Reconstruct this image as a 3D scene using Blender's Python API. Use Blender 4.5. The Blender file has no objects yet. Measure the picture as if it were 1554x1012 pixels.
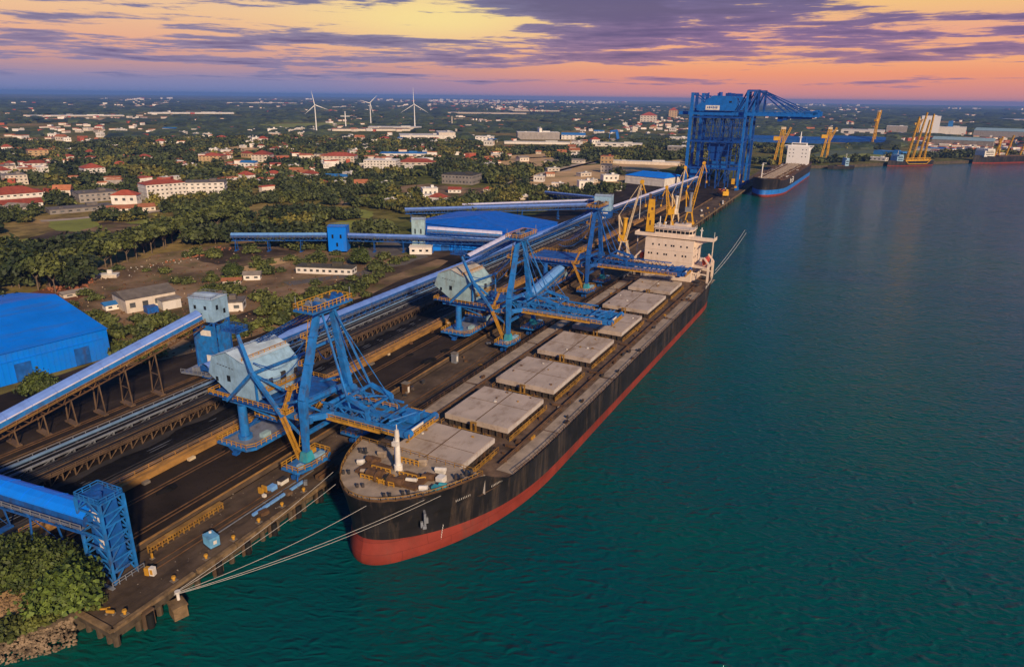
import bpy, math, random
import numpy as np
from mathutils import Vector, Matrix, noise as mn

R = math.radians
random.seed(7)
rng = np.random.default_rng(7)
scene = bpy.context.scene
col = scene.collection

# ------------------------------------------------------------------ camera
CAM_H = 86.0
F_PX, PW, PH = 1050.0, 1554, 1012
AZ, PITCH, ROLL = R(27.5), math.atan(358.5 / 1050.0), 0.0122
_Fh = Vector((-math.sin(AZ), math.cos(AZ), 0)); _Rh = Vector((math.cos(AZ), math.sin(AZ), 0)); _Uz = Vector((0, 0, 1))
_fw = _Fh * math.cos(PITCH) - _Uz * math.sin(PITCH)
_u0 = _Fh * math.sin(PITCH) + _Uz * math.cos(PITCH)
_r = _Rh * math.cos(ROLL) + _u0 * math.sin(ROLL)
_u = _u0 * math.cos(ROLL) - _Rh * math.sin(ROLL)
cd = bpy.data.cameras.new('camera'); cam = bpy.data.objects.new('camera', cd); col.objects.link(cam)
cd.sensor_width = 36.0; cd.lens = 36.0 * F_PX / PW; cd.clip_start = 0.5; cd.clip_end = 80000
mrot = Matrix(((_r.x, _u.x, -_fw.x), (_r.y, _u.y, -_fw.y), (_r.z, _u.z, -_fw.z)))
cam.matrix_world = Matrix.Translation((0, 0, CAM_H)) @ mrot.to_4x4()
scene.camera = cam

def G(px, py, z=4.0):                       # survey: photo pixel -> point on the level z
    d = _r * (px - 777) + _u * (506 - py) + _fw * F_PX
    t = (z - CAM_H) / d.z
    return Vector((d.x * t, d.y * t, z))
def proj(x, y, z):
    d = Vector((x, y, z - CAM_H)); w = d.dot(_fw)
    if w < 1: return (-9999, -9999)
    return (777 + F_PX * d.dot(_r) / w, 506 - F_PX * d.dot(_u) / w)

# ------------------------------------------------------------------ render settings
scene.view_settings.view_transform = 'Standard'
scene.view_settings.look = 'None'
scene.view_settings.exposure = 0.0
scene.view_settings.gamma = 1.0
scene.view_settings.use_curve_mapping = False
cy = scene.cycles
cy.use_denoising = True
cy.max_bounces = 5; cy.diffuse_bounces = 2; cy.glossy_bounces = 3; cy.volume_bounces = 0; cy.transmission_bounces = 2
cy.sample_clamp_indirect = 4.0
cy.caustics_reflective = False; cy.caustics_refractive = False

# ------------------------------------------------------------------ sun + sky
SUN_EL, SUN_AZ_VEC = R(27), Vector((0.80, -0.60, 0))
sd = bpy.data.lights.new('sun', 'SUN'); sun = bpy.data.objects.new('sun', sd); col.objects.link(sun)
sd.energy = 5.0; sd.angle = R(3.0); sd.color = (1.0, 0.755, 0.50)
sdir = Vector((SUN_AZ_VEC.x * math.cos(SUN_EL), SUN_AZ_VEC.y * math.cos(SUN_EL), math.sin(SUN_EL)))
sun.rotation_euler = (-sdir).to_track_quat('-Z', 'Y').to_euler()
sun.location = (300, -300, 300)

def lin(r, g, b):
    f = lambda c: (c / 255 / 12.92) if c <= 10 else ((c / 255 + .055) / 1.055) ** 2.4
    return (f(r), f(g), f(b), 1.0)

world = bpy.data.worlds.new('World'); scene.world = world; world.use_nodes = True
wt = world.node_tree; wt.nodes.clear()
def N(t, **kw):
    n = wt.nodes.new(t)
    for k, v in kw.items(): setattr(n, k, v)
    return n
def wl(a, b): wt.links.new(a, b)
def setin(n, i, v):
    if hasattr(v, 'is_output'): wl(v, n.inputs[i])
    else: n.inputs[i].default_value = v
def WM(op, a, b=None, c=None, clamp=False):
    n = N('ShaderNodeMath', operation=op); n.use_clamp = clamp
    setin(n, 0, a)
    if b is not None: setin(n, 1, b)
    if c is not None: setin(n, 2, c)
    return n.outputs[0]
def SS(x, a, b, lo=0.0, hi=1.0):
    n = N('ShaderNodeMapRange', interpolation_type='SMOOTHSTEP')
    setin(n, 0, x); setin(n, 1, a); setin(n, 2, b); setin(n, 3, lo); setin(n, 4, hi)
    return n.outputs[0]
def MIX(f, a, b):
    n = N('ShaderNodeMix', data_type='RGBA')
    setin(n, 0, f); setin(n, 6, a); setin(n, 7, b)
    return n.outputs[2]
def RAMP(x, stops):
    n = N('ShaderNodeValToRGB'); e = n.color_ramp.elements
    while len(e) < len(stops): e.new(0.5)
    for el, (p, c) in zip(e, stops): el.position = p; el.color = c
    setin(n, 0, x); return n.outputs[0]
tc = N('ShaderNodeTexCoord'); vdir = tc.outputs['Generated']
def DOT(v):
    n = N('ShaderNodeVectorMath', operation='DOT_PRODUCT'); wl(vdir, n.inputs[0]); n.inputs[1].default_value = v
    return n.outputs['Value']
s_ = DOT(tuple(_Rh)); f_ = DOT(tuple(_Fh)); z_ = DOT((0, 0, 1))
zz = WM('DIVIDE', z_, 0.16, clamp=True)
left = RAMP(zz, [(0.0, lin(118, 132, 184)), (.10, lin(140, 136, 178)), (.22, lin(200, 150, 152)), (.36, lin(238, 172, 142)), (.58, lin(246, 196, 150)), (.8, lin(240, 202, 168)), (1.0, lin(170, 165, 180))])
right = RAMP(zz, [(0.0, lin(206, 142, 146)), (.08, lin(224, 144, 138)), (.20, lin(248, 156, 118)), (.30, lin(254, 176, 124)), (.5, lin(244, 172, 140)), (.7, lin(252, 200, 130)), (1.0, lin(180, 160, 180))])
base = MIX(SS(s_, -0.35, 0.30), left, right)
# the bright break in the cloud
gx = WM('DIVIDE', WM('ADD', s_, 0.105), 0.17); gz = WM('DIVIDE', WM('ADD', z_, -0.098), 0.032)
g2 = WM('ADD', WM('MULTIPLY', gx, gx), WM('MULTIPLY', gz, gz))
glow = WM('MULTIPLY', WM('POWER', 2.718, WM('MULTIPLY', g2, -1.0)), SS(f_, 0.0, 0.3))
base = MIX(glow, base, lin(255, 226, 150))
# clouds: long flat banks
cv = N('ShaderNodeCombineXYZ'); setin(cv, 0, WM('MULTIPLY', s_, 7.6)); setin(cv, 1, WM('MULTIPLY', f_, 7.6)); setin(cv, 2, WM('MULTIPLY', WM('POWER', WM('MAXIMUM', z_, 0.0), 0.85), 74.0))
n1 = N('ShaderNodeTexNoise'); wl(cv.outputs[0], n1.inputs['Vector']); n1.inputs['Scale'].default_value = 1.0; n1.inputs['Detail'].default_value = 7; n1.inputs['Roughness'].default_value = 0.60; n1.inputs['Distortion'].default_value = 0.35
n2 = N('ShaderNodeTexNoise'); wl(cv.outputs[0], n2.inputs['Vector']); n2.inputs['Scale'].default_value = 2.4; n2.inputs['Detail'].default_value = 6; n2.inputs['Roughness'].default_value = .62
dens = WM('ADD', WM('MULTIPLY', n1.outputs['Fac'], .68), WM('MULTIPLY', n2.outputs['Fac'], .32))
def BUMP(cx, sx, cz, sz, amp):
    a = WM('DIVIDE', WM('ADD', s_, -cx), sx); b = WM('DIVIDE', WM('ADD', z_, -cz), sz)
    q = WM('ADD', WM('MULTIPLY', a, a), WM('MULTIPLY', b, b))
    return WM('MULTIPLY', WM('POWER', 2.718, WM('MULTIPLY', q, -1.0)), amp)
for b in [(0.13, .22, .124, .026, .25), (0.26, .36, .078, .022, .10), (-0.10, .12, .098, .026, -.13), (0.50, .09, .104, .012, -.06),
          (-0.36, .24, .066, .009, .09), (-0.30, .3, .044, .007, .08), (0.34, .34, .034, .007, -.17), (-0.54, .12, .114, .012, .14), (-.26, .09, .118, .010, .13), (-.42, .16, .098, .006, .07), (-0.1, .9, .004, .010, -.25), (-.36, .22, .090, .012, -.06), (.0, .14, .050, .012, .07), (.30, .3, .055, .007, .06)]:
    dens = WM('ADD', dens, BUMP(*b))
cl = SS(dens, 0.488, 0.575)
thick = SS(dens, 0.53, 0.74)
lowc = MIX(SS(s_, -.25, .2), RAMP(zz, [(0.0, lin(128, 132, 178)), (.25, lin(140, 128, 168)), (.5, lin(122, 118, 160)), (.75, lin(88, 98, 152)), (1.0, lin(84, 94, 150))]), RAMP(zz, [(0.0, lin(170, 130, 160)), (.2, lin(168, 122, 148)), (.42, lin(132, 104, 154)), (.7, lin(82, 80, 146)), (1.0, lin(76, 80, 144))]))
ccol = MIX(thick, lowc, lin(56, 60, 128))
skyc = MIX(WM('MULTIPLY', cl, 0.88), base, ccol)
# the rest of the dome: dusk blue overhead, warmer low down
up = RAMP(WM('MULTIPLY', z_, 1.0, clamp=True), [(0.0, lin(190, 160, 160)), (.15, lin(132, 160, 240)), (.34, lin(48, 104, 186)), (.7, lin(36, 76, 124)), (1.0, lin(34, 70, 110))])
skyc = MIX(SS(z_, 0.119, 0.152), skyc, up)
skyc = MIX(SS(z_, -0.02, -0.10), skyc, lin(40, 60, 90))
nish = N('ShaderNodeTexSky', sky_type='NISHITA'); nish.sun_disc = False; nish.sun_elevation = SUN_EL
nish.sun_rotation = math.atan2(sdir.x, sdir.y)
bg1 = N('ShaderNodeBackground'); wl(skyc, bg1.inputs[0]); bg1.inputs[1].default_value = 0.92
bg2 = N('ShaderNodeBackground'); wl(nish.outputs[0], bg2.inputs[0]); bg2.inputs[1].default_value = 0.004
ad = N('ShaderNodeAddShader'); wl(bg1.outputs[0], ad.inputs[0]); wl(bg2.outputs[0], ad.inputs[1])
wo = N('ShaderNodeOutputWorld'); wl(ad.outputs[0], wo.inputs['Surface'])

# ------------------------------------------------------------------ materials
def mat(name, c, rough=.6, metal=0.0, var=.25, scale=.35, dirt=None, dirt_amt=.0, dirt_scale=(.6, .6, .15), rnd=0.0, bump=0.0, bump_scale=3.0, c2=None, spec=.25, plates=False):
    m = bpy.data.materials.new(name); m.use_nodes = True
    t = m.node_tree; b = t.nodes['Principled BSDF']
    L = t.links.new
    def n(k): return t.nodes.new(k)
    co = n('ShaderNodeTexCoord')
    nz = n('ShaderNodeTexNoise'); nz.inputs['Scale'].default_value = scale; nz.inputs['Detail'].default_value = 6; nz.inputs['Roughness'].default_value = .62
    L(co.outputs['Object'], nz.inputs['Vector'])
    rp = n('ShaderNodeValToRGB'); rp.color_ramp.elements[0].position = .32; rp.color_ramp.elements[1].position = .68
    k = 1 - var
    a = c2 or tuple(x * k for x in c)
    rp.color_ramp.elements[0].color = (*a, 1); rp.color_ramp.elements[1].color = (*(x * (1 + var * .5) for x in c), 1) if not c2 else (*c, 1)
    L(nz.outputs['Fac'], rp.inputs[0]); out = rp.outputs[0]
    if dirt:
        mp = n('ShaderNodeMapping'); mp.inputs['Scale'].default_value = dirt_scale; L(co.outputs['Object'], mp.inputs[0])
        n2 = n('ShaderNodeTexNoise'); n2.inputs['Scale'].default_value = 1.0; n2.inputs['Detail'].default_value = 8; n2.inputs['Roughness'].default_value = .7
        L(mp.outputs[0], n2.inputs['Vector'])
        r2 = n('ShaderNodeValToRGB'); r2.color_ramp.elements[0].position = .5; r2.color_ramp.elements[1].position = .72
        r2.color_ramp.elements[0].color = (0, 0, 0, 1); r2.color_ramp.elements[1].color = (dirt_amt,) * 3 + (1,)
        L(n2.outputs['Fac'], r2.inputs[0])
        mx = n('ShaderNodeMix'); mx.data_type = 'RGBA'; L(r2.outputs[0], mx.inputs[0]); L(out, mx.inputs[6]); mx.inputs[7].default_value = (*dirt, 1); out = mx.outputs[2]
    if rnd:
        oi = n('ShaderNodeObjectInfo'); mr = n('ShaderNodeMapRange'); L(oi.outputs['Random'], mr.inputs[0]); mr.inputs[3].default_value = 1 - rnd; mr.inputs[4].default_value = 1 + rnd
        hs = n('ShaderNodeHueSaturation'); L(out, hs.inputs['Color']); L(mr.outputs[0], hs.inputs['Value']); out = hs.outputs[0]
    if plates:                                   # welded plates: rows along the hull
        sx = n('ShaderNodeSeparateXYZ'); L(co.outputs['Object'], sx.inputs[0]); cx = n('ShaderNodeCombineXYZ'); L(sx.outputs[1], cx.inputs[0]); L(sx.outputs[2], cx.inputs[1])
        bk = n('ShaderNodeTexBrick'); bk.inputs['Scale'].default_value = 1.0; bk.inputs['Brick Width'].default_value = 9.0; bk.inputs['Row Height'].default_value = 2.3; bk.inputs['Mortar Size'].default_value = .06; bk.inputs['Mortar Smooth'].default_value = .6
        bk.inputs['Color1'].default_value = (1, 1, 1, 1); bk.inputs['Color2'].default_value = (.78, .78, .80, 1); bk.inputs['Mortar'].default_value = (.55, .53, .5, 1); L(cx.outputs[0], bk.inputs['Vector'])
        mu = n('ShaderNodeMix'); mu.data_type = 'RGBA'; mu.blend_type = 'MULTIPLY'; mu.inputs[0].default_value = 1; L(out, mu.inputs[6]); L(bk.outputs['Color'], mu.inputs[7]); out = mu.outputs[2]
    L(out, b.inputs['Base Color'])
    b.inputs['Roughness'].default_value = rough; b.inputs['Metallic'].default_value = metal
    b.inputs['Specular IOR Level'].default_value = spec
    if bump:
        n3 = n('ShaderNodeTexNoise'); n3.inputs['Scale'].default_value = bump_scale; n3.inputs['Detail'].default_value = 5; L(co.outputs['Object'], n3.inputs['Vector'])
        bp = n('ShaderNodeBump'); bp.inputs['Strength'].default_value = bump; bp.inputs['Distance'].default_value = .3; L(n3.outputs['Fac'], bp.inputs['Height']); L(bp.outputs[0], b.inputs['Normal'])
    return m

RUST = (.16, .065, .02)
M = dict(
    blue=mat('crane blue paint', (.018, .175, .52), .36, var=.35, scale=.5, dirt=(.075, .05, .032), dirt_amt=.8, dirt_scale=(.55, .55, .3), spec=.5),
    blue_dark=mat('dark blue paint', (.012, .10, .38), .5, var=.4, scale=.5, dirt=(.05, .035, .025), dirt_amt=.75),
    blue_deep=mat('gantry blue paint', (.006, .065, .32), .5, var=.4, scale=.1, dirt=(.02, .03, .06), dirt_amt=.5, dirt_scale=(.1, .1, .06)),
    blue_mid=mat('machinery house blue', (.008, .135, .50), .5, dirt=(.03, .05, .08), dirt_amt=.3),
    teal=mat('teal paint', (.03, .30, .38), .5, dirt=RUST, dirt_amt=.5),
    pale=mat('pale blue cladding', (.27, .44, .60), .5, dirt=(.10, .13, .13), dirt_amt=.55, dirt_scale=(.5, .5, .12)),
    pale2=mat('weathered grey blue cladding', (.30, .44, .48), .55, dirt=(.16, .12, .08), dirt_amt=.5, dirt_scale=(.4, .4, .12)),
    pale_roof=mat('pale grey blue roof', (.42, .54, .66), .5, dirt=(.17, .14, .11), dirt_amt=.35, dirt_scale=(.3, .12, .3)),
    tan_roof=mat('dusty beige roof', (.46, .42, .37), .6, dirt=(.20, .16, .12), dirt_amt=.4, dirt_scale=(.3, .12, .3)),
    shed=mat('bright blue sheet metal', (.002, .19, .80), .42, var=.16, scale=.08, dirt=(.05, .10, .26), dirt_amt=.6, dirt_scale=(.35, .05, .05)),
    shed2=mat('worn blue sheet metal', (.006, .12, .58), .45, var=.2, dirt=(.10, .07, .05), dirt_amt=.35, dirt_scale=(.08, .3, .1)),
    gal=mat('periwinkle roof sheet', (.15, .27, .66), .4, var=.15, dirt=(.07, .10, .30), dirt_amt=.5, dirt_scale=(.3, .3, .3)),
    gal_w=mat('pale lilac side sheet', (.55, .55, .72), .5, var=.12, dirt=(.22, .22, .30), dirt_amt=.5),
    gal_b=mat('light blue belt cover', (.16, .36, .72), .4, var=.15, dirt=(.10, .14, .25), dirt_amt=.4),
    gal_c=mat('vivid blue roof sheet', (.006, .22, .92), .4, var=.10, dirt=(.03, .14, .5), dirt_amt=.5, dirt_scale=(.5, .12, .5)),
    yellow=mat('yellow safety paint', (.52, .27, .03), .5, dirt=RUST, dirt_amt=.7, dirt_scale=(.8, .8, .5)),
    yellow_w=mat('worn yellow rail paint', (.33, .18, .035), .6, var=.5, dirt=RUST, dirt_amt=.9, dirt_scale=(.5, .5, .5)),
    yellow_c=mat('yellow crane paint', (.68, .36, .02), .5, dirt=(.2, .1, .02), dirt_amt=.6),
    cream=mat('cream paint', (.66, .52, .34), .5, dirt=RUST, dirt_amt=.5),
    white=mat('white paint', (.72, .68, .62), .5, dirt=(.35, .28, .2), dirt_amt=.5, dirt_scale=(.6, .6, .2)),
    ship_white=mat('ship cream white', (.74, .60, .48), .5, var=.10, dirt=(.42, .28, .17), dirt_amt=.45, dirt_scale=(.5, .5, .08)),
    hull=mat('black hull paint', (.021, .020, .022), .5, var=.5, scale=.12, dirt=(.105, .075, .055), dirt_amt=.85, plates=True, dirt_scale=(.4, .4, .04)),
    boot=mat('red antifouling', (.255, .040, .026), .6, scale=.2, dirt=(.12, .05, .04), dirt_amt=.85, dirt_scale=(.25, .25, .10), plates=True),
    boot_b=mat('blue boot stripe', (.02, .17, .55), .45),
    deck=mat('brown steel deck', (.15, .098, .066), .8, var=.6, scale=.3, dirt=(.045, .034, .028), dirt_amt=.85, dirt_scale=(.15, .06, .3)),
    deck_l=mat('greyish walkway deck', (.36, .285, .215), .7, var=.3, dirt=(.10, .07, .05), dirt_amt=.7, dirt_scale=(.3, .12, .3)),
    hatch=mat('grey hatch cover', (.46, .375, .31), .65, var=.18, scale=.15, dirt=(.20, .125, .07), dirt_amt=.9, dirt_scale=(.35, .16, .3)),
    hatch_side=mat('white hatch side', (.50, .46, .43), .6, var=.15, dirt=(.25, .15, .08), dirt_amt=.6),
    coam=mat('dark coaming', (.045, .036, .03), .7, dirt=RUST, dirt_amt=.6),
    rust=mat('rusty steel', (.13, .07, .035), .8, var=.5, dirt=(.05, .03, .02), dirt_amt=.6),
    steel=mat('dark steel', (.045, .045, .05), .55, var=.4, dirt=RUST, dirt_amt=.4),
    galv=mat('galvanised steel', (.26, .28, .32), .45, metal=.3, dirt=(.08, .06, .05), dirt_amt=.6),
    pipe_b=mat('blue grey pipe', (.13, .22, .36), .45, dirt=(.05, .05, .06), dirt_amt=.6, dirt_scale=(.3, .1, .3)),
    belt=mat('coal covered belt', (.022, .020, .022), .8, var=.4, spec=.08),
    frame_br=mat('brown trestle steel', (.15, .095, .055), .7, var=.4, dirt=(.04, .03, .025), dirt_amt=.7),
    glass=mat('dark window glass', (.012, .015, .02), .12, var=.2, spec=.6),
    window_far=mat('town window', (.075, .08, .085), .3, var=.5, scale=.2, rnd=.6),
    concrete=mat('stained concrete', (.20, .17, .14), .85, var=.35, scale=.25, dirt=(.05, .04, .03), dirt_amt=.7, dirt_scale=(.4, .4, .1)),
    kerb=mat('worn quay kerb', (.23, .155, .085), .85, var=.5, scale=.5, dirt=(.045, .035, .026), dirt_amt=.85, dirt_scale=(.6, .35, .6), spec=.1),
    quay_wall=mat('quay wall', (.10, .075, .05), .85, var=.5, scale=.4, dirt=(.02, .018, .015), dirt_amt=.8, dirt_scale=(.5, .5, .2)),
    apron=mat('dusty quay apron', (.115, .082, .058), .85, var=.55, scale=.12, dirt=(.022, .019, .017), dirt_amt=.75, dirt_scale=(.25, .06, .3), bump=.15, spec=.08),
    yard=mat('coal dust ground', (.030, .022, .017), .85, var=.7, scale=.05, dirt=(.10, .072, .052), dirt_amt=.55, dirt_scale=(.12, .03, .3), bump=.25, bump_scale=.8, spec=.08),
    beltfloor=mat('grey coal floor', (.048, .044, .046), .8, var=.4, scale=.1, dirt=(.02, .02, .02), dirt_amt=.8, dirt_scale=(.9, .03, .3), spec=.08),
    coal=mat('black coal', (.012, .011, .011), .75, var=.5, scale=.4, bump=.6, bump_scale=1.5, spec=.08),
    ochre=mat('ochre runway steel', (.36, .19, .055), .7, var=.35, dirt=(.07, .045, .025), dirt_amt=.85, dirt_scale=(.6, .12, .6)),
    rubber=mat('black rubber', (.012, .012, .012), .8),
    rope=mat('pale mooring rope', (.55, .52, .48), .8, var=.15),
    orange=mat('orange red paint', (.55, .12, .03), .5, dirt=(.15, .05, .02), dirt_amt=.5),
    orange_boat=mat('lifeboat orange', (.60, .09, .03), .45),
    cont=mat('light blue container', (.13, .36, .60), .5, dirt=(.06, .08, .10), dirt_amt=.6),
    wall=mat('cream render', (.62, .54, .45), .8, var=.15, rnd=.15, dirt=(.3, .24, .18), dirt_amt=.6, dirt_scale=(.3, .3, .08)),
    wall_w=mat('white render', (.72, .67, .61), .8, var=.10, rnd=.12, dirt=(.38, .33, .28), dirt_amt=.6, dirt_scale=(.3, .3, .08)),
    wall_g=mat('grey render', (.30, .27, .25), .8, var=.2, rnd=.2, dirt=(.14, .12, .1), dirt_amt=.6, dirt_scale=(.3, .3, .08)),
    wall_t=mat('ochre render', (.50, .34, .18), .8, var=.15, rnd=.15),
    roof_r=mat('red tile roof', (.34, .075, .042), .8, var=.3, rnd=.25),
    roof_o=mat('orange tile roof', (.38, .14, .065), .8, var=.3, rnd=.25),
    roof_g=mat('grey roof', (.22, .19, .165), .8, var=.3, rnd=.3, dirt=(.08, .06, .05), dirt_amt=.6, dirt_scale=(.2, .2, .2)),
    roof_d=mat('dark weathered roof', (.075, .068, .052), .85, var=.4, rnd=.3),
    roof_w=mat('white sheet roof', (.60, .57, .53), .7, var=.15, rnd=.2),
    roof_b=mat('blue sheet roof', (.03, .16, .42), .6, var=.2, rnd=.3),
    bark=mat('pale bark', (.17, .125, .085), .9, var=.4),
    rock=mat('tan shore rock', (.26, .19, .125), .9, var=.75, scale=.9, dirt=(.03, .024, .018), dirt_amt=.95, dirt_scale=(.5, .5, .5)),
    dirt=mat('brown bare earth', (.26, .17, .10), .95, var=.75, scale=.045, dirt=(.10, .10, .028), dirt_amt=.9, dirt_scale=(.05, .05, .05), spec=.08),
    dirt_d=mat('black earth', (.085, .06, .042), .95, var=.6, scale=.05, dirt=(.17, .115, .065), dirt_amt=.6, dirt_scale=(.05, .05, .05), spec=.08),
    dirt_r=mat('red scrap earth', (.19, .08, .045), .95, var=.5, scale=.2, dirt=(.03, .025, .02), dirt_amt=.8, dirt_scale=(.2, .2, .2), spec=.08),
    tanf=mat('dry tan field', (.52, .34, .165), .95, var=.3, scale=.03, dirt=(.20, .18, .06), dirt_amt=.7, dirt_scale=(.04, .02, .04)),
    grass=mat('bright grass', (.24, .26, .045), .95, var=.35, scale=.04, dirt=(.05, .06, .015), dirt_amt=.6, dirt_scale=(.08, .08, .08)),
    path=mat('pale dusty road', (.42, .34, .27), .9, var=.25, scale=.1),
    gravel=mat('grey yard slab', (.13, .115, .105), .9, var=.3, scale=.06, dirt=(.05, .04, .035), dirt_amt=.6, dirt_scale=(.1, .05, .1)),
    turbine=mat('white turbine paint', (.80, .78, .76), .4, var=.04),
)
def leaf_mat(name, dark, light, scale):
    m = bpy.data.materials.new(name); m.use_nodes = True
    t = m.node_tree; b = t.nodes['Principled BSDF']; L = t.links.new
    co = t.nodes.new('ShaderNodeTexCoord'); geo = t.nodes.new('ShaderNodeNewGeometry')
    nz = t.nodes.new('ShaderNodeTexNoise'); nz.inputs['Scale'].default_value = scale; nz.inputs['Detail'].default_value = 4; nz.inputs['Roughness'].default_value = .7
    L(geo.outputs['Position'], nz.inputs['Vector'])
    rp = t.nodes.new('ShaderNodeValToRGB'); rp.color_ramp.elements[0].position = .36; rp.color_ramp.elements[1].position = .66
    rp.color_ramp.elements[0].color = (*dark, 1); rp.color_ramp.elements[1].color = (*light, 1)
    L(nz.outputs['Fac'], rp.inputs[0])
    isl = t.nodes.new('ShaderNodeMapRange'); L(geo.outputs['Random Per Island'], isl.inputs[0]); isl.inputs[3].default_value = .6; isl.inputs[4].default_value = 1.4
    hs = t.nodes.new('ShaderNodeHueSaturation'); L(rp.outputs[0], hs.inputs['Color']); L(isl.outputs[0], hs.inputs['Value'])
    L(hs.outputs[0], b.inputs['Base Color']); b.inputs['Roughness'].default_value = .7; b.inputs['Specular IOR Level'].default_value = .5
    return m
M['leaf'] = leaf_mat('green foliage', (.034, .050, .009), (.115, .130, .022), .08)
M['leaf_y'] = leaf_mat('yellow green foliage', (.060, .068, .011), (.20, .175, .028), .03)
M['leaf_b'] = leaf_mat('fresh green foliage', (.034, .062, .008), (.115, .165, .018), .4)
M['leaf_n'] = leaf_mat('bush foliage', (.022, .040, .006), (.085, .115, .014), .30)
M['leaf_d'] = leaf_mat('dark woodland foliage', (.018, .032, .008), (.070, .086, .018), .02)
M['leaf_f'] = leaf_mat('distant woodland foliage', (.018, .032, .010), (.060, .075, .022), .006)

# ------------------------------------------------------------------ mesh helper
class MB:
    def __init__(s): s.v = []; s.f = []; s.mi = []
    def add(s, vs, fs, mi=0):
        o = len(s.v); s.v.extend(tuple(v) for v in vs)
        for f in fs: s.f.append(tuple(i + o for i in f)); s.mi.append(mi)
        return s
    def box(s, c, d, rz=0.0, mi=0, taper=1.0):
        cx, cyy, cz = c; x, y, z = d[0] / 2, d[1] / 2, d[2] / 2
        ca, sa = math.cos(rz), math.sin(rz); vs = []
        for k, kz in ((1.0, -z), (taper, z)):
            for sx, sy in ((-1, -1), (1, -1), (1, 1), (-1, 1)):
                px, py = sx * x * k, sy * y * k
                vs.append((cx + px * ca - py * sa, cyy + px * sa + py * ca, cz + kz))
        return s.add(vs, [(3, 2, 1, 0), (4, 5, 6, 7), (0, 1, 5, 4), (1, 2, 6, 5), (2, 3, 7, 6), (3, 0, 4, 7)], mi)
    def bar(s, p, q, w, h=None, mi=0, w2=None):
        p = Vector(p); q = Vector(q); d = q - p
        if d.length < 1e-4: return s
        d.normalize(); h = h or w; k = (w2 / w) if w2 else 1.0
        a = Vector((0, 0, 1)) if abs(d.z) < .95 else Vector((0, 1, 0))
        x = d.cross(a).normalized(); y = x.cross(d).normalized()
        vs = []
        for c, kk in ((p, 1.0), (q, k)):
            for sx, sy in ((-1, -1), (1, -1), (1, 1), (-1, 1)): vs.append(c + x * (sx * w / 2 * kk) + y * (sy * h / 2 * kk))
        return s.add(vs, [(0, 1, 2, 3), (7, 6, 5, 4), (4, 5, 1, 0), (5, 6, 2, 1), (6, 7, 3, 2), (7, 4, 0, 3)], mi)
    def tube(s, p, q, r, n=10, mi=0, r2=None):
        p = Vector(p); q = Vector(q); d = (q - p).normalized(); r2 = r if r2 is None else r2
        a = Vector((0, 0, 1)) if abs(d.z) < .95 else Vector((1, 0, 0))
        x = d.cross(a).normalized(); y = d.cross(x)
        vs = [p + (x * math.cos(t) + y * math.sin(t)) * r for t in (2 * math.pi * i / n for i in range(n))] + [q + (x * math.cos(t) + y * math.sin(t)) * r2 for t in (2 * math.pi * i / n for i in range(n))]
        fs = [(i, (i + 1) % n, n + (i + 1) % n, n + i) for i in range(n)] + [tuple(range(n - 1, -1, -1)), tuple(range(n, 2 * n))]
        return s.add(vs, fs, mi)
    def path(s, pts, w, h=None, mi=0):
        for a, b in zip(pts, pts[1:]): s.bar(a, b, w, h, mi)
        return s
    def rail(s, pts, h=1.1, t=.11, step=2.2, mi=0):
        pts = [Vector(p) for p in pts]; up = Vector((0, 0, h))
        for a, b in zip(pts, pts[1:]):
            s.bar(a + up, b + up, t, t, mi); s.bar(a + up * .5, b + up * .5, t * .8, t * .8, mi)
            n = max(1, int((b - a).length / step))
            for i in range(n + 1):
                c = a.lerp(b, i / n); s.bar(c, c + up, t, t, mi)
        return s
    def truss(s, p, q, w, h, n, t=.3, t2=None, mi=0, k=1.0):
        p = Vector(p); q = Vector(q); d = (q - p).normalized(); t2 = t2 or t * .6
        a = Vector((0, 0, 1)) if abs(d.z) < .95 else Vector((0, 1, 0))
        x = d.cross(a).normalized(); y = x.cross(d).normalized()
        rings = []
        for i in range(n + 1):
            c = p.lerp(q, i / n); kk = 1 + (k - 1) * i / n
            rings.append([c + x * (sx * w / 2 * kk) + y * (sy * h / 2 * kk) for sx, sy in ((-1, -1), (1, -1), (1, 1), (-1, 1))])
        for j in range(4): s.bar(rings[0][j], rings[-1][j], t, t, mi)
        for i in range(n):
            for j in range(4):
                jj = (j + 1) % 4
                s.bar(rings[i][j], rings[i][jj], t2, t2, mi)
                if i % 2: s.bar(rings[i][j], rings[i + 1][jj], t2, t2, mi)
                else: s.bar(rings[i][jj], rings[i + 1][j], t2, t2, mi)
        for j in range(4): s.bar(rings[-1][j], rings[-1][(j + 1) % 4], t2, t2, mi)
        return s
    def prism(s, poly, a, b, axis='z', mi=0, mi_cap=None):
        n = len(poly)
        f3 = {'z': lambda u, v, w: (u, v, w), 'y': lambda u, v, w: (u, w, v), 'x': lambda u, v, w: (w, u, v)}[axis]
        vs = [f3(u, v, a) for u, v in poly] + [f3(u, v, b) for u, v in poly]
        o = len(s.v); s.v.extend(vs)
        for i in range(n): s.f.append((o + i, o + (i + 1) % n, o + n + (i + 1) % n, o + n + i)); s.mi.append(mi)
        s.f.append(tuple(o + i for i in range(n - 1, -1, -1))); s.mi.append(mi if mi_cap is None else mi_cap)
        s.f.append(tuple(o + n + i for i in range(n))); s.mi.append(mi if mi_cap is None else mi_cap)
        return s
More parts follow.
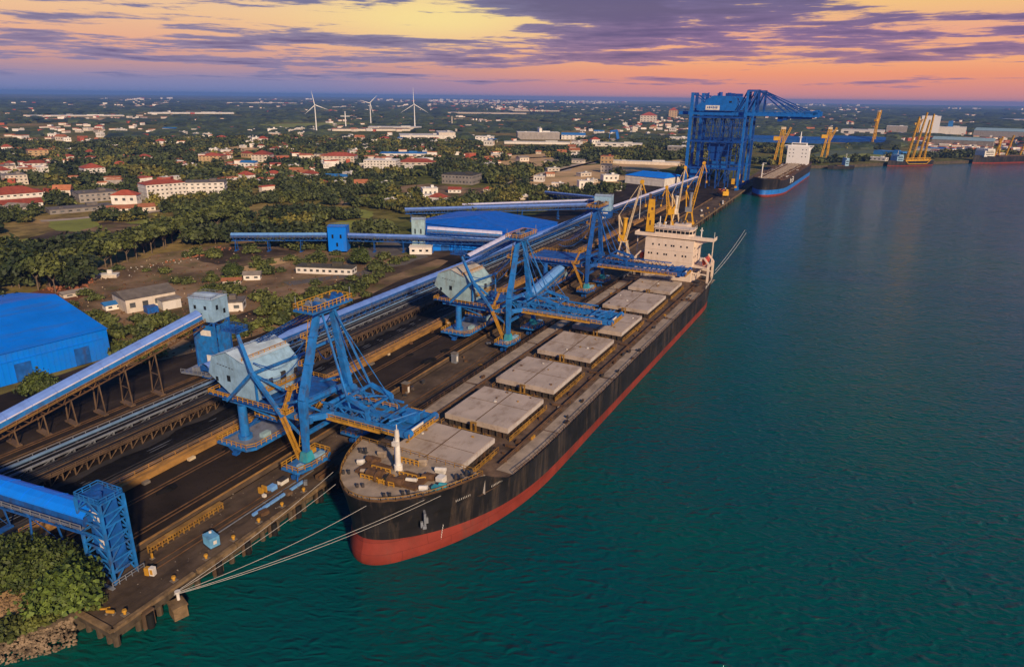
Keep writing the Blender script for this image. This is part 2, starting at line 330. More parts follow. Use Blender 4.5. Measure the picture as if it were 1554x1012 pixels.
    def build(s, name, m, parent=None, loc=None, smooth=None, rz=None):
        me = bpy.data.meshes.new(name); me.from_pydata(s.v, [], s.f)
        ms = m if isinstance(m, (list, tuple)) else [m]
        for x in ms: me.materials.append(M[x] if isinstance(x, str) else x)
        if len(ms) > 1: me.polygons.foreach_set('material_index', s.mi)
        if smooth:
            me.polygons.foreach_set('use_smooth', [True] * len(me.polygons)); me.set_sharp_from_angle(angle=R(smooth))
        me.update()
        o = bpy.data.objects.new(name, me); col.objects.link(o)
        if parent: o.parent = parent
        if loc: o.location = loc
        if rz is not None: o.rotation_euler = (0, 0, rz)
        return o
def tag(o, label=None, cat=None, group=None, kind=None):
    if label: o['label'] = label
    if cat: o['category'] = cat
    if group: o['group'] = group
    if kind: o['kind'] = kind
    return o
def thing(name, label, cat, loc=(0, 0, 0), rz=0.0, group=None):
    o = bpy.data.objects.new(name, None); col.objects.link(o); o.location = loc; o.rotation_euler = (0, 0, rz); o.empty_display_size = .5
    return tag(o, label, cat, group)
def copy_tree(o, parent=None):
    c = o.copy(); col.objects.link(c)
    if parent: c.parent = parent
    for ch in list(o.children): copy_tree(ch, c)
    return c
def sheet(name, poly, z, m, kind='structure'):
    b = MB(); b.add([(p[0], p[1], z) for p in poly], [tuple(range(len(poly)))])
    return tag(b.build(name, m), kind=kind)
QS = 0.0257                                  # the quay runs a little off the survey's axis
def qx(y): return -98.1 - QS * (y - 50)
def off(x0, y): return x0 - QS * (y - 60)

# ================================================================== SETTING
ZL = 3.9
coast = [(-24000, -400), (-500, -80), (-220, -5), (-150, 24), (-124, 36.5), (-113.5, 41), (-109, 46.5), (-107.2, 51.4), (-100.4, 52), (qx(1000) - 2.4, 1000), (-64, 1045), (3, 1140), (60, 1202), (119, 1270), (191, 1348), (400, 1570), (1200, 2420), (24000, 23000), (24000, 24500), (-24000, 24500)]
def build_land():
    m = bpy.data.materials.new('scrub land'); m.use_nodes = True; t = m.node_tree; b = t.nodes['Principled BSDF']; L = t.links.new
    geo = t.nodes.new('ShaderNodeNewGeometry')
    def nz(sc, det=6):
        n = t.nodes.new('ShaderNodeTexNoise'); n.inputs['Scale'].default_value = sc; n.inputs['Detail'].default_value = det; n.inputs['Roughness'].default_value = .65; L(geo.outputs['Position'], n.inputs['Vector']); return n.outputs['Fac']
    def rp(f, st):
        n = t.nodes.new('ShaderNodeValToRGB'); e = n.color_ramp.elements
        while len(e) < len(st): e.new(.5)
        for el, (p, c) in zip(e, st): el.position = p; el.color = (*c, 1)
        L(f, n.inputs[0]); return n.outputs[0]
    big = rp(nz(.0021, 8), [(.36, (.055, .075, .018)), (.47, (.105, .115, .030)), (.56, (.19, .155, .05)), (.66, (.32, .215, .105))])
    fine = rp(nz(.09, 5), [(.35, (.45, .45, .45)), (.65, (1.35, 1.3, 1.2))])
    mx = t.nodes.new('ShaderNodeMix'); mx.data_type = 'RGBA'; mx.blend_type = 'MULTIPLY'; mx.inputs[0].default_value = 1; L(big, mx.inputs[6]); L(fine, mx.inputs[7])
    L(mx.outputs[2], b.inputs['Base Color']); b.inputs['Roughness'].default_value = 1.0; b.inputs['Specular IOR Level'].default_value = .05
    M['land'] = m
    bb = MB(); bb.add([(x, y, ZL) for x, y in coast], [tuple(range(len(coast)))])
    bb.build('ground', 'land')['kind'] = 'structure'
    w = MB()
    for (a, c) in zip(coast, coast[1:]):
        if abs(a[0]) > 5000 or abs(c[0]) > 5000: continue
        w.add([(a[0], a[1], ZL - .02), (c[0], c[1], ZL - .02), (c[0], c[1], -3), (a[0], a[1], -3)], [(0, 1, 2, 3)])
    w.build('shore_slope', 'quay_wall')['kind'] = 'structure'
build_land()
def build_water():
    m = bpy.data.materials.new('harbour water'); m.use_nodes = True; t = m.node_tree; b = t.nodes['Principled BSDF']; L = t.links.new
    geo = t.nodes.new('ShaderNodeNewGeometry')
    mp = t.nodes.new('ShaderNodeMapping'); mp.vector_type = 'TEXTURE'; mp.inputs['Rotation'].default_value = (0, 0, R(22)); mp.inputs['Scale'].default_value = (1.6, .8, 1); L(geo.outputs['Position'], mp.inputs[0])
    def nz(sc, det, v=None):
        n = t.nodes.new('ShaderNodeTexNoise'); n.inputs['Scale'].default_value = sc; n.inputs['Detail'].default_value = det; n.inputs['Roughness'].default_value = .6; n.inputs['Distortion'].default_value = .5
        L(v or mp.outputs[0], n.inputs['Vector']); return n.outputs['Fac']
    def bump(h, st, dist, prev=None):
        n = t.nodes.new('ShaderNodeBump'); n.inputs['Strength'].default_value = st; n.inputs['Distance'].default_value = dist; L(h, n.inputs['Height'])
        if prev: L(prev, n.inputs['Normal'])
        return n.outputs[0]
    rd = t.nodes.new('ShaderNodeTexNoise'); rd.noise_type = 'RIDGED_MULTIFRACTAL'; rd.inputs['Scale'].default_value = .48; rd.inputs['Detail'].default_value = 4; rd.inputs['Roughness'].default_value = .55; rd.inputs['Distortion'].default_value = .6
    L(mp.outputs[0], rd.inputs['Vector'])
    b0 = bump(nz(.05, 3), 1.0, .9)
    b1 = bump(rd.outputs['Fac'], 1.0, .52, b0)
    b2 = bump(nz(.7, 4), .9, .42, b1)
    L(b2, b.inputs['Normal'])
    rp = t.nodes.new('ShaderNodeValToRGB'); rp.color_ramp.elements[0].position = .35; rp.color_ramp.elements[1].position = .66
    rp.color_ramp.elements[0].color = (.0006, .058, .078, 1); rp.color_ramp.elements[1].color = (.0008, .078, .060, 1)
    L(nz(.006, 3, geo.outputs['Position']), rp.inputs[0]); L(rp.outputs[0], b.inputs['Base Color'])
    b.inputs['Roughness'].default_value = .05; b.inputs['IOR'].default_value = 1.33; b.inputs['Specular IOR Level'].default_value = .15
    M['water'] = m
    S = 24400
    MB().add([(-S, -700, 0), (S, -700, 0), (S, 24500, 0), (-S, 24500, 0)], [(0, 1, 2, 3)]).build('water', 'water')['kind'] = 'structure'
build_water()

# port ground sheets
def strip(name, xa, xb, y0, y1, z, m):
    return sheet(name, [(off(xa, y0), y0), (off(xb, y0), y0), (off(xb, y1), y1), (off(xa, y1), y1)], z, m)
strip('coal_yard_ground', -212, -112, 56, 780, ZL + .03, 'yard')
strip('belt_floor', -150.5, -138.5, 56, 640, ZL + .06, 'beltfloor')
strip('service_road', -212, -196, 150, 420, ZL + .07, 'dirt_d')
def build_quay():
    b = MB()
    y0, y1 = 50, 1000
    for a, c in ((50, 67), (67, 1000)):
        xo = 0 if a == 50 else -.6
        pts = [(qx(a) + xo, a), (qx(c) + xo, c), (off(-112.4, c), c), (off(-112.4, max(a, 56)), max(a, 56))]
        if a == 50: pts = [(qx(50), 50), (qx(67), 67), (off(-112.4, 67), 67), (off(-112.4, 58), 58), (-107.2, 50)]
        n = len(pts); o = len(b.v)
        b.v += [(x, y, 4.0) for x, y in pts] + [(x, y, 2.3) for x, y in pts]
        b.f.append(tuple(o + i for i in range(n))); b.mi.append(0)
        for i in range(n): b.f.append((o + i, o + n + i, o + n + (i + 1) % n, o + (i + 1) % n)); b.mi.append(1)
    b.build('quay_pavement', ['apron', 'quay_wall'])['kind'] = 'structure'
    k = MB()
    for y in np.arange(67, 990, 9.0):
        k.box((off(-98.15, y + 4), y + 4, 3.95), (.8, 8.6, .9), QS)
    k.bar((-107.0, 50.1, 4.0), (-98.0, 50.1, 4.0), .8, .6); k.bar((-98.1, 50.2, 4.0), (qx(66), 66, 4.0), .8, .6)
    k.build('quay_kerb', 'kerb')['kind'] = 'structure'
    for y in list(np.arange(51, 130, 4.0)) + list(np.arange(330, 640, 9.0)):
        pl = MB(); pl.tube((0, 0, -3), (0, 0, 2.35), .55, 8); o = pl.build('quay_pile', 'quay_wall', smooth=40); o.location = (qx(y) - .9, y, 0)
        tag(o, 'dark round pile carrying the quay edge over the water', 'pile', 'piles under the quay edge')
    for x in (-106.2, -103.2, -100.6):
        pl = MB(); pl.tube((0, 0, -3), (0, 0, 2.35), .55, 8); o = pl.build('quay_pile', 'quay_wall', smooth=40); o.location = (x, 50.9, 0)
        tag(o, 'dark round pile carrying the quay edge over the water', 'pile', 'piles under the quay edge')
build_quay()

# sheets of open ground among the greenery (surveyed outlines)
PATCH = []
def patch(name, m, px, dz=.06):
    PATCH.append(px)
    pts = [G(x, y) for x, y in px]
    # roughen the outline
    out = []
    for a, b in zip(pts, pts[1:] + pts[:1]):
        n = 5; L_ = (b - a).length; nv = Vector((-(b - a).y, (b - a).x, 0)).normalized()
        for i in range(n):
            p = a.lerp(b, i / n); out.append(p + nv * (L_ * .05 * random.uniform(-1, 1) if i else 0))
    return sheet(name, [(p.x, p.y) for p in out], ZL + dz, m)
patch('dirt_lot', 'dirt_d', [(40, 362), (95, 346), (165, 336), (225, 340), (268, 348), (215, 362), (150, 376), (95, 386), (45, 378)], .05)
patch('dirt_lot_top', 'dirt', [(120, 350), (165, 340), (225, 343), (240, 350), (180, 352)], .09)
patch('green_field', 'grass', [(72, 336), (138, 331), (152, 342), (118, 352), (85, 350)], .07)
patch('lane', 'path', [(-10, 392), (60, 374), (92, 368), (94, 376), (60, 386), (-10, 406)], .08)
patch('scrap_ground', 'dirt_r', [(20, 452), (60, 440), (128, 424), (130, 440), (120, 458), (60, 466)], .10)
patch('scrub_ground', 'dirt', [(30, 470), (70, 430), (150, 405), (260, 382), (330, 372), (372, 366), (470, 372), (600, 385), (640, 390), (680, 396), (560, 448), (450, 492), (340, 520), (250, 545), (170, 560), (168, 505), (60, 462)], .05)
patch('scrub_ground_dark', 'dirt_d', [(285, 390), (345, 375), (420, 378), (455, 384), (400, 392), (330, 402)], .09)
patch('tan_strip', 'tanf', [(350, 408), (420, 392), (450, 388), (440, 396), (380, 412)], .11)
patch('track', 'gravel', [(430, 428), (545, 412), (640, 384), (650, 390), (550, 418), (440, 434)], .12)
patch('tan_field', 'tanf', [(755, 246), (800, 239), (842, 239), (848, 248), (812, 257), (745, 258)], .10)
patch('tan_field_east', 'tanf', [(800, 272), (845, 255), (905, 250), (1040, 242), (1040, 252), (960, 262), (900, 268), (835, 276)], .10)
patch('tan_meadow', 'grass', [(828, 280), (900, 273), (945, 274), (900, 284), (850, 288)], .12)
patch('brown_field', 'dirt', [(585, 285), (650, 279), (700, 285), (720, 293), (660, 298), (600, 292)], .10)
patch('brown_field_west', 'dirt', [(490, 305), (560, 296), (605, 297), (590, 304), (520, 313)], .10)
patch('brown_field_east', 'dirt_d', [(690, 296), (760, 292), (765, 298), (715, 304)], .10)
patch('green_meadow', 'grass', [(515, 328), (545, 317), (568, 322), (560, 332)], .10)
patch('grey_apron', 'gravel', [(545, 380), (600, 362), (650, 360), (655, 374), (600, 388), (560, 392)], .13)
patch('harbour_meadow', 'grass', [(1212, 246), (1240, 232), (1330, 228), (1425, 230), (1425, 237), (1340, 240), (1290, 245)], .14)
patch('harbour_meadow_dark', 'leaf', [(1222, 236), (1250, 228), (1330, 226), (1330, 231), (1250, 238)], .18)
patch('far_clearing', 'tanf', [(60, 181), (120, 178), (192, 180), (150, 184), (80, 185)], .10)
patch('far_clearing_west', 'grass', [(380, 189), (520, 186), (560, 190), (470, 196), (390, 195)], .10)
patch('mid_clearing', 'tanf', [(650, 242), (770, 236), (860, 232), (870, 236), (760, 244), (690, 248)], .10)

patch('grass_strip', 'grass', [(190, 338), (240, 330), (300, 327), (296, 336), (240, 343)], .10)
patch('grass_verge', 'grass', [(-10, 372), (40, 362), (92, 366), (60, 373), (-10, 388)], .07)
patch('brown_field_middle', 'dirt', [(610, 300), (660, 286), (735, 285), (742, 298), (690, 306)], .12)
patch('tan_field_middle', 'tanf', [(795, 290), (800, 270), (860, 263), (950, 266), (945, 282), (880, 292)], .13)
patch('grass_slope', 'grass', [(470, 350), (515, 336), (590, 332), (600, 342), (540, 352)], .10)
patch('lane_west', 'path', [(60, 334), (180, 326), (250, 318), (250, 320.5), (180, 328.5), (62, 337)], .16)
patch('lane_north', 'path', [(300, 262), (480, 237), (640, 223), (640, 224.6), (482, 239), (304, 264.5)], .16)
patch('field_road', 'path', [(706, 300), (820, 262), (930, 238), (934, 239.6), (826, 264), (714, 302)], .18)
patch('upland_field', 'tanf', [(330, 226), (360, 222), (400, 226), (370, 231)], .10)
patch('upland_meadow', 'grass', [(360, 231), (392, 226), (396, 232), (370, 236)], .14)
def inpoly(x, y, poly):
    c = False; j = len(poly) - 1
    for i in range(len(poly)):
        (xi, yi), (xj, yj) = poly[i], poly[j]
        if (yi > y) != (yj > y) and x < (xj - xi) * (y - yi) / (yj - yi) + xi: c = not c
        j = i
    return c

# ================================================================== SHIPS
def hull_fn(B, L, Le=50, Lw=52, ylo=1.5):
    def hb(y, lv, y0=None):              # lv 0 = waterline .. 1 = deck
        ys = ylo * (1 - lv) if y0 is None else y0; t = max(0.0, min(1.0, (y - ys) / (Lw + (Le - Lw) * lv)))
        e = .75 + (.516 - .75) * lv
        h = B / 2 * (1 - (1 - t) ** 2.5) ** e
        yn = max(0.0, y - ys); rho = 4.2 * (1 - lv) ** .7; q = min(yn, rho); nose = math.sqrt(max(0.0, q * (2 * rho - q)))
        h = (h ** 3 + nose ** 3) ** (1 / 3)
        ta = max(0.0, min(1.0, (y - (L - 42)) / 42)); h *= 1 - ta ** 2.2 * (.72 - .42 * lv)
        return h
    return hb
def build_hull(parent, B, L, zd, zfc, yfc, ydn, boot, stripe=None, mats=('hull', 'boot')):
    hb = hull_fn(B, L); ns = 64
    def ztop(y):
        if y <= yfc: return zfc + (1 - y / yfc) * .6
        if y <= ydn: return zfc + (zd - zfc) * ((y - yfc) / (ydn - yfc)) ** .8
        return zd + .9 * max(0, (y - (L - 60)) / 60) ** 2
    m = MB(); nl = 10
    for side in (1, -1):
        o = len(m.v)
        for i in range(ns + 1):
            s = i / ns; s = s ** 1.7
            for k in range(nl):
                y0 = s * L; zb = boot(y0); zt = ztop(y0); sp = stripe or 0
                z = (-2.5, 0.0, zb * .2, zb * .45, zb * .72, zb, zb + sp, zb + sp + (zt - zb - sp) * .33, zb + sp + (zt - zb - sp) * .7, zt)[k]
                lv = 0.0 if z <= 0 else min(1.0, (z / zt)) ** 1.4
                st = 1.4 * (1 - lv) - 1.5 * math.exp(-((z - 1.2) / 2.6) ** 2)
                yy = st + s * (L - st)
                m.v.append((side * hb(yy, lv, st), yy, z))
        for i in range(ns):
            for k in range(nl - 1):
                a, b_, c, d = o + i * nl + k, o + (i + 1) * nl + k, o + (i + 1) * nl + k + 1, o + i * nl + k + 1
                m.f.append((a, b_, c, d) if side > 0 else (d, c, b_, a)); m.mi.append(1 if k < 5 else (2 if k == 5 and stripe else 0))
    n1 = (ns + 1) * nl; e1 = ns * nl; 
    for k in range(nl - 1):
        m.f.append((e1 + k, n1 + e1 + k, n1 + e1 + k + 1, e1 + k + 1)); m.mi.append(1 if k < 5 else 0)
    h = m.build('hull', list(mats), parent, smooth=40)
    return hb, ztop, h
def deck_sheet(parent, name, hb, y0, y1, zf, m, inset=.25, lv=1.0, n=40):
    d = MB(); o = 0
    for i in range(n + 1):
        y = y0 + (y1 - y0) * i / n; w = max(.02, hb(y, lv) - inset)
        d.v += [(-w, y, zf(y)), (w, y, zf(y))]
        if i: d.f.append((2 * i - 2, 2 * i - 1, 2 * i + 1, 2 * i)); d.mi.append(0)
    return d.build(name, m, parent)

SX, SY = -77.3, 86.6
def bulk_carrier():
    L, B, ZD, ZF = 243, 37.6, 9.6, 14.0
    t = thing('bulk_carrier', 'long black bulk carrier with red waterline and seven grey hatches moored at the quay', 'ship', (SX, SY, 0))
    hb, zt, h = build_hull(t, B, L, ZD, ZF, 20, 28, lambda y: 2.5 + 2.9 * math.exp(-y / 22), mats=('hull', 'boot'))
    deck_sheet(t, 'main_deck', hb, 19, L - .4, lambda y: zt(max(y, 29)) - .45, 'deck')
    deck_sheet(t, 'forecastle_deck', hb, .5, 20.5, lambda y: zt(min(y, 20)) - .45, 'deck_l')
    MB().add([(-hb(20.5, 1) + .2, 20.5, 9), (hb(20.5, 1) - .2, 20.5, 9), (hb(20.5, 1) - .2, 20.5, ZF - .45), (-hb(20.5, 1) + .2, 20.5, ZF - .45)], [(0, 1, 2, 3)]).build('forecastle_bulkhead', 'hatch_side', t)
    zd = ZD - .45
    # side walkways in pale panels, each interrupted
    for sgn in (1, -1):
        w = MB(); y = 30
        while y < L - 40:
            ln = random.choice((22, 31, 26, 38))
            xa, xb = hb(y, 1) - .5, hb(min(y + ln, L - 40), 1) - .5
            w.add([(sgn * (xa - 4.2), y, zd + .06), (sgn * xa, y, zd + .06), (sgn * xb, y + ln, zd + .06), (sgn * (xb - 4.2), y + ln, zd + .06)], [(0, 1, 2, 3)])
            y += ln + random.choice((1.0, 3.5, .5))
        w.build('walkway_plating', 'deck_l', t)
    p = MB()
    for sgn in (1, -1):
        for dx, r in ((12.9, .16), (13.3, .12)):
            p.tube((sgn * dx, 32, zd + .7), (sgn * dx, 208, zd + .7), r, 6)
        for yy in np.arange(34, 206, 6.0):
            p.box((sgn * 13.1, yy, zd + .35), (1.0, .2, .7))
    p.build('deck_pipe', 'rust', t, smooth=40)
    # hatches
    HY = [(21.5, 37), (43.5, 63), (69.5, 89), (96, 116.5), (124, 146), (153, 177), (183, 201.5)]
    for i, (a, b) in enumerate(HY):
        c = MB(); yc, ln = (a + b) / 2, b - a; zh = zd + 2.0; dz = 3.5 if i == 0 else 2.9
        zh = zd + dz - 1.3
        for sx in (-1, 1):                                        # two leaves that meet on the centre line
            for k in range(2):
                c.box((sx * 4.43, yc, zh + .65), (8.74, ln, 1.3), taper=1.0) if k == 0 else None
        for s in (-1, 1):
            c.box((s * 4.43, yc, zh + 1.31), (8.5, ln - .3, .06))
        hc = c.build('hatch_cover', 'hatch', t)
        q = MB(); q.box((0, yc, zh + 1.36), (.16, ln - .2, .06))
        q.box((0, a + ln * random.uniform(.42, .58), zh + 1.375), (17.0, .07, .05))
        q.build('panel_seam', 'rust', hc)
        for _ in range(5): MB().box((random.uniform(-7.5, 7.5), random.uniform(a + 1, b - 1), zh + 1.5), (random.uniform(.2, .7), random.uniform(.2, .7), .3)).build('cover_fitting', random.choice(('rust', 'yellow_w', 'white')), hc)
        e = MB(); [MB().box((s * 8.86, yc, zh + .68), (.12, ln * .99, 1.1)).build('side_plate', 'hatch_side', hc) for s in (-1, 1)]
        k = MB(); k.box((0, yc, (zd + zh) / 2), (16.4, ln - 1.0, zh - zd))
        for s in (-1, 1):
            for yy in np.arange(a + .8, b, 1.7): k.box((s * 8.45, yy, (zd + zh) / 2), (.8, .22, zh - zd - .1))
            for xx in np.arange(-7.6, 7.8, 1.9): k.box((xx, yc + s * (ln / 2 - .35), (zd + zh) / 2), (.22, .7, zh - zd - .1))
        k.build('coaming', 'coam', hc)
        r = MB()
        for s in (-1, 1): r.rail([(s * 9.6, a - .5, zd), (s * 9.6, b + .5, zd)], 1.2, .13, 1.9)
        r.bar((9.5, a, zd + .1), (9.5, b, zd + .1), .25, .2); [r.box((9.3 + random.uniform(0, .5), random.uniform(a, b), zd + .4), (.5, random.uniform(.4, 1.2), .7)) for _ in range(6)]
        for xx in (-.6, .6): r.box((xx, a - 1.1, zd + 1.6), (.35, .35, 2.8))
        r.box((0, a - 1.1, zd + 2.9), (1.6, .5, .3)); r.bar((-5, a - 1.6, zd + .9), (5, a - 1.6, zd + .9), .16); r.bar((3, a - 1.6, zd), (3, a - 1.6, zd + 1), .2); r.bar((-3.4, a - 2, zd), (-3.4, a - 2, zd + 1.4), .5)
        r.build('hatch_rail', 'yellow_w', hc)
    for k in range(46):
        y = random.uniform(32, 204); sg = random.choice((1, 1, 1, -1)); x = sg * random.uniform(10.2, hb(y, 1) - 1.2)
        MB().box((x, y, zd + .3), (random.uniform(.3, .9), random.uniform(.4, 2.0), random.uniform(.3, 1.0))).build('deck_locker', random.choice(('rust', 'coam', 'yellow', 'deck_l', 'steel', 'rust')), t)
    # cross deck gear
    for (a, b), (c, d) in zip(HY, HY[1:]):
        ym = (b + c) / 2
        for x in (-6, -2.5, 2.5, 6): MB().box((x + random.uniform(-.5, .5), ym, zd + .6), (random.uniform(.6, 1.6), random.uniform(.6, 1.5), 1.2)).build('hatch_motor', random.choice(('rust', 'yellow', 'coam')), t)
        for x, r in ((-4.2, .35), (4.6, .3)): MB().tube((x, ym, zd), (x, ym, zd + 2.3), r, 8).build('deck_vent', 'rust', t, smooth=40)
        MB().box((11.5, ym, zd + .5), (3.2, .5, .5)).build('cross_pipe', 'rust', t)
    # gunwale rail, yellow and rusty
    for sgn in (1, -1):
        r = MB(); pts = [(sgn * (hb(y, 1) - .3), y, zt(max(y, 29)) - .4) for y in np.arange(30, L - 40, 6)]
        r.rail(pts, 1.15, .10, 2.0); r.build('side_rail', 'rust', t)
    r = MB()
    pts = [(hb(y, 1) - .35, y, zt(min(y, 20)) - .42) for y in (20, 16, 12, 8, 5, 3, 1.4, .5)]
    pts = pts + [(0, .15, zt(0) - .42)] + [(-x, y, z) for x, y, z in reversed(pts)]
    r.rail(pts, 1.15, .12, 1.2)
    r.rail([(-hb(20, 1) + .4, 20, ZF - .45), (hb(20, 1) - .4, 20, ZF - .45)], 1.1, .1)
    r.build('forecastle_rail', 'yellow_w', t)
    rr = MB(); pts2 = [(x * 1.004, y - .05, z + .46) for x, y, z in pts]; rr.path(pts2, .34, .26); rr.build('gunwale_edge', 'rust', t)
    # forecastle gear
    zf = ZF - .3
    fm = MB(); fm.tube((-.6, 13.5, zf), (-.6, 13.5, zf + 1.2), .9, 10); fm.tube((-.6, 13.5, zf + 1.2), (-.6, 13.5, zf + 7.6), .62, 10, r2=.48)
    fm.tube((-.6, 13.5, zf + 7.6), (-.6, 13.5, zf + 9.0), .56, 10, r2=.4); fm.box((-.6, 12.9, zf + 6.2), (1.2, .9, .9)); fm.tube((-.6, 13.5, zf + 9), (-.6, 13.5, zf + 10.2), .1, 6)
    fm.bar((-1.3, 13.5, zf), (-1.3, 13.5, zf + 7), .2); fm.build('foremast', 'white', t, smooth=40)
    for sx in (-1, 1):
        wl_ = MB()
        wl_.tube((sx * 1.5, 8, zf + 1.0), (sx * 4.2, 8.4, zf + 1.0), .9, 12); wl_.box((sx * 4.6, 10.6, zf + .5), (5.6, 5.0, .5)); wl_.tube((sx * 1.3, 8, zf + 1.0), (sx * 1.6, 8, zf + 1.0), 1.25, 12)
        wl_.tube((sx * 6, 12.5, zf + .8), (sx * 8.2, 13.2, zf + .8), .7, 10); wl_.box((sx * 7, 14, zf + .4), (2.4, 1.2, .8))
        wl_.build('windlass', 'rust', t, smooth=40)
    for x, y, dx, dy in ((-3, 10.8, 4.4, .3), (-3, 7, 4.0, .3), (3.2, 11.4, 4.0, .3), (1.2, 7, 3.4, .3), (6.4, 11, 1.2, 1.2), (-.8, 16.2, 6, .35)):
        wy = MB(); wy.rail([(x - dx / 2, y, zf), (x + dx / 2, y + dy, zf)], 1.2, .18, 1.0); wy.build('winch_rail', 'yellow', t)
    MB().box((0, 9, zf + .4), (1.2, 3.4, .5)).build('chain_stopper', 'yellow', t)
    for x, y, s in ((-5.2, 8.6, 1.5), (4.9, 10.2, 1.6), (8.5, 9.0, 1.1), (7.6, 16.4, 1.6), (-7, 16.2, 1.3), (-8.6, 11.2, 1.0), (2.6, 17.4, 1.2)):
        wv = MB(); wv.tube((x - s * .7, y, zf + .7), (x + s * .7, y + .5, zf + .9), .45, 10); wv.box((x, y + .2, zf + .35), (s * 1.3, .8, .7)); wv.build('mooring_winch', random.choice(('white', 'white', 'deck_l')), t, smooth=40)
    MB().box((9.6, 13.8, zf + .6), (1.5, 1.7, 1.3)).build('ventilator', 'white', t)
    for x, y in ((9, 6.4), (-9, 6.5), (11.6, 16), (-12, 15.5), (3.4, 3.6), (-3.2, 3.8), (12.6, 18.4), (6.0, 6.0)):
        wb = MB(); wb.tube((x, y, zf - .1), (x, y, zf + 1.1), .3, 8); wb.tube((x + .9, y + .6, zf - .1), (x + .9, y + .6, zf + 1.1), .3, 8); wb.box((x + .45, y + .3, zf), (2.0, 1.0, .2)); wb.build('bitt', 'steel', t, smooth=40)
    tb = MB(); tb.box((10.6, 10.6, zf + .5), (1.6, 1.2, 1.0)); tb.tube((10.6, 11.6, zf + .7), (12.0, 12.0, zf + .7), .6, 10); tb.build('deck_locker', 'teal', t)
    # anchor in its pocket, starboard bow
    an = MB(); y = 7.5
    x = hb(y, .62) + .25
    an.box((x + .1, y + .2, 9.2), (.35, 2.2, 3.0), rz=.75, taper=1.25); an.box((x + .1, y, 7.6), (.7, 2.4, .6), rz=.75); an.box((x + .2, y - .8, 8.1), (.5, .5, 1.2), rz=.75); an.box((x + .2, y + .9, 8.1), (.5, .5, 1.2), rz=.75)
    an.build('anchor', 'galv', t)
    dm = MB()
    for (yy, z0, z1) in ((11.5, .5, 5.6),):
        for k in range(10):
            z = z0 + (z1 - z0) * k / 9; dm.box((hb(yy + 1, min(1, (z / 13)) ** 1.4) + .03, yy, z), (.10, .22, .34), rz=.9)
    for (yy, zz) in ((13.5, 10.6), (22.5, 10.0)):
        for k in range(9): dm.box((hb(yy + k * .4, .8) + .03, yy + k * .4, zz), (.07, .2, .36), rz=.75)
    dm.build('draught_mark', 'white', t)
    # accommodation block
    y0 = 213.5; z0 = zd; zt_ = 28.2 - .9
    a = MB(); a.box((-1.2, y0 + 7.5, (z0 + zt_) / 2), (21.6, 15, zt_ - z0))
    a.box((-1.2, y0 + 7.5, z0 + 1.7), (24.0, 14.4, 3.4))
    hs = a.build('accommodation_block', 'ship_white', t)
    for zz_, n, xs in ((24.7, 0, (-8.4, -5.6, -2.6, .0, 1.0, 4.2, 6.9)), (20.6, 0, (-10, -8.8, -6, -3, -2, 2, 5.2, 6.6)), (15.6, 0, (-10, -8, -6.2, -4.4, -1.6, 1.6, 4.8, 6.6))):
        for xx in xs: MB().box((xx, y0 - .02, zz_), (.62, .16, .78)).build('window', 'glass', hs)
    for zz_ in (24.2, 20.2, 15.2):
        for yy in (2.6, 5.2, 9): MB().box((9.62, y0 + yy, zz_), (.16, .62, .8)).build('window', 'glass', hs)
    st = MB()
    for zz_ in (13.2, 17.8, 22.6): st.box((-1.2, y0 + 7.5, zz_), (21.78, 15.18, .22))
    st.build('deck_edge', 'ship_white', hs)
    bw = MB(); bw.box((0, y0 + 5, 28.0), (35.4, 6.4, .5)); bw.box((0, y0 + 1.9, 28.7), (35.4, .18, 1.1)); bw.box((17.6, y0 + 5, 28.7), (.18, 6.4, 1.1)); bw.box((-17.6, y0 + 5, 28.7), (.18, 6.4, 1.1))
    for s in (-1, 1):                                    # curved brackets under the wings
        pr = [(s * 9.55 - (1.2 if s < 0 else 0), 27.75), (s * 16.2, 27.75), (s * 13.0, 26.6), (s * 11.0, 25.0), (s * 9.7 - (1.2 if s < 0 else 0), 22.5)]
        bw.prism(pr if s < 0 else list(reversed(pr)), y0 + 3.2, y0 + 4.4, 'y')
    bw.build('bridge_wing', 'ship_white', t)
    wh = MB(); wh.prism([(-8.6, y0 + 2.0), (6.6, y0 + 2.0), (8.0, y0 + 3.4), (8.0, y0 + 9), (-8.6, y0 + 9)], 28.3, 31.7); wh.prism([(-9.1, y0 + 1.5), (7.1, y0 + 1.5), (8.5, y0 + 2.9), (8.5, y0 + 9.4), (-9.1, y0 + 9.4)], 31.7, 32.05)
    whp = wh.build('wheelhouse', 'ship_white', t)
    for i in range(8): MB().box((-7.5 + i * 1.92, y0 + 1.98, 30.5), (1.55, .16, 1.15)).build('bridge_window', 'glass', whp)
    MB().box((7.32, y0 + 2.66, 30.5), (1.3, .16, 1.15), rz=R(45)).build('bridge_window', 'glass', whp)
    for yy in (4.6, 7): MB().box((8.02, y0 + yy, 30.5), (.16, 1.8, 1.15)).build('bridge_window', 'glass', whp)
    r = MB(); r.rail([(-9, y0 + 9.2, 32.05), (-9, y0 + 1.7, 32.05), (7, y0 + 1.7, 32.05), (8.3, y0 + 3, 32.05), (8.3, y0 + 9.2, 32.05)], 1.0, .1)
    r.build('monkey_rail', 'white', whp)
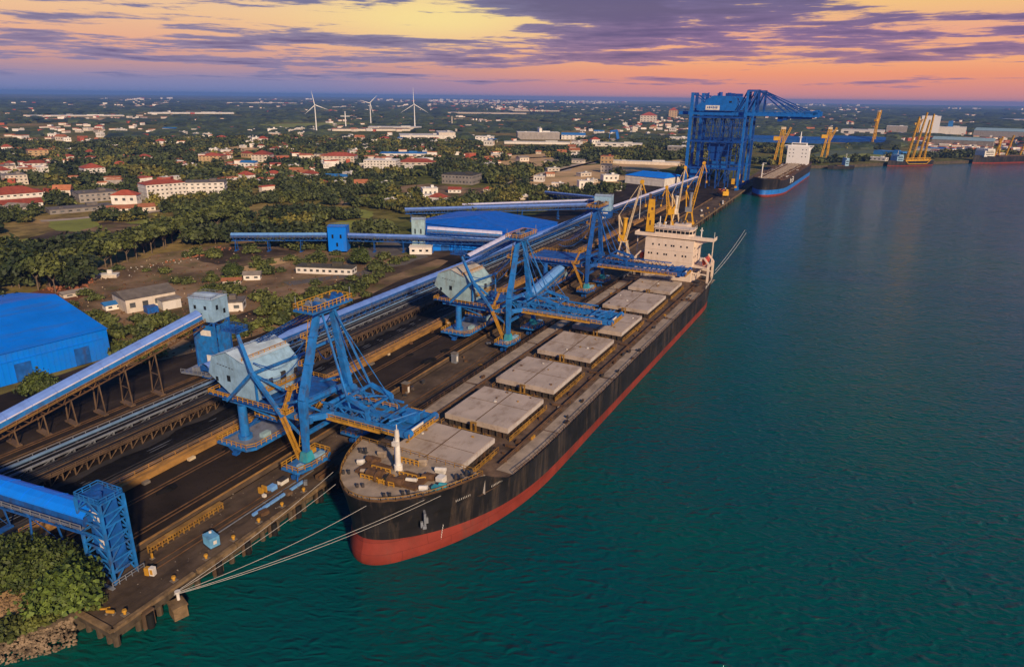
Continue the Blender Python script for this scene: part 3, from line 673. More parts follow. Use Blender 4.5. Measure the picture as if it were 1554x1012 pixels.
    rm = MB(); rm.tube((-7.4, y0 + 5, 32), (-7.4, y0 + 5, 36.4), .22, 8); rm.box((-7.4, y0 + 5, 33.2), (2.4, .4, .3)); rm.tube((-4.6, y0 + 4, 32), (-4.6, y0 + 4, 33.6), .16, 8); rm.tube((-4.6, y0 + 4, 33.5), (-4.6, y0 + 4, 34.3), .5, 8); rm.tube((11.4, y0 + 5, 28), (11.4, y0 + 5, 33), .25, 8); rm.box((11.4, y0 + 5, 31.8), (1.4, .4, .3)); rm.tube((17.3, y0 + 4, 28), (17.3, y0 + 4, 31.6), .12, 6)
    rm.build('radar_mast', 'white', t)
    fn = MB(); fn.prism([(-4, y0 + 17), (2, y0 + 17), (2.6, y0 + 23), (-4.6, y0 + 23)], z0, 31.5); fn.build('funnel', 'ship_white', t)
    fn = MB(); fn.tube((-2, y0 + 20, 31.4), (-2, y0 + 20.6, 33.4), .8, 10); fn.tube((0.2, y0 + 20, 31.4), (.2, y0 + 20.6, 33), .5, 10); fn.build('exhaust_pipe', 'steel', t, smooth=40)
    ah = MB(); ah.box((-1, y0 + 20, z0 + 3), (19, 10, 6)); ah.box((-1, y0 + 20, z0 + 6.2), (20, 11, .3)); ah.build('engine_casing', 'ship_white', t)
    # starboard davit deck with boat
    for s in (1, -1):
        dv = MB()
        for yy in (y0 + 1.5, y0 + 10.5):
            dv.bar((s * 16.6, yy, z0), (s * 16.6, yy, 17.8), .9, .7); dv.bar((s * 16.6, yy, 17.8), (s * 14.2, yy, 20.6), .7, .6)
            dv.bar((s * 16.2, yy, 13), (s * 9, yy, 13.4), .6, .5)
        dv.box((s * 13, y0 + 6.5, 16.2), (6.8, 13, .3)); dv.bar((s * 16.6, y0 + 1.5, 17.4), (s * 16.6, y0 + 10.5, 17.4), .4)
        dv.bar((s * 17, y0 + 4.5, 17.5), (s * 17, y0 + 4.5, 27.7), .35)
        dv.build('boat_davit', 'ship_white', t)
        lb = MB()
        for i in range(9):
            u = i / 8; w_ = 1.45 * math.sin(math.pi * (.08 + .84 * u)) ** .5; c = (s * 14.2, y0 + 2.4 + 8 * u, 18.4)
            for k in range(8):
                th = 2 * math.pi * k / 8; lb.v.append((c[0] + w_ * math.cos(th), c[1], c[2] + 1.5 * math.sin(th)))
            if i:
                for k in range(8): lb.f.append(((i - 1) * 8 + k, (i - 1) * 8 + (k + 1) % 8, i * 8 + (k + 1) % 8, i * 8 + k)); lb.mi.append(0)
        lb.f += [tuple(range(7, -1, -1)), tuple(range(64, 72))]; lb.mi += [0, 0]
        lb.build('lifeboat', 'orange_boat', t, smooth=50)
    r = MB()
    ys = list(np.arange(L - 38, L - 1, 4)) + [L - .6]
    pts = [(hb(y, 1) - .3, y, zt(y) - .4) for y in ys]; r.rail(pts + [(-x, y, z) for x, y, z in reversed(pts)], 1.2, .12, 2)
    r.build('stern_rail', 'white', t)
    for x, y in ((13.5, L - 36), (12.5, L - 30), (14, L - 22), (8, L - 8), (-6, L - 9), (10, L - 15)):
        sg = MB(); sg.tube((x - .8, y, zt(y) + .5), (x + .8, y, zt(y) + .5), .7, 10); sg.box((x, y + 1, zt(y) + .2), (2.4, 1.2, .9)); sg.build('stern_winch', 'steel', t, smooth=40)
    return hb, zt
hbA, ztA = bulk_carrier()

def second_ship():
    L, B, ZD, ZF = 262, 31, 14.2, 16.6
    t = thing('ore_carrier', 'black cargo ship with bright blue stripe berthed by the tall blue gantry cranes', 'ship', (-97, 688, 0), rz=-.02)
    hb, zt, h = build_hull(t, B, L, ZD, ZF, 14, 20, lambda y: 1.5 + .8 * math.exp(-y / 30), stripe=4.2, mats=('hull', 'boot', 'boot_b'))
    deck_sheet(t, 'main_deck', hb, 13, L - .4, lambda y: zt(max(y, 20)) - .3, 'rust')
    deck_sheet(t, 'forecastle_deck', hb, .5, 14, lambda y: zt(min(y, 13)) - .3, 'deck_l')
    p = MB()
    for x, r in ((-5, .6), (-3, .5), (-1, .7), (1.5, .5), (3.5, .6), (9, .4), (-9, .4)): p.tube((x, 24, ZD + 1), (x, 215, ZD + 1), r, 6)
    for y in range(24, 214, 10): p.box((0, y, ZD + .5), (14, .5, 1))
    p.build('deck_pipe', 'deck_l', t)
    g = MB()
    for y in range(28, 212, 13):
        for x in (-10, -6.5, 6.5, 10.5): g.box((x, y + random.uniform(-3, 3), ZD + .6), (random.uniform(1, 3.4), random.uniform(1, 4), random.uniform(.8, 1.8)))
    g.build('deck_fitting', 'rust', t)
    g = MB()
    for y in range(20, 212, 9): g.box((random.choice((-12, 12, 4, -3)), y, ZD + .4), (2.4, 5, .3))
    g.build('walkway_plating', 'white', t)
    [MB().path([(sg * hb(y, 1), y, zt(y) + .15) for y in range(1, L, 6)], .5, .5).build('gunwale_edge', 'rust', t) for sg in (-1, 1)]
    fm = MB(); fm.tube((-4, 12, ZF), (-4, 12, ZF + 13), .55, 8); fm.box((-4, 12, ZF + 12), (2.2, .6, .6)); fm.box((-2.6, 12, ZF + 13.4), (3.4, 1, .5)); fm.build('foremast', 'white', t)
    y0 = 218
    a = MB(); a.box((0, y0 + 8, (ZD + 35) / 2), (24, 16, 35 - ZD)); hs = a.build('accommodation_block', 'turbine', t)
    b = MB(); b.box((0, y0 + 5, 35.4), (32, 7, .8)); b.box((0, y0 + 6, 37), (17, 7, 3))
    for s in (-1, 1): b.prism([(s * 12, 35), (s * 16, 35), (s * 12, 29)][::(1 if s < 0 else -1)], y0 + 3, y0 + 6, 'y')
    b.build('bridge_wing', 'turbine', t)
    MB().box((0, y0 + 2.45, 37.1), (15, .2, 1.2)).build('bridge_window', 'glass', t)
    for z in (31, 27, 23): 
        for x in (-9, -5, 5, 9): MB().box((x, y0 - .05, z), (1.0, .15, 1.0)).build('window', 'glass', hs)
    fn = MB(); fn.prism([(-5, y0 + 17), (5, y0 + 17), (5, y0 + 25), (-5, y0 + 25)], ZD, 44); fn.build('funnel', 'blue_dark', t)
    rm = MB(); rm.tube((0, y0 + 7, 38), (0, y0 + 7, 51), .9, 8, r2=.5); rm.box((0, y0 + 7, 45), (4, .7, .6)); rm.build('radar_mast', 'turbine', t)
    em = MB()                                               # white mark on the bow
    def side(y, z): return (hb(y, (z / ZD) ** 1.4 if z < ZD else 1) + .12, y, z)
    for pts in ([(64, 12.8), (64, 7.6)], [(64, 10.6), (69, 11.0), (70, 7.8)], [(76, 13), (82, 12.4), (85, 10.4), (82, 8.2), (77, 7.8)], [(76, 10.6), (81, 10.4)]):
        em.path([side(*q) for q in pts], .3, 1.1)
    em.build('bow_emblem', 'turbine', t)
second_ship()

# ================================================================== SHIP LOADERS
LOADER_GRP = 'blue travelling ship loaders on the coal quay'
def machine_house(t, prof, house_m, roof_m):
    h = MB(); h.prism(prof, -9.2, 5.2, 'y'); hp_ = h.build('machine_house', house_m, t)
    rf = MB()
    for (p0, p1) in ((prof[3], prof[4]), (prof[4], prof[5])):
        d = Vector((p1[0] - p0[0], p1[1] - p0[1])); nx, nz_ = -d.y / d.length * .14 * -1, d.x / d.length * .14 * -1
        o = [(p0[0] + nx, p0[1] + nz_), (p1[0] + nx, p1[1] + nz_)]
        rf.add([(o[0][0], -9.6, o[0][1]), (o[1][0], -9.6, o[1][1]), (o[1][0], 5.6, o[1][1]), (o[0][0], 5.6, o[0][1])], [(0, 3, 2, 1), (0, 1, 2, 3)][:1])
        for i in range(8): yy = -9.2 + i * 2.05; rf.bar((o[0][0], yy, o[0][1] + .05), (o[1][0], yy, o[1][1] + .05), .07)
    rf.build('roof', roof_m, hp_)
    for xx, zz, w_, h_ in ((-23.4, 18.0, 1.1, 1.5), (-27.4, 17.2, .8, 1.1)): MB().box((xx, -9.23, zz), (w_, .12, h_)).build('window', 'glass', hp_)
    for i in range(6): MB().box((-26.6 + i * .95, -9.22, 21.2 - .12 * i), (.55, .1, .16)).build('vent', 'steel', hp_)
    for yy, s_1 in ((-5.5, 1.1), (-1.5, 1.5), (2.6, 1.0)): MB().box((-14.0, yy, 18.0), (.9, s_1, s_1 * 1.3)).build('vent', 'steel', hp_)
    MB().rail([(-18.6, -9, 22.9), (-18.6, 5, 22.9)], 1.0, .12, 1.6).build('house_rail', 'yellow', hp_); yr = MB(); yr.rail([(-13.2, -9, 16.4), (-13.2, 5, 16.4)], .9, .12, 1.5); yr.bar((-13.3, -8.8, 16.2), (-13.3, 5, 16.2), .9, .16); yr.build('house_rail', 'yellow', hp_); MB().rail([(-30.4, -9.6, 13.2), (-23.4, -9.8, 13.2)], .9, .14, 1).build('house_rail', 'yellow', hp_)
def ship_loader(label, x0, y, Lb, house_m, roof_m, leg_m='blue', house=True):
    t = thing('ship_loader', label, 'ship loader', (x0, y, 4.0), rz=.012, group=LOADER_GRP)
    # seaward travel platforms on bogies
    for s in (-1, 1):
        p = MB(); p.prism([(-2.6, s * 10 - 5.5), (2.4, s * 10 - 5.5), (3.4, s * 10 - 2), (3.4, s * 10 + 3), (2.2, s * 10 + 5.5), (-2.6, s * 10 + 5.5)], 2.3, 2.8)
        tp = p.build('travel_platform', leg_m, t)
        g = MB()
        for yy in (-4, -1.4, 1.4, 4): g.box((0, s * 10 + yy, .75), (.8, 1.9, 1.0)); g.tube((-.35, s * 10 + yy - .5, .35), (.35, s * 10 + yy - .5, .35), .35, 10); g.tube((-.35, s * 10 + yy + .5, .35), (.35, s * 10 + yy + .5, .35), .35, 10)
        for yy in (-2.7, 2.7): g.bar((0, s * 10 + yy, 1.2), (0, s * 10 + yy, 2.3), 1.0, 1.6)
        g.bar((0, s * 10 - 3, 2.2), (1.9, s * 10 - 5.4, .5), .35); g.bar((0, s * 10 + 3, 2.2), (1.9, s * 10 + 5.4, .5), .35)
        g.build('bogie', 'blue_dark', tp, smooth=40)
        MB().box((0, s * 10, 3.9), (2.3, 2.7, 2.3), taper=.72).build('leg_foot', 'teal', tp)
        r = MB(); r.rail([(-2.5, s * 10 - 5.4, 2.8), (2.3, s * 10 - 5.4, 2.8), (3.3, s * 10 - 2, 2.8), (3.3, s * 10 + 3, 2.8), (2.1, s * 10 + 5.4, 2.8), (-2.5, s * 10 + 5.4, 2.8), (-2.5, s * 10 - 5.4, 2.8)], 1.2, .14, 1.4)
        r.box((-1.6, s * 10 + 3.4, 3.3), (1.2, 1.6, 1.0)); r.build('guard_rail', 'yellow', tp)
        [MB().box(c, d).build('drive_cabinet', 'pale', tp) for c, d in (((1.6, s * 10 + 2.4, 3.4), (1.5, 2.2, 1.1)), ((1.2, s * 10 - 3.4, 3.2), (1.2, 1.2, .8)))]
    # A-frame
    for s in (-1, 1):
        a = MB(); k1 = (0, -9.6, 17.5) if s < 0 else (.6, 5.4, 14.2); top = (-.4, s * 2.2, 36.8)
        a.bar((0, s * 10, 4.9), k1 if s < 0 else (0, 9.4, 13), 1.2, 1.1, w2=1.7); a.bar(k1, top, 1.75, 1.5, w2=1.25)
        for f in (.15, .4, .7): c = Vector(k1).lerp(Vector(top), f); a.box(tuple(c), (1.75, 1.65, .3))
        lg = a.build('tower_leg', leg_m, t)
        l = MB(); A0, A1 = Vector((-1.6, s * 10, 6)), Vector((-1.7, s * 3.2, 36.5))
        if s < 0:
            for dx in (-.45, .45): l.bar(A0 + Vector((0, dx, 0)), A1 + Vector((0, dx, 0)), .13)
            for i in range(34): c = A0.lerp(A1, i / 33); l.bar(c + Vector((0, -.45, 0)), c + Vector((0, .45, 0)), .09)
            for i in range(4): c = A0.lerp(A1, (i + 1) / 5); l.box(tuple(c + Vector((-.6, 0, 0))), (1.6, 1.8, .1)); l.rail([tuple(c + Vector((-1.4, -.9, 0))), tuple(c + Vector((-1.4, .9, 0)))], 1, .1, .9)
            l.build('access_ladder', 'yellow', lg)
    hd = MB(); hd.prism([(-3.0, -7), (2.6, -7), (2.6, 6.2), (-3.0, 6.2)], 37.0, 37.5); hd.box((-.3, 0, 36.4), (2.6, 6.4, 1.4)); hd.box((-.3, 0, 37.9), (2.2, 8, .9))
    hp = hd.build('head_platform', leg_m, t)
    r = MB(); r.rail([(-2.9, -6.9, 37.5), (2.5, -6.9, 37.5), (2.5, 6.1, 37.5), (-2.9, 6.1, 37.5), (-2.9, -6.9, 37.5)], 1.3, .15, 1.3); r.build('guard_rail', 'yellow', hp)
    for yy in (-4.4, -1.6, 1.6, 4):
        for xx in (-.9, .9): MB().tube((xx, yy - .25, 38.4), (xx, yy + .25, 38.4), .8, 14).build('sheave', random.choice(('steel', 'blue_dark', 'galv')), hp, smooth=40)
    MB().box((0, -5.6, 38.1), (1.3, 1.2, 1.2)).build('winch_box', 'galv', hp)
    for xx, yy in ((2.2, 5.8), (-2.6, -6.5), (2.2, -6.6)): MB().tube((xx, yy, 37.5), (xx, yy, 40.4), .09, 6).build('aerial', 'galv', hp)
    tb = MB(); tb.bar((0, -9.6, 17.0), (.4, 6, 16.2), 1.0, .9); tb.bar((0, 9.6, 12.6), (.6, 4.6, 13.8), 1.2, 1.2); MB().tube((-.6, 5.4, 14.8), (1.8, 5.4, 14.8), 1.5, 14).build('hinge_drum', leg_m, t, smooth=40); tb.bar((0, -9.9, 9.2), (0, 9.9, 9.2), .8, .8)
    tb.bar((0, -9.6, 16.6), (0, 0, 9.4), .4); tb.bar((0, 9.6, 12), (0, 0, 9.4), .4); MB().bar((-.3, -5.3, 28.4), (-.3, 3.4, 28.4), .5, .5).build('cross_beam', leg_m, t)
    tb.build('cross_beam', leg_m, t)
    # portal girders back to the landward platform
    pg = MB()
    for s in (-1, 1):
        pg.bar((1, s * 8.5, 12.3), (-27, s * 8.5, 12.3), .9, 1.5); pg.bar((-8, s * 8.5, 11.6), (0, s * 9.9, 8), .5); pg.bar((-2, s * 9.4, 16.8), (-12, s * 8.5, 13), .55)
        pg.bar((-20, s * 8.5, 11.6), (-11, s * 6, 8.2), .35)
    for xx in (-27, -20, -13, -6): pg.bar((xx, -8.5, 12.2), (xx, 8.5, 12.2), .7, 1.0)
    pg.build('portal_girder', leg_m, t)
    dk = MB(); dk.box((-18.5, 0, 13.15), (23, 20.6, .18)); dkp = dk.build('machine_deck', 'blue_dark', t)
    r = MB(); r.rail([(-7, -10.2, 13.2), (-30, -10.2, 13.2), (-30, 10.2, 13.2), (-7, 10.2, 13.2)], 1.15, .13, 1.6); r.build('guard_rail', 'yellow', dkp)
    # landward columns, low platform, bogies
    lp = MB(); lp.prism([(-25.2, -13.5), (-15.5, -13.5), (-14.2, -11.5), (-14.2, 12.5), (-25.2, 12.5)], 2.4, 2.95); lpp = lp.build('landward_platform', leg_m, t)
    r = MB(); r.rail([(-25.1, -13.4, 2.95), (-15.6, -13.4, 2.95), (-14.3, -11.5, 2.95), (-14.3, 12.4, 2.95), (-25.1, 12.4, 2.95), (-25.1, -13.4, 2.95)], 1.2, .14, 1.5); r.build('guard_rail', 'yellow', lpp)
    MB().box((-20, -1, 3.0), (7.6, 22, .08)).build('deck_plate', 'galv', lpp)
    [MB().box(c, d).build('machine_cabinet', 'pale2', lpp) for c, d in (((-18, 5, 3.8), (3.4, 4, 1.7)), ((-22.5, 2, 3.6), (2, 3, 1.3)), ((-17, -6, 3.5), (1.4, 2.4, 1.0)))]
    for s in (-1, 1):
        c = MB(); c.tube((-20.4, s * 9, 2.95), (-20.4, s * 9, 3.9), 1.7, 14); c.tube((-20.4, s * 9, 3.4), (-20.4, s * 9, 11.7), 1.15, 14, r2=1.05); c.build('support_column', leg_m, t, smooth=40)
        b = MB()
        for yy in (-3, -1, 1, 3): b.box((-20.4, s * 9 + yy, .8), (.9, 1.7, 1.1)); b.tube((-20.8, s * 9 + yy, .4), (-20, s * 9 + yy, .4), .4, 10)
        b.bar((-20.4, s * 9, 1.2), (-20.4, s * 9, 2.4), 1.2, 3); b.bar((-20.4, s * 12.3, .5), (-18, s * 12.6, 2.4), .45); b.bar((-20.4, s * 12.3, .5), (-23, s * 12.6, 2.4), .45); b.box((-20.4, s * 12.4, .35), (1.4, 1.2, .5))
        b.build('bogie', 'blue_dark', t, smooth=40)
    br = MB(); br.bar((-20.4, -9, 5), (-20.4, 9, 11.4), .5); br.bar((-20.4, 9, 5), (-20.4, -9, 11.4), .5); br.bar((-14.5, 0, 3), (-9, 0, 11.8), .45)
    br.build('brace', 'blue_dark', t)
    oc = MB(); oc.box((-15.5, -3.4, 10.0), (6.4, 5.4, 3.2)); oc.box((-15.5, -3.4, 8.2), (7.4, 6.6, .25)); op = oc.build('cabin', 'blue_dark', t)
    for xx in (-17.4, -15.5, -13.6): MB().box((xx, -6.14, 10.2), (1.3, .12, 1.3)).build('window', 'white', op)
    q = MB(); q.rail([(-19, -6.6, 8.3), (-12, -6.6, 8.3), (-12, -.2, 8.3)], 1.1, .16, 1.2); q.box((-13, -5.6, 8.9), (2.2, 1.6, .9)); q.build('guard_rail', 'yellow', op)
    # machinery house: long faceted box on the deck
    prof = [(-23.4, 13.9), (-14.8, 13.9), (-13.6, 18.6), (-17.8, 22.7), (-23.0, 24.6), (-28.6, 22.6), (-30.2, 18.2)]
    if house: machine_house(t, prof, house_m, roof_m)
    bb_ = MB(); bb_.bar((-14.2, -9.6, 21.4), (-14.2, 8, 20.8), .55); bb_.bar((-14.2, -9.6, 13.4), (-14.2, -9.6, 21.4), .4); bb_.bar((-14.2, 7, 13.3), (-14.2, 7, 21), .4)
    if house: bb_.build('house_girder', leg_m, t)
    # inverted V and raking mast in front of the house
    v = MB(); ap = (-13.2, -11.2, 22.0)
    v.bar((-22.6, -11, 13.2), ap, .85, .7); v.bar((-5.6, -10.6, 12.6), ap, .85, .7); v.bar((-9.5, -2, 13.3), ap, .6); v.bar(ap, (-19.2, -9, 30.4), .95, .8, w2=.7)
    if house: v.build('raking_mast', leg_m, t)
    v = MB(); v.box((-20.2, -8.6, 30.5), (5, 3.6, .25)); v.rail([(-22.6, -10.3, 30.6), (-17.8, -10.3, 30.6), (-17.8, -6.9, 30.6), (-22.6, -6.9, 30.6), (-22.6, -10.3, 30.6)], 1, .13, 1.3); v.tube((-21, -9, 31.1), (-21, -8, 31.1), .6, 10); v.box((-19, -8.4, 31.1), (1.2, 1, 1)); house and v.build('mast_platform', 'blue_dark', t)
    # stays from the head down to the stern of the house
    st = MB()
    for s in (-1, 1):
        st.truss((-1, s * 2.2, 36.6), (-26, 4 + s * 4, 22.8), .7, .7, 18, .15); st.bar((-1, s * 2.5, 34), (-14.2, 6 + s * 2, 20.8), .2)
    st.build('backstay', 'blue_dark', t)
    # boom over the ship
    b = MB()
    for s in (-1, 1):
        b.bar((.5, s * 4.4, 13.0), (Lb, s * 4.4, 13.0), .5, 1.3); b.bar((.5, s * 4.4, 15.2), (Lb - 7, s * 4.4, 15.2), .4); b.bar((0, s * 8.5, 12.6), (4, s * 4.4, 13), .9, 1.4)
        n = int((Lb - 8) / 3)
        for i in range(n): b.bar((1 + 3 * i, s * 4.4, 13.9), (2.5 + 3 * i, s * 4.4, 15.2), .22); b.bar((2.5 + 3 * i, s * 4.4, 15.2), (4 + 3 * i, s * 4.4, 13.9), .22)
    for xx in np.arange(1.5, Lb - 4, 4): b.bar((xx, -4.4, 12.7), (xx, 4.4, 12.7), .4); b.bar((xx, -4.4, 12.7), (xx + 4, 4.4, 12.7), .25)
    b.box((Lb * .5 - 1, 0, 13.4), (Lb - 5, 1.6, .5))
    bm = b.build('boom', leg_m, t)
    b = MB(); b.box((Lb - 3, 0, 12.2), (7.2, 10.4, .3)); 
    for s in (-1, 1): b.box((Lb - 3, s * 5.1, 12.9), (7.2, .25, 1.6)); b.tube((Lb + .9, s * 4.4, 13.2), (Lb + .9, s * 5.6, 13.2), .9, 12)
    b.box((Lb + .5, 0, 12.9), (.25, 10.2, 1.6)); b.box((Lb - 3, 1.5, 13.6), (3.2, 2.4, 1.8)); b.bar((Lb - 6.4, -5, 14.4), (Lb - 6.4, 5, 14.4), .3); b.bar((Lb - 6, -4.4, 12.4), (Lb - 1, 4.2, 14.6), .25); b.tube((Lb - 4.5, -4.6, 14.8), (Lb - 1.2, 1, 15.4), .2, 8)
    bt = b.build('boom_head', leg_m, bm); 
    MB().box((Lb + .68, -1.4, 13.1), (.1, 4.6, 1.1)).build('name_board', 'white', bt)
    y_ = MB(); y_.rail([(2, -5.9, 12.4), (Lb - 2, -5.9, 12.4)], 1.05, .12, 1.7); y_.box((Lb / 2, -5.4, 12.35), (Lb - 4, 1.0, .14)); y_.rail([(Lb - 6, 5.9, 12.4), (Lb + 1.6, 5.9, 12.4), (Lb + 1.6, -5.9, 12.4)], 1.1, .14, 1.2); y_.box((Lb + 1.2, 0, 12.3), (1.0, 11.4, .14)); y_.rail([(2, 3.2, 13.8), (Lb - 8, 3.2, 13.8)], 1, .12, 1.8)
    y_.bar((3, -5.95, 12.2), (Lb - 6, -5.95, 12.2), .12, .5)
    y_.build('boom_walkway', 'yellow', bm)
    ch = MB(); ch.tube((Lb - 3, 0, 12.1), (Lb - 3, 0, 10.4), 1.5, 12, r2=1.0); ch.build('loading_spout', 'blue_dark', bm, smooth=40)
    fs = MB(); e = min(Lb * .5, 14)
    for s in (-1, 1):
        fs.bar((.4, s * 2, 36.4), (8.0, s * 4.2, 17.8), .42, .36); fs.bar((8.0, s * 4.2, 17.9), (e + 1.6, s * 4.4, 16.2), .95, .8); fs.bar((e + 1.6, s * 4.4, 16.4), (e + 1.8, s * 4.4, 13.4), .85, .75)
        fs.bar((8.0, s * 4.2, 17.6), (3.0, s * 4.4, 14.0), .5); fs.bar((8.0, s * 4.2, 17.6), (9.4, s * 4.4, 13.6), .3); fs.bar((.5, s * 2.0, 35), (e + 3, s * 3, 15.5), .14)
    fs.bar((8, -4.2, 17.8), (8, 4.2, 17.8), .5); fs.bar((e + 1.6, -4.4, 16.2), (e + 1.6, 4.4, 16.2), .45); fs.bar((8, -4.2, 17.8), (e + 1.6, 4.4, 16.2), .22); fs.tube((1.4, -4.4, 14.2), (1.4, 4.4, 14.2), .6, 10)
    fs.build('forestay', leg_m, t)
    # hanging cables looping between tower and boom
    for k, (p, q, sag) in enumerate((((-1.5, -7.5, 27), (-14, -9.8, 21), 3), ((.5, 3.4, 31), (8, 5, 17), 3), ((-1.5, -6, 30), (-16, -8, 23), 3), ((-1.4, 4, 26), (-13, 10, 21), 3), ((-1.5, -8.4, 22), (-12, -10, 16), 2))):
        pts = []
        for i in range(11): u = i / 10; c = Vector(p).lerp(Vector(q), u); pts.append((c.x, c.y, c.z - sag * 4 * u * (1 - u)))
        MB().path(pts, .18).build('power_cable', 'blue_dark', t)
    # yellow stairs
    s_ = MB()
    def stair(p, q, w=.9):
        p, q = Vector(p), Vector(q); n = int(abs(q.z - p.z) / .3)
        for dy in (-w / 2, w / 2): s_.bar(p + Vector((0, dy, 0)), q + Vector((0, dy, 0)), .12, .3); s_.bar(p + Vector((0, dy, 1.0)), q + Vector((0, dy, 1.0)), .1)
        for i in range(n + 1): c = p.lerp(q, i / n); s_.box(tuple(c), (.32, w, .06))
        for i in range(5): c = p.lerp(q, i / 4); s_.bar(c + Vector((0, w / 2, 0)), c + Vector((0, w / 2, 1)), .09); s_.bar(c + Vector((0, -w / 2, 0)), c + Vector((0, -w / 2, 1)), .09)
    stair((-1.6, -10.5, 2.9), (-6.6, -10.3, 13.2), 1.1)
    s_.box((-5.8, -9.6, 13.4), (3, 2.4, .15)); s_.rail([(-7.2, -10.8, 13.4), (-4.4, -10.8, 13.4), (-4.4, -8.4, 13.4)], 1.2, .14, 1)
    stair((-6.2, -9.4, 13.3), (-3.6, -9.2, 19.5), 1.0); s_.box((-3.4, -9.2, 19.6), (1.8, 2.4, .14)); s_.rail([(-4.2, -10.3, 19.6), (-2.6, -10.3, 19.6), (-2.6, -8.2, 19.6)], 1.1, .13, 1)
    s_.build('stairway', 'yellow', t); s_ = MB(); stair((-16, 11, 3), (-9, 11, 12.4), 1.0); s_.build('stairway', 'yellow', t)
    return t
ship_loader('near blue ship loader with pale blue machine house, its short boom over the bow hatch', -106.4, 113.2, 24.2, 'pale', 'pale_roof')
ship_loader('middle blue ship loader with beige roofed machine house, its boom behind the fourth hatch', -105.2, 209.0, 34.0, 'pale2', 'tan_roof')
ship_loader('far blue ship loader beside the white bridge block, boom over the last hatch', -107.2, 286.0, 40.0, 'pale', 'pale_roof', 'blue_dark', house=False)

# ================================================================== CONVEYOR GALLERIES
def gallery(label, p, q, w, h, roof_m, wall_m, supports=(), name='conveyor_gallery', cat='conveyor', truss=True, band=None, foot=ZL):
    p, q = Vector(p), Vector(q); d = (q - p); Lg = d.length; dn = d.normalized()
    x = dn.cross(Vector((0, 0, 1))).normalized(); up = x.cross(dn).normalized()
    t = thing(name, label, cat, (p.x, p.y, 0)); o = Vector((p.x, p.y, 0))
    P = lambda s, a, b: (p + dn * s + x * a + up * b) - o
    wl2 = MB()
    for sg in (-1, 1): wl2.add([P(0, sg * w / 2, 0), P(Lg, sg * w / 2, 0), P(Lg, sg * w / 2, h * .55), P(0, sg * w / 2, h * .55)], [(0, 1, 2, 3)])
    wl2.add([P(0, -w / 2, 0), P(Lg, -w / 2, 0), P(Lg, w / 2, 0), P(0, w / 2, 0)], [(0, 1, 2, 3)])
    for s0 in (0, Lg): wl2.add([P(s0, -w / 2, 0), P(s0, w / 2, 0), P(s0, w / 2, h * .6), P(s0, -w / 2, h * .6)], [(0, 1, 2, 3)])
    wl2.build('wall_panel', wall_m, t)
    rf = MB(); prof = [(-w / 2 - .15, h * .5), (-w / 2 - .12, h * .62), (-w * .3, h * .86), (0, h), (w * .3, h * .86), (w / 2 + .12, h * .62), (w / 2 + .15, h * .5)]
    nseg = max(2, int(Lg / 3))
    for i in range(nseg + 1):
        for a, b in prof: rf.v.append(tuple(P(Lg * i / nseg, a, b)))
    n = len(prof)
    for i in range(nseg):
        for k in range(n - 1): rf.f.append((i * n + k, i * n + k + 1, (i + 1) * n + k + 1, (i + 1) * n + k)); rf.mi.append(1 if (band and (k in (0, n - 2))) else 0)
    for i in range(0, nseg + 1, 2):
        s0 = Lg * i / nseg
        pts = [P(s0, a * 1.01, b + .04) for a, b in prof]
        rf.path(pts, .12, .08)
    rfo = rf.build('roof', [roof_m, band] if band else roof_m, t)
    if truss:
        f = MB(); nn = max(2, int(Lg / 4)); dep = 2.2
        for sg in (-1, 1):
            f.bar(P(0, sg * w * .48, -.15), P(Lg, sg * w * .48, -.15), .3); f.bar(P(0, sg * w * .42, -dep), P(Lg, sg * w * .42, -dep), .3)
            for i in range(nn):
                a, b = Lg * i / nn, Lg * (i + 1) / nn
                f.bar(P(a, sg * w * .48, -.15), P((a + b) / 2, sg * w * .42, -dep), .2); f.bar(P((a + b) / 2, sg * w * .42, -dep), P(b, sg * w * .48, -.15), .2)
        for i in range(nn + 1): f.bar(P(Lg * i / nn, -w * .42, -dep), P(Lg * i / nn, w * .42, -dep), .2)
        f.build('underframe', 'rust' if band else 'blue_dark', t)
        k = MB(); k.rail([P(0, w / 2 + .9, -.4), P(Lg, w / 2 + .9, -.4)], 1.0, .12, 2.4); k.add([P(0, w / 2, -.4), P(Lg, w / 2, -.4), P(Lg, w / 2 + .9, -.4), P(0, w / 2 + .9, -.4)], [(0, 1, 2, 3)])
        k.build('walkway', 'ochre' if band else 'galv', t)
    for s0 in supports:
        c = p + dn * s0
        tr = MB(); zt_ = c.z - (2.2 if truss else .1); hgt = zt_ - foot
        if hgt < 1: continue
        sp = w * .45; sp2 = w * .6 + hgt * .05
        for sg in (-1, 1):
            a0 = Vector((c.x, c.y, foot)) + x * sg * sp2 - o; a1 = Vector((c.x, c.y, zt_)) + x * sg * sp - o
            tr.bar(a0, a1, .26); 
        nb = max(1, int(hgt / 5))
        for i in range(nb):
            f0, f1 = i / nb, (i + 1) / nb
            l0 = Vector((c.x, c.y, foot)).lerp(Vector((c.x, c.y, zt_)), f0) - o; l1 = Vector((c.x, c.y, foot)).lerp(Vector((c.x, c.y, zt_)), f1) - o
            w0 = sp2 + (sp - sp2) * f0; w1 = sp2 + (sp - sp2) * f1
            tr.bar(l0 - x * w0, l1 + x * w1, .13); tr.bar(l1 - x * w1, l1 + x * w1, .18)
        tr.box(tuple(Vector((c.x, c.y, foot + .2)) - o), (w * 1.5, 1.4, .5), math.atan2(x.y, x.x))
        tr.build('trestle', 'frame_br' if band else 'blue_dark', t)
    return t
gallery('long rising lilac and white conveyor gallery beside the big blue shed', (-180.4, 60, 5.6), (-173.2, 131, 22.3), 3.6, 3.0, 'gal', 'blue', supports=(19, 26, 33, 40.5, 48, 57), band='gal_w')
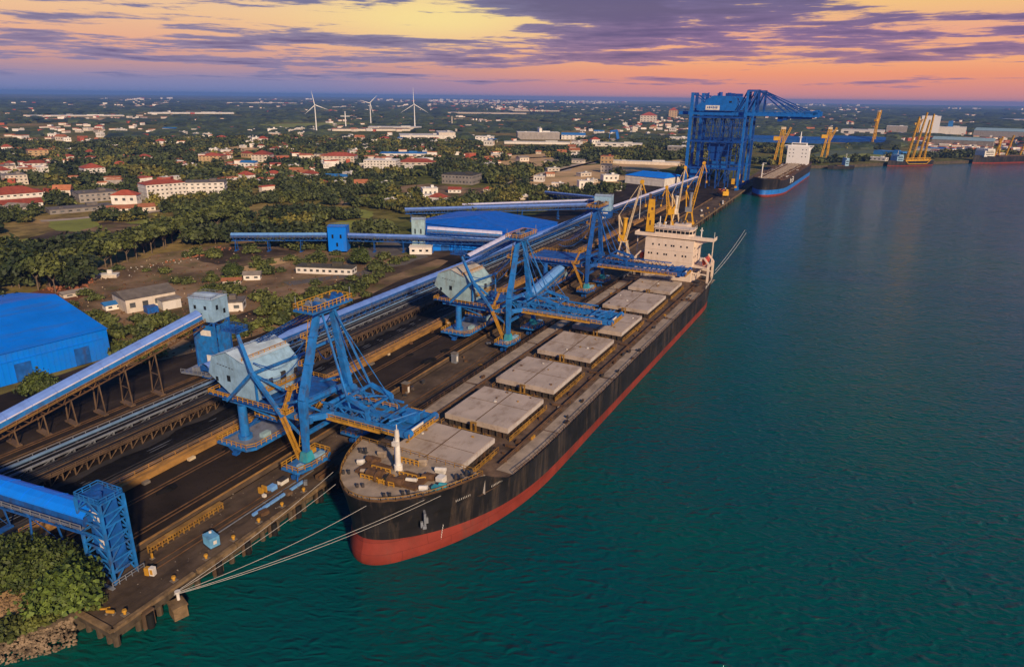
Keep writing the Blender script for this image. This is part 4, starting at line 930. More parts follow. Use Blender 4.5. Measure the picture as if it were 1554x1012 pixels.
gallery('bright blue roofed conveyor gallery ending at the quay corner tower', (-172, 52.2, 15.0), (-112.6, 58.9, 15.0), 4.2, 2.6, 'gal_c', 'blue_dark', supports=(15, 30, 45))
gallery('long low periwinkle blue conveyor gallery running behind the ship loaders', (off(-168.5, 128), 128, 7.4), (off(-168.5, 470), 470, 7.4), 3.5, 2.3, 'gal', 'blue_dark', supports=tuple(range(6, 340, 12)))
gallery('distant lilac conveyor gallery climbing to the blue gantry cranes', (off(-166, 478), 478, 7.4), (-159, 690, 13.5), 3.0, 2.0, 'gal_w', 'blue_dark', supports=tuple(range(8, 210, 16)))
gallery('light blue conveyor gallery from the tree row to the blue transfer house', (-311, 262.5, 11.8), (-264, 286.5, 12.6), 2.8, 2.0, 'gal_b', 'blue_dark', supports=(2, 20, 38))
gallery('lilac blue conveyor gallery from the blue transfer house towards the middle loader', (-254.5, 292.5, 12.4), (-176, 336, 10.6), 2.8, 2.0, 'gal', 'blue_dark', supports=(14, 30, 46, 62, 78))
gallery('pale conveyor gallery sloping from the grey blue tower to the blue warehouse', (-216, 313, 16.0), (-181, 334, 13.2), 4.2, 2.6, 'gal_w', 'blue', supports=(15, 30))
gallery('upper blue conveyor gallery crossing beyond the blue warehouse', (-286, 388, 11.4), (-181, 470, 13.0), 2.8, 2.0, 'gal', 'blue_dark', supports=(4, 30, 56, 82, 108, 130))
gallery('white topped conveyor gallery just beyond the upper blue one', (-262, 424, 11.8), (-184, 480, 14.4), 2.6, 1.9, 'gal_w', 'blue_dark', supports=(10, 40, 70))
gallery('thin blue conveyor gallery farthest beyond the warehouse, near the dry fields', (-243, 524, 11.5), (-186, 486, 16.0), 2.2, 1.7, 'gal', 'blue_dark', supports=(2, 22, 44))
gallery('pale blue inclined feeder running up to the far ship loader', (-120, 236, 7.0), (-120.5, 277, 13.2), 4.4, 2.4, 'gal_b', 'blue', supports=(6, 18, 30), name='inclined_feeder')
gallery('short lilac gallery rising to the warehouse corner', (off(-172, 292), 292, 9), (-178, 336, 12.4), 3.2, 2.2, 'gal_w', 'blue_dark', supports=(14, 30))

# ------------------------------------------------------------------ transfer towers
def transfer_tower(label, x, y, rz, w, d, z_low, z_box, z_top, box_m, leg_m='blue_dark', panel=None, base=None):
    t = thing('transfer_tower', label, 'transfer tower', (x, y, 4), rz)
    H = z_box - 4
    f = MB()
    for sx in (-1, 1):
        for sy in (-1, 1): f.bar((sx * w * .46, sy * d * .46, 0), (sx * w * .46, sy * d * .46, H), .5)
    n = max(1, int(H / 4))
    for i in range(n):
        z0, z1 = H * i / n, H * (i + 1) / n
        for s in (-1, 1):
            f.bar((-w * .46, s * d * .46, z0), (w * .46, s * d * .46, z1), .25); f.bar((w * .46, s * d * .46, z0), (-w * .46, s * d * .46, z1), .25)
            f.bar((s * w * .46, -d * .46, z0), (s * w * .46, d * .46, z1), .25); f.bar((s * w * .46, d * .46, z0), (s * w * .46, -d * .46, z1), .25)
        f.box((0, 0, z1 - .1), (w * .98, d * .98, .2))
    if H > 1.5: f.build('tower_frame', leg_m, t)
    b = MB(); zt = z_top - 4; b.box((0, 0, (H + zt) / 2), (w, d, zt - H)); bo = b.build('upper_house', box_m, t)
    rf = MB(); rf.add([(-w / 2 - .3, -d / 2 - .3, zt), (w / 2 + .3, -d / 2 - .3, zt), (w / 2 + .3, d / 2 + .3, zt), (-w / 2 - .3, d / 2 + .3, zt), (-w * .5 - .3, 0, zt + .7), (w * .5 + .3, 0, zt + .7)], [(0, 1, 5, 4), (2, 3, 4, 5), (3, 0, 4), (1, 2, 5), (0, 3, 2, 1)]); rf.build('roof', 'pale_roof' if box_m.startswith('pale') else box_m, bo)
    for i, (fx, fz) in enumerate(((-.24, .62), (.2, .62), (-.02, .28))): MB().box((fx * w, -d / 2 - .02, H + fz * (zt - H)), (w * .1, .14, (zt - H) * .16)).build('window', 'glass', bo)
    for fy, fz in ((-.2, .6), (.22, .35)): MB().box((w / 2 + .02, fy * d, H + fz * (zt - H)), (.14, d * .13, (zt - H) * .2)).build('window', 'glass', bo)
    if panel:
        p = MB(); p.box((w * .05, -d * .5, H * .48), (w * .92, .4, H * .9)); p.box((w * .5, 0, H * .48), (.4, d * .7, H * .9)); pp = p.build('lower_cladding', panel, t)
        MB().box((w * .1, -d * .5 - .24, H * .8), (w * .45, .08, H * .1)).build('sign_board', 'white', pp)
        MB().box((w * .12, -d * .5 - .24, H * .34), (w * .2, .08, H * .12)).build('hatch_plate', 'white', pp)
    if base:
        p = MB(); p.box((-w * .1, -d * .2, 1.2), (w * 1.7, d * 1.5, .4)); p.rail([(-w * .95, -d * .95, 1.4), (w * .75, -d * .95, 1.4), (w * .75, d * .5, 1.4)], 1.1, .14, 1.5); p.box((-w * .5, -d * .6, 2), (2, 1.4, 1.4)); p.build('base_platform', base, t)
    r = MB(); r.rail([(-w / 2, -d / 2, zt + .1), (w / 2, -d / 2, zt + .1), (w / 2, d / 2, zt + .1), (-w / 2, d / 2, zt + .1), (-w / 2, -d / 2, zt + .1)], .8, .08, 2); r.build('roof_rail', 'galv', bo)
    return t
transfer_tower('pale blue transfer house on a dark lattice tower at the top of the lilac gallery', -173.5, 135, R(10), 8.2, 7.0, 4, 21.5, 28.5, 'pale', panel='blue', base='galv')
transfer_tower('bright blue transfer house standing among scrub where two thin galleries meet', -259, 290, R(28), 10, 8.5, 4, 5, 18.2, 'shed')
tl = transfer_tower('tall grey blue transfer house with a cream annex below', -222.5, 314, R(30), 7.2, 6.6, 4, 5, 22, 'pale2')
b = MB(); b.box((1.5, -6, 1.9), (12, 7, 3.8)); b.box((1.5, -6, 3.95), (12.6, 7.6, .3)); an = b.build('annex', 'wall_w', tl)
for xx in (-2.5, 1.5, 5): MB().box((xx, -9.52, 2.1), (1.5, .12, 1.1)).build('window', 'glass', an)
transfer_tower('small pale blue transfer house with white vents beyond the far ship loader', -171.5, 468, R(12), 12, 11, 4, 11, 21, 'pale', panel='blue_dark')

def quay_tower():
    t = thing('lattice_tower', 'dark blue lattice lift tower at the quay corner with white signs', 'tower', (-111.2, 59.4, 4), R(3))
    f = MB(); W, D, H = 6.2, 4.4, 16.0
    for sx in (-1, 1):
        for sy in (-1, 1): f.bar((sx * W / 2, sy * D / 2, 0), (sx * W / 2, sy * D / 2, H), .45)
    for i in range(7):
        z0, z1 = H * i / 7, H * (i + 1) / 7
        for s in (-1, 1):
            f.bar((-W / 2, s * D / 2, z1), (W / 2, s * D / 2, z1), .25); f.bar((s * W / 2, -D / 2, z1), (s * W / 2, D / 2, z1), .25)
            f.bar((-W / 2, s * D / 2, z0), (0, s * D / 2, z1), .2); f.bar((W / 2, s * D / 2, z0), (0, s * D / 2, z1), .2)
            f.bar((s * W / 2, -D / 2, z0), (s * W / 2, D / 2, z1) if i % 2 else (s * W / 2, 0, z1), .2)
    f.rail([(-W / 2, -D / 2, H), (W / 2, -D / 2, H), (W / 2, D / 2, H), (-W / 2, D / 2, H), (-W / 2, -D / 2, H)], 1.0, .14, 1.2)
    fr = f.build('tower_frame', 'blue', t)
    p = MB(); p.box((.8, 0, 8.4), (2.6, 3.2, 14.6)); p.box((-1.7, .3, 9.6), (1.4, 2.6, 11)); p.box((0, 0, H + .05), (W - .3, D - .3, .12)); p.box((.9, -1.65, 11.4), (2.2, .3, 6)); sh = p.build('lift_shaft', 'blue_dark', t)
    sg = MB().box((1.0, -1.86, 13.0), (1.5, .1, 1.7)).build('sign_board', 'white', sh); MB().box((1.2, -1.86, 7.6), (1.2, .1, 2.0)).build('sign_board', 'white', sh); MB().box((-1.8, -1.06, 12.8), (.9, .1, .9)).build('sign_board', 'white', sh)
    k = MB(); k.box((1.0, -1.93, 13.3), (.9, .06, .2)); k.box((1.3, -1.93, 12.8), (.2, .06, .8)); k.box((.7, -1.93, 12.7), (.5, .06, .2)); k.box((1.2, -1.93, 7.8), (.8, .06, .5)); k.build('sign_mark', 'blue_dark', sh)
    MB().box((-1.8, -1.12, 12.8), (.5, .06, .5)).build('sign_mark', 'orange', sh)
    e = MB(); e.box((-3.4, -4.2, 1.5), (3.6, 2.6, 2.6)); e.box((-3.4, -4.2, 2.95), (4, 3, .3)); e.build('electric_kiosk', 'teal', t)
    h = MB(); h.tube((.6, -1.0, H + .1), (.6, -1.0, H + 1), 1.1, 12); h.box((-1.4, .8, H + .5), (1.4, 1.4, .9)); h.build('hoist_drum', 'blue_dark', t)
    g = MB(); g.rail([(W / 2 + .6, -D / 2 - .8, 0), (W / 2 + .6, D / 2 + 1, 0)], 1.1, .12, 1.2); g.bar((-W / 2 - 1, -D / 2 - 1, .1), (W / 2 + 1, -D / 2 - 1, .1), .6, .3); g.build('guard_rail', 'galv', t)
quay_tower()

# ------------------------------------------------------------------ blue sheds
def shed(label, base, rz, L, W, eave, ridge, roof_m, wall_m, hip=.0, name='warehouse', doors=2):
    t = thing(name, label, 'warehouse', (base[0], base[1], 4), rz)
    h = MB(); h.prism([(-W / 2, 0), (W / 2, 0), (W / 2, eave), (-W / 2, eave)], -L / 2, L / 2, 'y'); 
    if hip == 0: h.prism([(-W / 2, eave), (W / 2, eave), (0, ridge)], -L / 2, L / 2, 'y')
    wo_ = h.build('wall_cladding', wall_m, t)
    r = MB(); e = .5; hp = hip
    A = [(-W / 2 - e, -L / 2 - e, eave), (W / 2 + e, -L / 2 - e, eave), (W / 2 + e, L / 2 + e, eave), (-W / 2 - e, L / 2 + e, eave), (0, -L / 2 + hp - (e if hp == 0 else 0), ridge + .12), (0, L / 2 - hp + (e if hp == 0 else 0), ridge + .12)]
    A = [(x, y, z + .1) for x, y, z in A]
    r.add(A, [(0, 4, 5, 3), (1, 2, 5, 4)] + ([(0, 1, 4), (2, 3, 5)] if hp else []))
    n = int(L / 2.2)
    for i in range(1, n):
        y = -L / 2 + L * i / n
        if hp and (y < -L / 2 + hp or y > L / 2 - hp): continue
        r.bar((-W / 2 - e, y, eave + .12), (0, y, ridge + .25), .16, .08); r.bar((W / 2 + e, y, eave + .12), (0, y, ridge + .25), .16, .08)
    ro = r.build('roof', roof_m, t)
    rb = MB()
    for s in (-1, 1):
        for i in range(int(L / 1.5) + 1): rb.box((s * (W / 2 + .06), -L / 2 + 1.5 * i, eave / 2), (.14, .24, eave - .1))
        for i in range(int(W / 1.5)): rb.box((-W / 2 + .6 + 1.5 * i, s * (L / 2 + .06), eave / 2), (.24, .14, eave - .1))
        rb.box((s * (W / 2 + .16), 0, eave * .72), (.2, L * .92, .18))
    rb.build('corrugation', wall_m, wo_)
    for i in range(doors): MB().box((W / 2 + .12, -L / 2 + L * (i + .5) / doors, eave * .3), (.2, 4.4, eave * .58)).build('door', 'blue_dark', t)
    return t
# big shed at the left edge: two blocks that meet
d_ = math.atan2(127.7 - 110, -214.6 + 219.4)
shed('huge bright blue shed with plain sheet roof beside the lilac conveyor gallery', (-251, 115.5), R(-8), 33, 70, 9.6, 15.0, 'shed', 'shed', 0)
shed('wide worn blue warehouse with stained roof behind the middle loader', (-216, 377), R(0) - .05, 50, 76, 7.5, 12.8, 'shed2', 'shed2', 13)
shed('low dark blue shed under the lilac gallery beside the cream annex', (-205, 334), R(-55), 46, 14, 5.5, 7.4, 'shed2', 'shed', 0, name='storage_shed')
shed('pale walled store with wide blue roof near the blue gantry cranes', (-205, 706), R(75), 46, 40, 8, 11.5, 'shed', 'wall_w', 8, name='storage_shed')

# ------------------------------------------------------------------ ground conveyors, pipes and rails along the quay
def run(name, label, cat, x0, y0, y1, fn, group=None):
    t = thing(name, label, cat, (off(x0, y0), y0, ZL), rz=QS, group=group); fn(t, y1 - y0); return t
def belt_line(w, h, frame_m, belt_m, step, rail=True):
    def f(t, L):
        b = MB(); b.box((0, L / 2, h), (w, L, .18)); b.box((0, L / 2, h + .16), (w * .6, L, .16)); b.build('belt', belt_m, t)
        fr = MB()
        for s in (-1, 1): fr.bar((s * w / 2, 0, h), (s * w / 2, L, h), .22, .5)
        y = 0
        while y <= L:
            for s in (-1, 1): fr.bar((s * w / 2, y, 0), (s * w / 2, y, h), .24)
            fr.bar((-w / 2, y, h * .5), (w / 2, y, h * .5), .16); fr.bar((w / 2, y, 0), (w / 2, y + step, h), .12); y += step
        if rail:
            fr.rail([(w / 2 + .7, 0, h - .1), (w / 2 + .7, L, h - .1)], 1.0, .13, step); fr.bar((w / 2 + .4, 0, h - .15), (w / 2 + .4, L, h - .15), .7, .08)
        fr.build('support_frame', frame_m, t)
    return f
run('belt_conveyor', 'open belt conveyor on brown trestles next to the grey coal floor', 'conveyor', -151.4, 57, 560, belt_line(2.2, 2.6, 'frame_br', 'belt', 2.8))
run('belt_conveyor', 'lower open belt conveyor with pale side rail in the dark trough', 'conveyor', -156.4, 57, 520, belt_line(2.0, 1.6, 'steel', 'belt', 4))
run('belt_conveyor', 'open belt conveyor with grey covers nearest the handrail line', 'conveyor', -160.0, 57, 470, belt_line(1.8, 1.9, 'galv', 'coal', 5, False))
def pipe_fn(r, h, m, n=1):
    def f(t, L):
        p = MB()
        for i in range(n): p.tube((i * r * 2.6, 0, h), (i * r * 2.6, L, h), r, 8)
        p.build('pipe', m, t, smooth=50)
        q = MB(); y = 1
        while y < L: q.box((0, y, h / 2 - r / 2), (.3 + n * r, .3, max(.2, h - r))); y += 5.5
        q.build('pipe_support', 'steel', t)
    return f
run('pipeline', 'blue grey pipeline along the coal ground', 'pipe', -164.0, 57, 420, pipe_fn(.42, 1.5, 'pipe_b'))
run('pipeline', 'twin grey pipelines beside the blue grey one', 'pipe', -162.1, 57, 420, pipe_fn(.2, 1.1, 'galv', 2))
def hand(t, L):
    r = MB(); r.rail([(0, 0, 0), (0, L, 0)], 1.3, .14, 3.2); r.build('rail_bar', 'galv', t)
run('handrail', 'long pale handrail along the edge of the black coal ground', 'handrail', -166.6, 57, 300, hand)
def runway(t, L):
    b = MB(); b.box((0, L / 2, .75), (1.6, L, 1.5)); b.box((.0, L / 2, 1.6), (2.1, L, .2)); b.build('runway_beam', 'ochre', t)
    r = MB(); r.bar((-.2, 0, 1.8), (-.2, L, 1.8), .18, .22); r.rail([(-1.3, 0, 1.5), (-1.3, L, 1.5)], .9, .14, 3.5); r.build('rail_bar', 'ochre', t)
    y = 3
    while y < 320: MB().box((1.5 + random.uniform(-.2, .6), y, .3), (random.uniform(.4, 1.1), random.uniform(.8, 1.8), .6)).build('cable_box', random.choice(('concrete', 'rust', 'cream')), t); y += random.uniform(8, 24)
run('crane_runway', 'ochre yellow steel runway beam between the coal yard and the grey belt floor', 'runway', -135.0, 57, 620, runway)
def sea_rail(t, L):
    r = MB()
    for dx in (-.75, .75): r.bar((dx, 0, .2), (dx, L, .2), .16, .22)
    r.build('rail_bar', 'rust', t)
run('crane_rail', 'rusty twin crane rail under the seaward loader legs', 'rail', -106.2, 62, 305, sea_rail)
bpy.data.objects['crane_rail'].rotation_euler = (0, 0, .004)
def wallf(t, L):
    b = MB(); b.box((0, L / 2, .6), (.7, L, 1.2)); b.build('low_wall', 'apron', t)
    r = MB(); r.bar((.05, 0, 1.25), (.05, L, 1.25), .5, .16); r.build('coping', 'ochre', t)
run('retaining_wall', 'low dusty wall with worn yellow coping along the coal yard edge', 'wall', -113.2, 62, 620, wallf)
def barrier(t, L):
    b = MB(); b.box((0, L / 2, .12), (1.3, L, .24)); b.build('plinth', 'apron', t)
    r = MB()
    for dx in (-.45, .45):
        r.bar((dx, 0, 1.5), (dx, L, 1.5), .2); r.bar((dx, 0, .8), (dx, L, .8), .16)
        y = 0
        while y <= L: r.bar((dx, y, 0), (dx, y, 1.5), .2); y += 1.2
    r.box((0, L / 2, 1.62), (1.2, L, .12)); r.build('cable_tray', 'yellow_w', t)
run('cable_gantry', 'yellow framed cable trough on the quay near the corner tower', 'cable trough', -110.4, 66, 83, barrier)
def bluestrip(t, L):
    b = MB(); y = 0
    while y < L: ln = random.uniform(1.6, 2.8); b.box((0, y + ln / 2, .35), (.55, ln, .5)); y += ln + .25
    b.build('pipe_section', 'gal_b', t)
run('pipe_bundle', 'row of light blue pipe covers lying on the quay near the near loader', 'pipe', -102.6, 84, 97, bluestrip)
def cable(t, L):
    b = MB(); b.bar((0, 0, .15), (0, L, .15), .2, .16); b.build('cable', 'galv', t)
for k, (x0, m, lab) in enumerate(((-139.6, 'galv', 'thin pale rail on the grey belt floor beside the ochre runway'), (-142.6, 'steel', 'dark rail along the middle of the grey belt floor'), (-145.6, 'galv', 'pale rail along the inland half of the grey belt floor'), (-118.5, 'rust', 'rusty rail sunk in the coal yard under the loader houses'), (-129.5, 'rust', 'rusty rail in the coal yard close to the ochre runway'), (-170.5, 'frame_br', 'brown rail on the black ground under the low periwinkle gallery'), (-174.5, 'rust', 'rusty rail on the black ground inland of the low gallery'))):
    def rl(t, L, m=m):
        b = MB(); b.bar((0, 0, .12), (0, L, .12), .18, .2); b.bar((1.1, 0, .12), (1.1, L, .12), .14, .2); b.build('rail_bar', m, t)
    run('ground_rail', lab, 'rail', x0, 58, 560, rl)
run('power_cable', 'pale power cable trailing along the quay from the light blue container', 'cable', -104.2, 75, 104, cable)
# ochre bank of coal beside belt floor: low windrows of coal
cw = MB()
for k in range(2):
    x0 = (-158.2, -145.0)[k]; y = 57; 
    hgt = (.9, .25)[k]; wd = (1.5, 3.4)[k]; i = 0; o = len(cw.v)
    while y < 480:
        j = random.uniform(.7, 1.3)
        cw.v += [(off(x0 - wd * j, y), y, ZL + .05), (off(x0 + random.uniform(-.3, .3), y), y, ZL + .05 + hgt * j), (off(x0 + wd * j, y), y, ZL + .05)]
        if i:
            a = o + 3 * i - 3; cw.f += [(a, a + 1, a + 4, a + 3), (a + 1, a + 2, a + 5, a + 4)]; cw.mi += [0, 0]
        i += 1; y += 3
cw.build('spilled_coal', 'coal')['kind'] = 'stuff'

# ================================================================== QUAY FURNITURE
t = thing('container', 'light blue steel container standing alone on the quay near the corner', 'container', (-102.6, 73.4, 4.0), R(-12))
t.scale = (.74, .74, .8)
b = MB(); b.box((0, 0, 1.45), (3.6, 2.6, 2.5)); bo = b.build('shell', 'cont', t)
b = MB()
for i in range(12): b.box((-1.65 + .3 * i, -1.33, 1.45), (.12, .08, 2.2)); b.box((-1.65 + .3 * i, 1.33, 1.45), (.12, .08, 2.2))
b.box((0, 0, 2.76), (3.7, 2.7, .12)); b.box((1.84, .2, 1.9), (.1, 1.6, .8)); b.build('corrugation', 'cont', bo)
b = MB(); b.box((0, 0, .12), (4.0, 2.9, .24)); b.build('skid', 'steel', t)
MB().box((1.86, 0, 1.5), (.1, .9, .9)).build('door', 'white', t)
b = MB(); b.tube((-1, .4, 2.8), (-1, .4, 3.2), .35, 8); b.build('roof_vent', 'white', t)

# mooring block at the quay face, fenders, bollards
t = thing('mooring_block', 'square concrete mooring block sticking out of the quay face by the ropes', 'mooring block', (-96.2, 60.5, 0), R(-18))
b = MB(); b.box((0, 0, .6), (2.6, 2.4, 3.4), taper=.96); b.box((0, 0, 2.4), (2.8, 2.6, .3)); b.build('plinth', 'kerb', t)
b = MB(); b.tube((-.7, .5, 2.4), (-.7, .5, 4.1), .28, 10); b.tube((-.7, .5, 4.0), (-.7, .5, 4.3), .5, 10); b.build('bollard_post', 'white', t, smooth=40)
proto = None
for i, y in enumerate([56, 71, 78, 85, 92, 99, 106] + list(range(330, 640, 14))):
    x = qx(y) + (.55 if y < 67 else -.0)
    if proto is None:
        proto = thing('quay_fender', 'worn black rubber fender with pale backing on the quay face', 'fender', (x, y, 0), QS, 'rubber fenders along the quay face')
        b = MB(); b.tube((.45, 0, .5), (.45, 0, 3.3), .62, 12); b.build('rubber_block', 'rubber', proto, smooth=40)
        b = MB(); b.box((.05, 0, 2.0), (.3, 2.2, 3.2)); b.box((.25, 0, 3.75), (.9, 1.7, .35)); b.build('backing_plate', 'frame_br', proto); o = proto
    else: o = copy_tree(proto)
    o.location = (x, y, 0)
proto = None
for i, y in enumerate([53.5, 63, 70, 76.5, 83, 89.5, 96, 102] + list(range(340, 640, 22))):
    if proto is None:
        proto = thing('bollard', 'yellow mooring bollard on the quay edge', 'bollard', (0, 0, 0), 0, 'yellow bollards along the quay edge')
        b = MB(); b.tube((0, 0, 0), (0, 0, .7), .26, 10, r2=.22); b.tube((0, 0, .65), (0, 0, .95), .42, 10, r2=.34); b.build('post', 'yellow', proto, smooth=40)
        b = MB(); b.box((0, 0, .05), (1.1, 1.1, .1)); b.build('foot_plate', 'concrete', proto); o = proto
    else: o = copy_tree(proto)
    o.location = (qx(y) - 1.5, y, 4.0)
def bundle(name, label, cat, x, y, parts, rz=0.0, z=4.0, group=None):
    t = thing(name, label, cat, (x, y, z), rz, group)
    for nm, m, boxes in parts:
        b = MB()
        for c, d in boxes: b.box(c, d)
        b.build(nm, m, t)
    return t
bundle('fuel_cabinet', 'small white and yellow cabinet pair standing on the quay corner', 'cabinet', -104.6, 62.3, [('cabinet', 'white', [((0, 0, .8), (.9, .8, 1.6))]), ('cabinet_door', 'yellow', [((-.95, -.1, .75), (.8, .8, 1.5)), ((.0, -.42, .8), (.5, .06, 1.0))])], .3)
bundle('warning_post', 'short yellow marker post beside the cable trough', 'post', -108.8, 65.2, [('post', 'yellow', [((0, 0, .6), (.3, .3, 1.2))]), ('footing', 'concrete', [((0, 0, .08), (.7, .7, .16))])])
bundle('barrier', 'low yellow striped barrier lying by the quay corner', 'barrier', -101.8, 52.4, [('bar', 'yellow', [((0, 0, .55), (1.4, .25, .5))]), ('stand', 'concrete', [((-.6, 0, .15), (.3, .7, .3)), ((.6, 0, .15), (.3, .7, .3))])], .4)
bundle('cable_drum', 'yellow and blue cable drum frame near the foot of the near loader', 'cable drum', -108.3, 91, [('frame', 'yellow', [((0, 0, .7), (1.4, .3, 1.4)), ((0, 1.0, .7), (1.4, .3, 1.4))]), ('drum', 'gal_b', [((.9, 2.4, .5), (1.4, 1.6, 1.0))]), ('bag', 'white', [((1.6, -.6, .3), (.8, .6, .6))])])
bundle('debris_skip', 'small white skip beside the cable drum frame', 'skip', -107.3, 96.5, [('tub', 'white', [((0, 0, .5), (1.2, 2.2, 1.0))]), ('rim', 'steel', [((0, 0, 1.03), (1.4, 2.4, .1))])])
bundle('gangway', 'brown gangway frame between the near loader and the quay edge', 'gangway', -100.9, 103.5, [('ramp', 'frame_br', [((0, 0, .6), (1.2, 6, .2))]), ('side_frame', 'rust', [((.6, 0, 1.1), (.1, 6, .9)), ((-.6, 0, 1.1), (.1, 6, .9))])])
def kerb_arc():
    b = MB(); pts = []
    for i in range(9):
        a = R(200 + i * 17); pts.append((-104.4 + 2.6 * math.cos(a) - 1.2, 53.2 + 2.2 * math.sin(a) + 1, 4.12))
    b.path([(-106.8, 51.2, 4.1)] + pts, .28, .22)
    tag(b.build('kerb_stone', 'yellow'), 'curved yellow kerb around the bush bed at the quay corner', 'kerb')
kerb_arc()
for k, (x, y, lab) in enumerate(((-116.5, 178, 'pale'), (-117.2, 262, 'dark'), (-115.6, 150, 'rusty'))):
    bundle('cable_kiosk', f'{lab} grey kiosk on the wall of the coal yard ' + ('level with the third hatch', 'near the far loader', 'between the near and middle loaders')[k], 'kiosk', x + 3, y, [('cabinet', ('galv', 'steel', 'rust')[k], [((0, 0, 1.6), (1.8, 1.6, 3.2))]), ('roof', 'concrete', [((0, 0, 3.3), (2.1, 1.9, .2))]), ('door', 'white', [((.92, 0, 1.4), (.06, .8, 1.8))])])

for k in range(26):
    y = random.uniform(66, 300) if k < 18 else random.uniform(330, 640); x = off(random.uniform(-110.5, -106.8) if k % 2 else random.uniform(-103.6, -100.2), y)
    w = random.uniform(.4, 1.3); h = random.uniform(.3, 1.0); m = random.choice(('rust', 'frame_br', 'concrete', 'galv', 'steel', 'yellow_w'))
    bundle('quay_crate', 'small weathered crate lying on the dusty quay', 'crate', x, y, [('box_body', m, [((0, 0, h / 2 + .08), (w, w * random.uniform(.7, 1.8), h))]), ('skid', 'frame_br', [((0, 0, .05), (w * 1.1, w * .8, .1))])], random.uniform(0, 3), group='weathered crates scattered on the quay')
for k in range(10):
    y = random.uniform(70, 240); x = off(random.uniform(-131, -116), y); s_ = random.uniform(1.2, 3.2)
    b = MB(); n = 9
    ring0 = [(math.cos(a * 6.283 / n) * s_ * random.uniform(.8, 1.2), math.sin(a * 6.283 / n) * s_ * 1.7 * random.uniform(.8, 1.2), 0) for a in range(n)]
    ring1 = [(p[0] * .55, p[1] * .55, s_ * .28 * random.uniform(.8, 1.2)) for p in ring0]
    b.add(ring0 + ring1 + [(0, 0, s_ * .36)], [(i, (i + 1) % n, n + (i + 1) % n, n + i) for i in range(n)] + [(n + i, n + (i + 1) % n, 2 * n) for i in range(n)])
    o = b.build('coal_heap', 'coal', smooth=60); o.location = (x, y, ZL + .02); tag(o, 'low spilled heap of black coal on the yard floor', 'coal heap', 'coal heaps on the yard floor')
# mooring ropes
def rope(label, p, q, sag, r=.036, group=None):
    p, q = Vector(p), Vector(q); b = MB(); prev = None
    for i in range(17):
        u = i / 16; c = p.lerp(q, u); c.z -= sag * 4 * u * (1 - u)
        if prev is not None: b.tube(prev, c, r, 5)
        prev = c
    tag(b.build('mooring_rope', 'rope', smooth=60), label, 'rope', group)
rope('pale mooring rope nearest the quay, up to the inner side of the bow', (-97.0, 61.0, 4.1), (-88.3, 92.4, 14.2), .8)
rope('second pale mooring rope from the quay, up to the round of the bow', (-96.9, 60.9, 4.1), (-84.6, 88.9, 14.3), .9)
rope('third mooring rope, ending at the middle of the bow', (-96.8, 60.8, 4.1), (-74.9, 86.2, 14.0), 1.0)
rope('mooring rope passing just below the middle one to the outer bow', (-96.7, 60.6, 4.1), (-66.6, 93.0, 14.0), 1.1)
rope('lowest mooring rope, reaching farthest along the outer bow', (-96.6, 60.4, 4.1), (-64.6, 95.6, 14.1), 1.4)
rope('upper stern rope stretching over open water beyond the white bridge block', (-61.5, 322, 11), (-78.4, 500, .4), 1.0, .12)
rope('lower stern rope stretching over open water beyond the white bridge block', (-61.0, 318, 10), (-75.8, 490, .4), 1.2, .12)

def orange_machine():
    t = thing('tracked_loader', 'orange and yellow heavy loading machine on the dark quay near the gantry cranes', 'heavy vehicle', (-124, 644, 4), R(-62))
    b = MB()
    for s in (-1, 1): b.box((0, s * 2.6, 1.3), (15, 1.4, 2.2)); [b.tube((x, s * 3.35, 1.3), (x, s * 1.8, 1.3), 1.25, 12) for x in (-6, -2, 2, 6)]
    b.build('running_gear', 'steel', t, smooth=40)
    b = MB(); b.box((-1, 0, 3.4), (15, 5.6, 2.0)); b.box((-5, 0, 4.9), (6, 4.6, 1.6)); b.box((2, 0, 4.8), (3, 4, 1.0)); b.build('body', 'orange', t)
    b = MB(); b.box((7.8, 0, 3.4), (3, 5.2, 3.6)); b.box((6.6, 1.4, 6), (2.4, 2, 1.6)); b.build('cab', 'yellow_c', t)
    b = MB(); b.bar((-4, 0, 5.6), (5, .5, 7.6), .7); b.bar((-4, 1.4, 5.6), (5, .8, 7.6), .4); b.build('arm', 'white', t)
orange_machine()

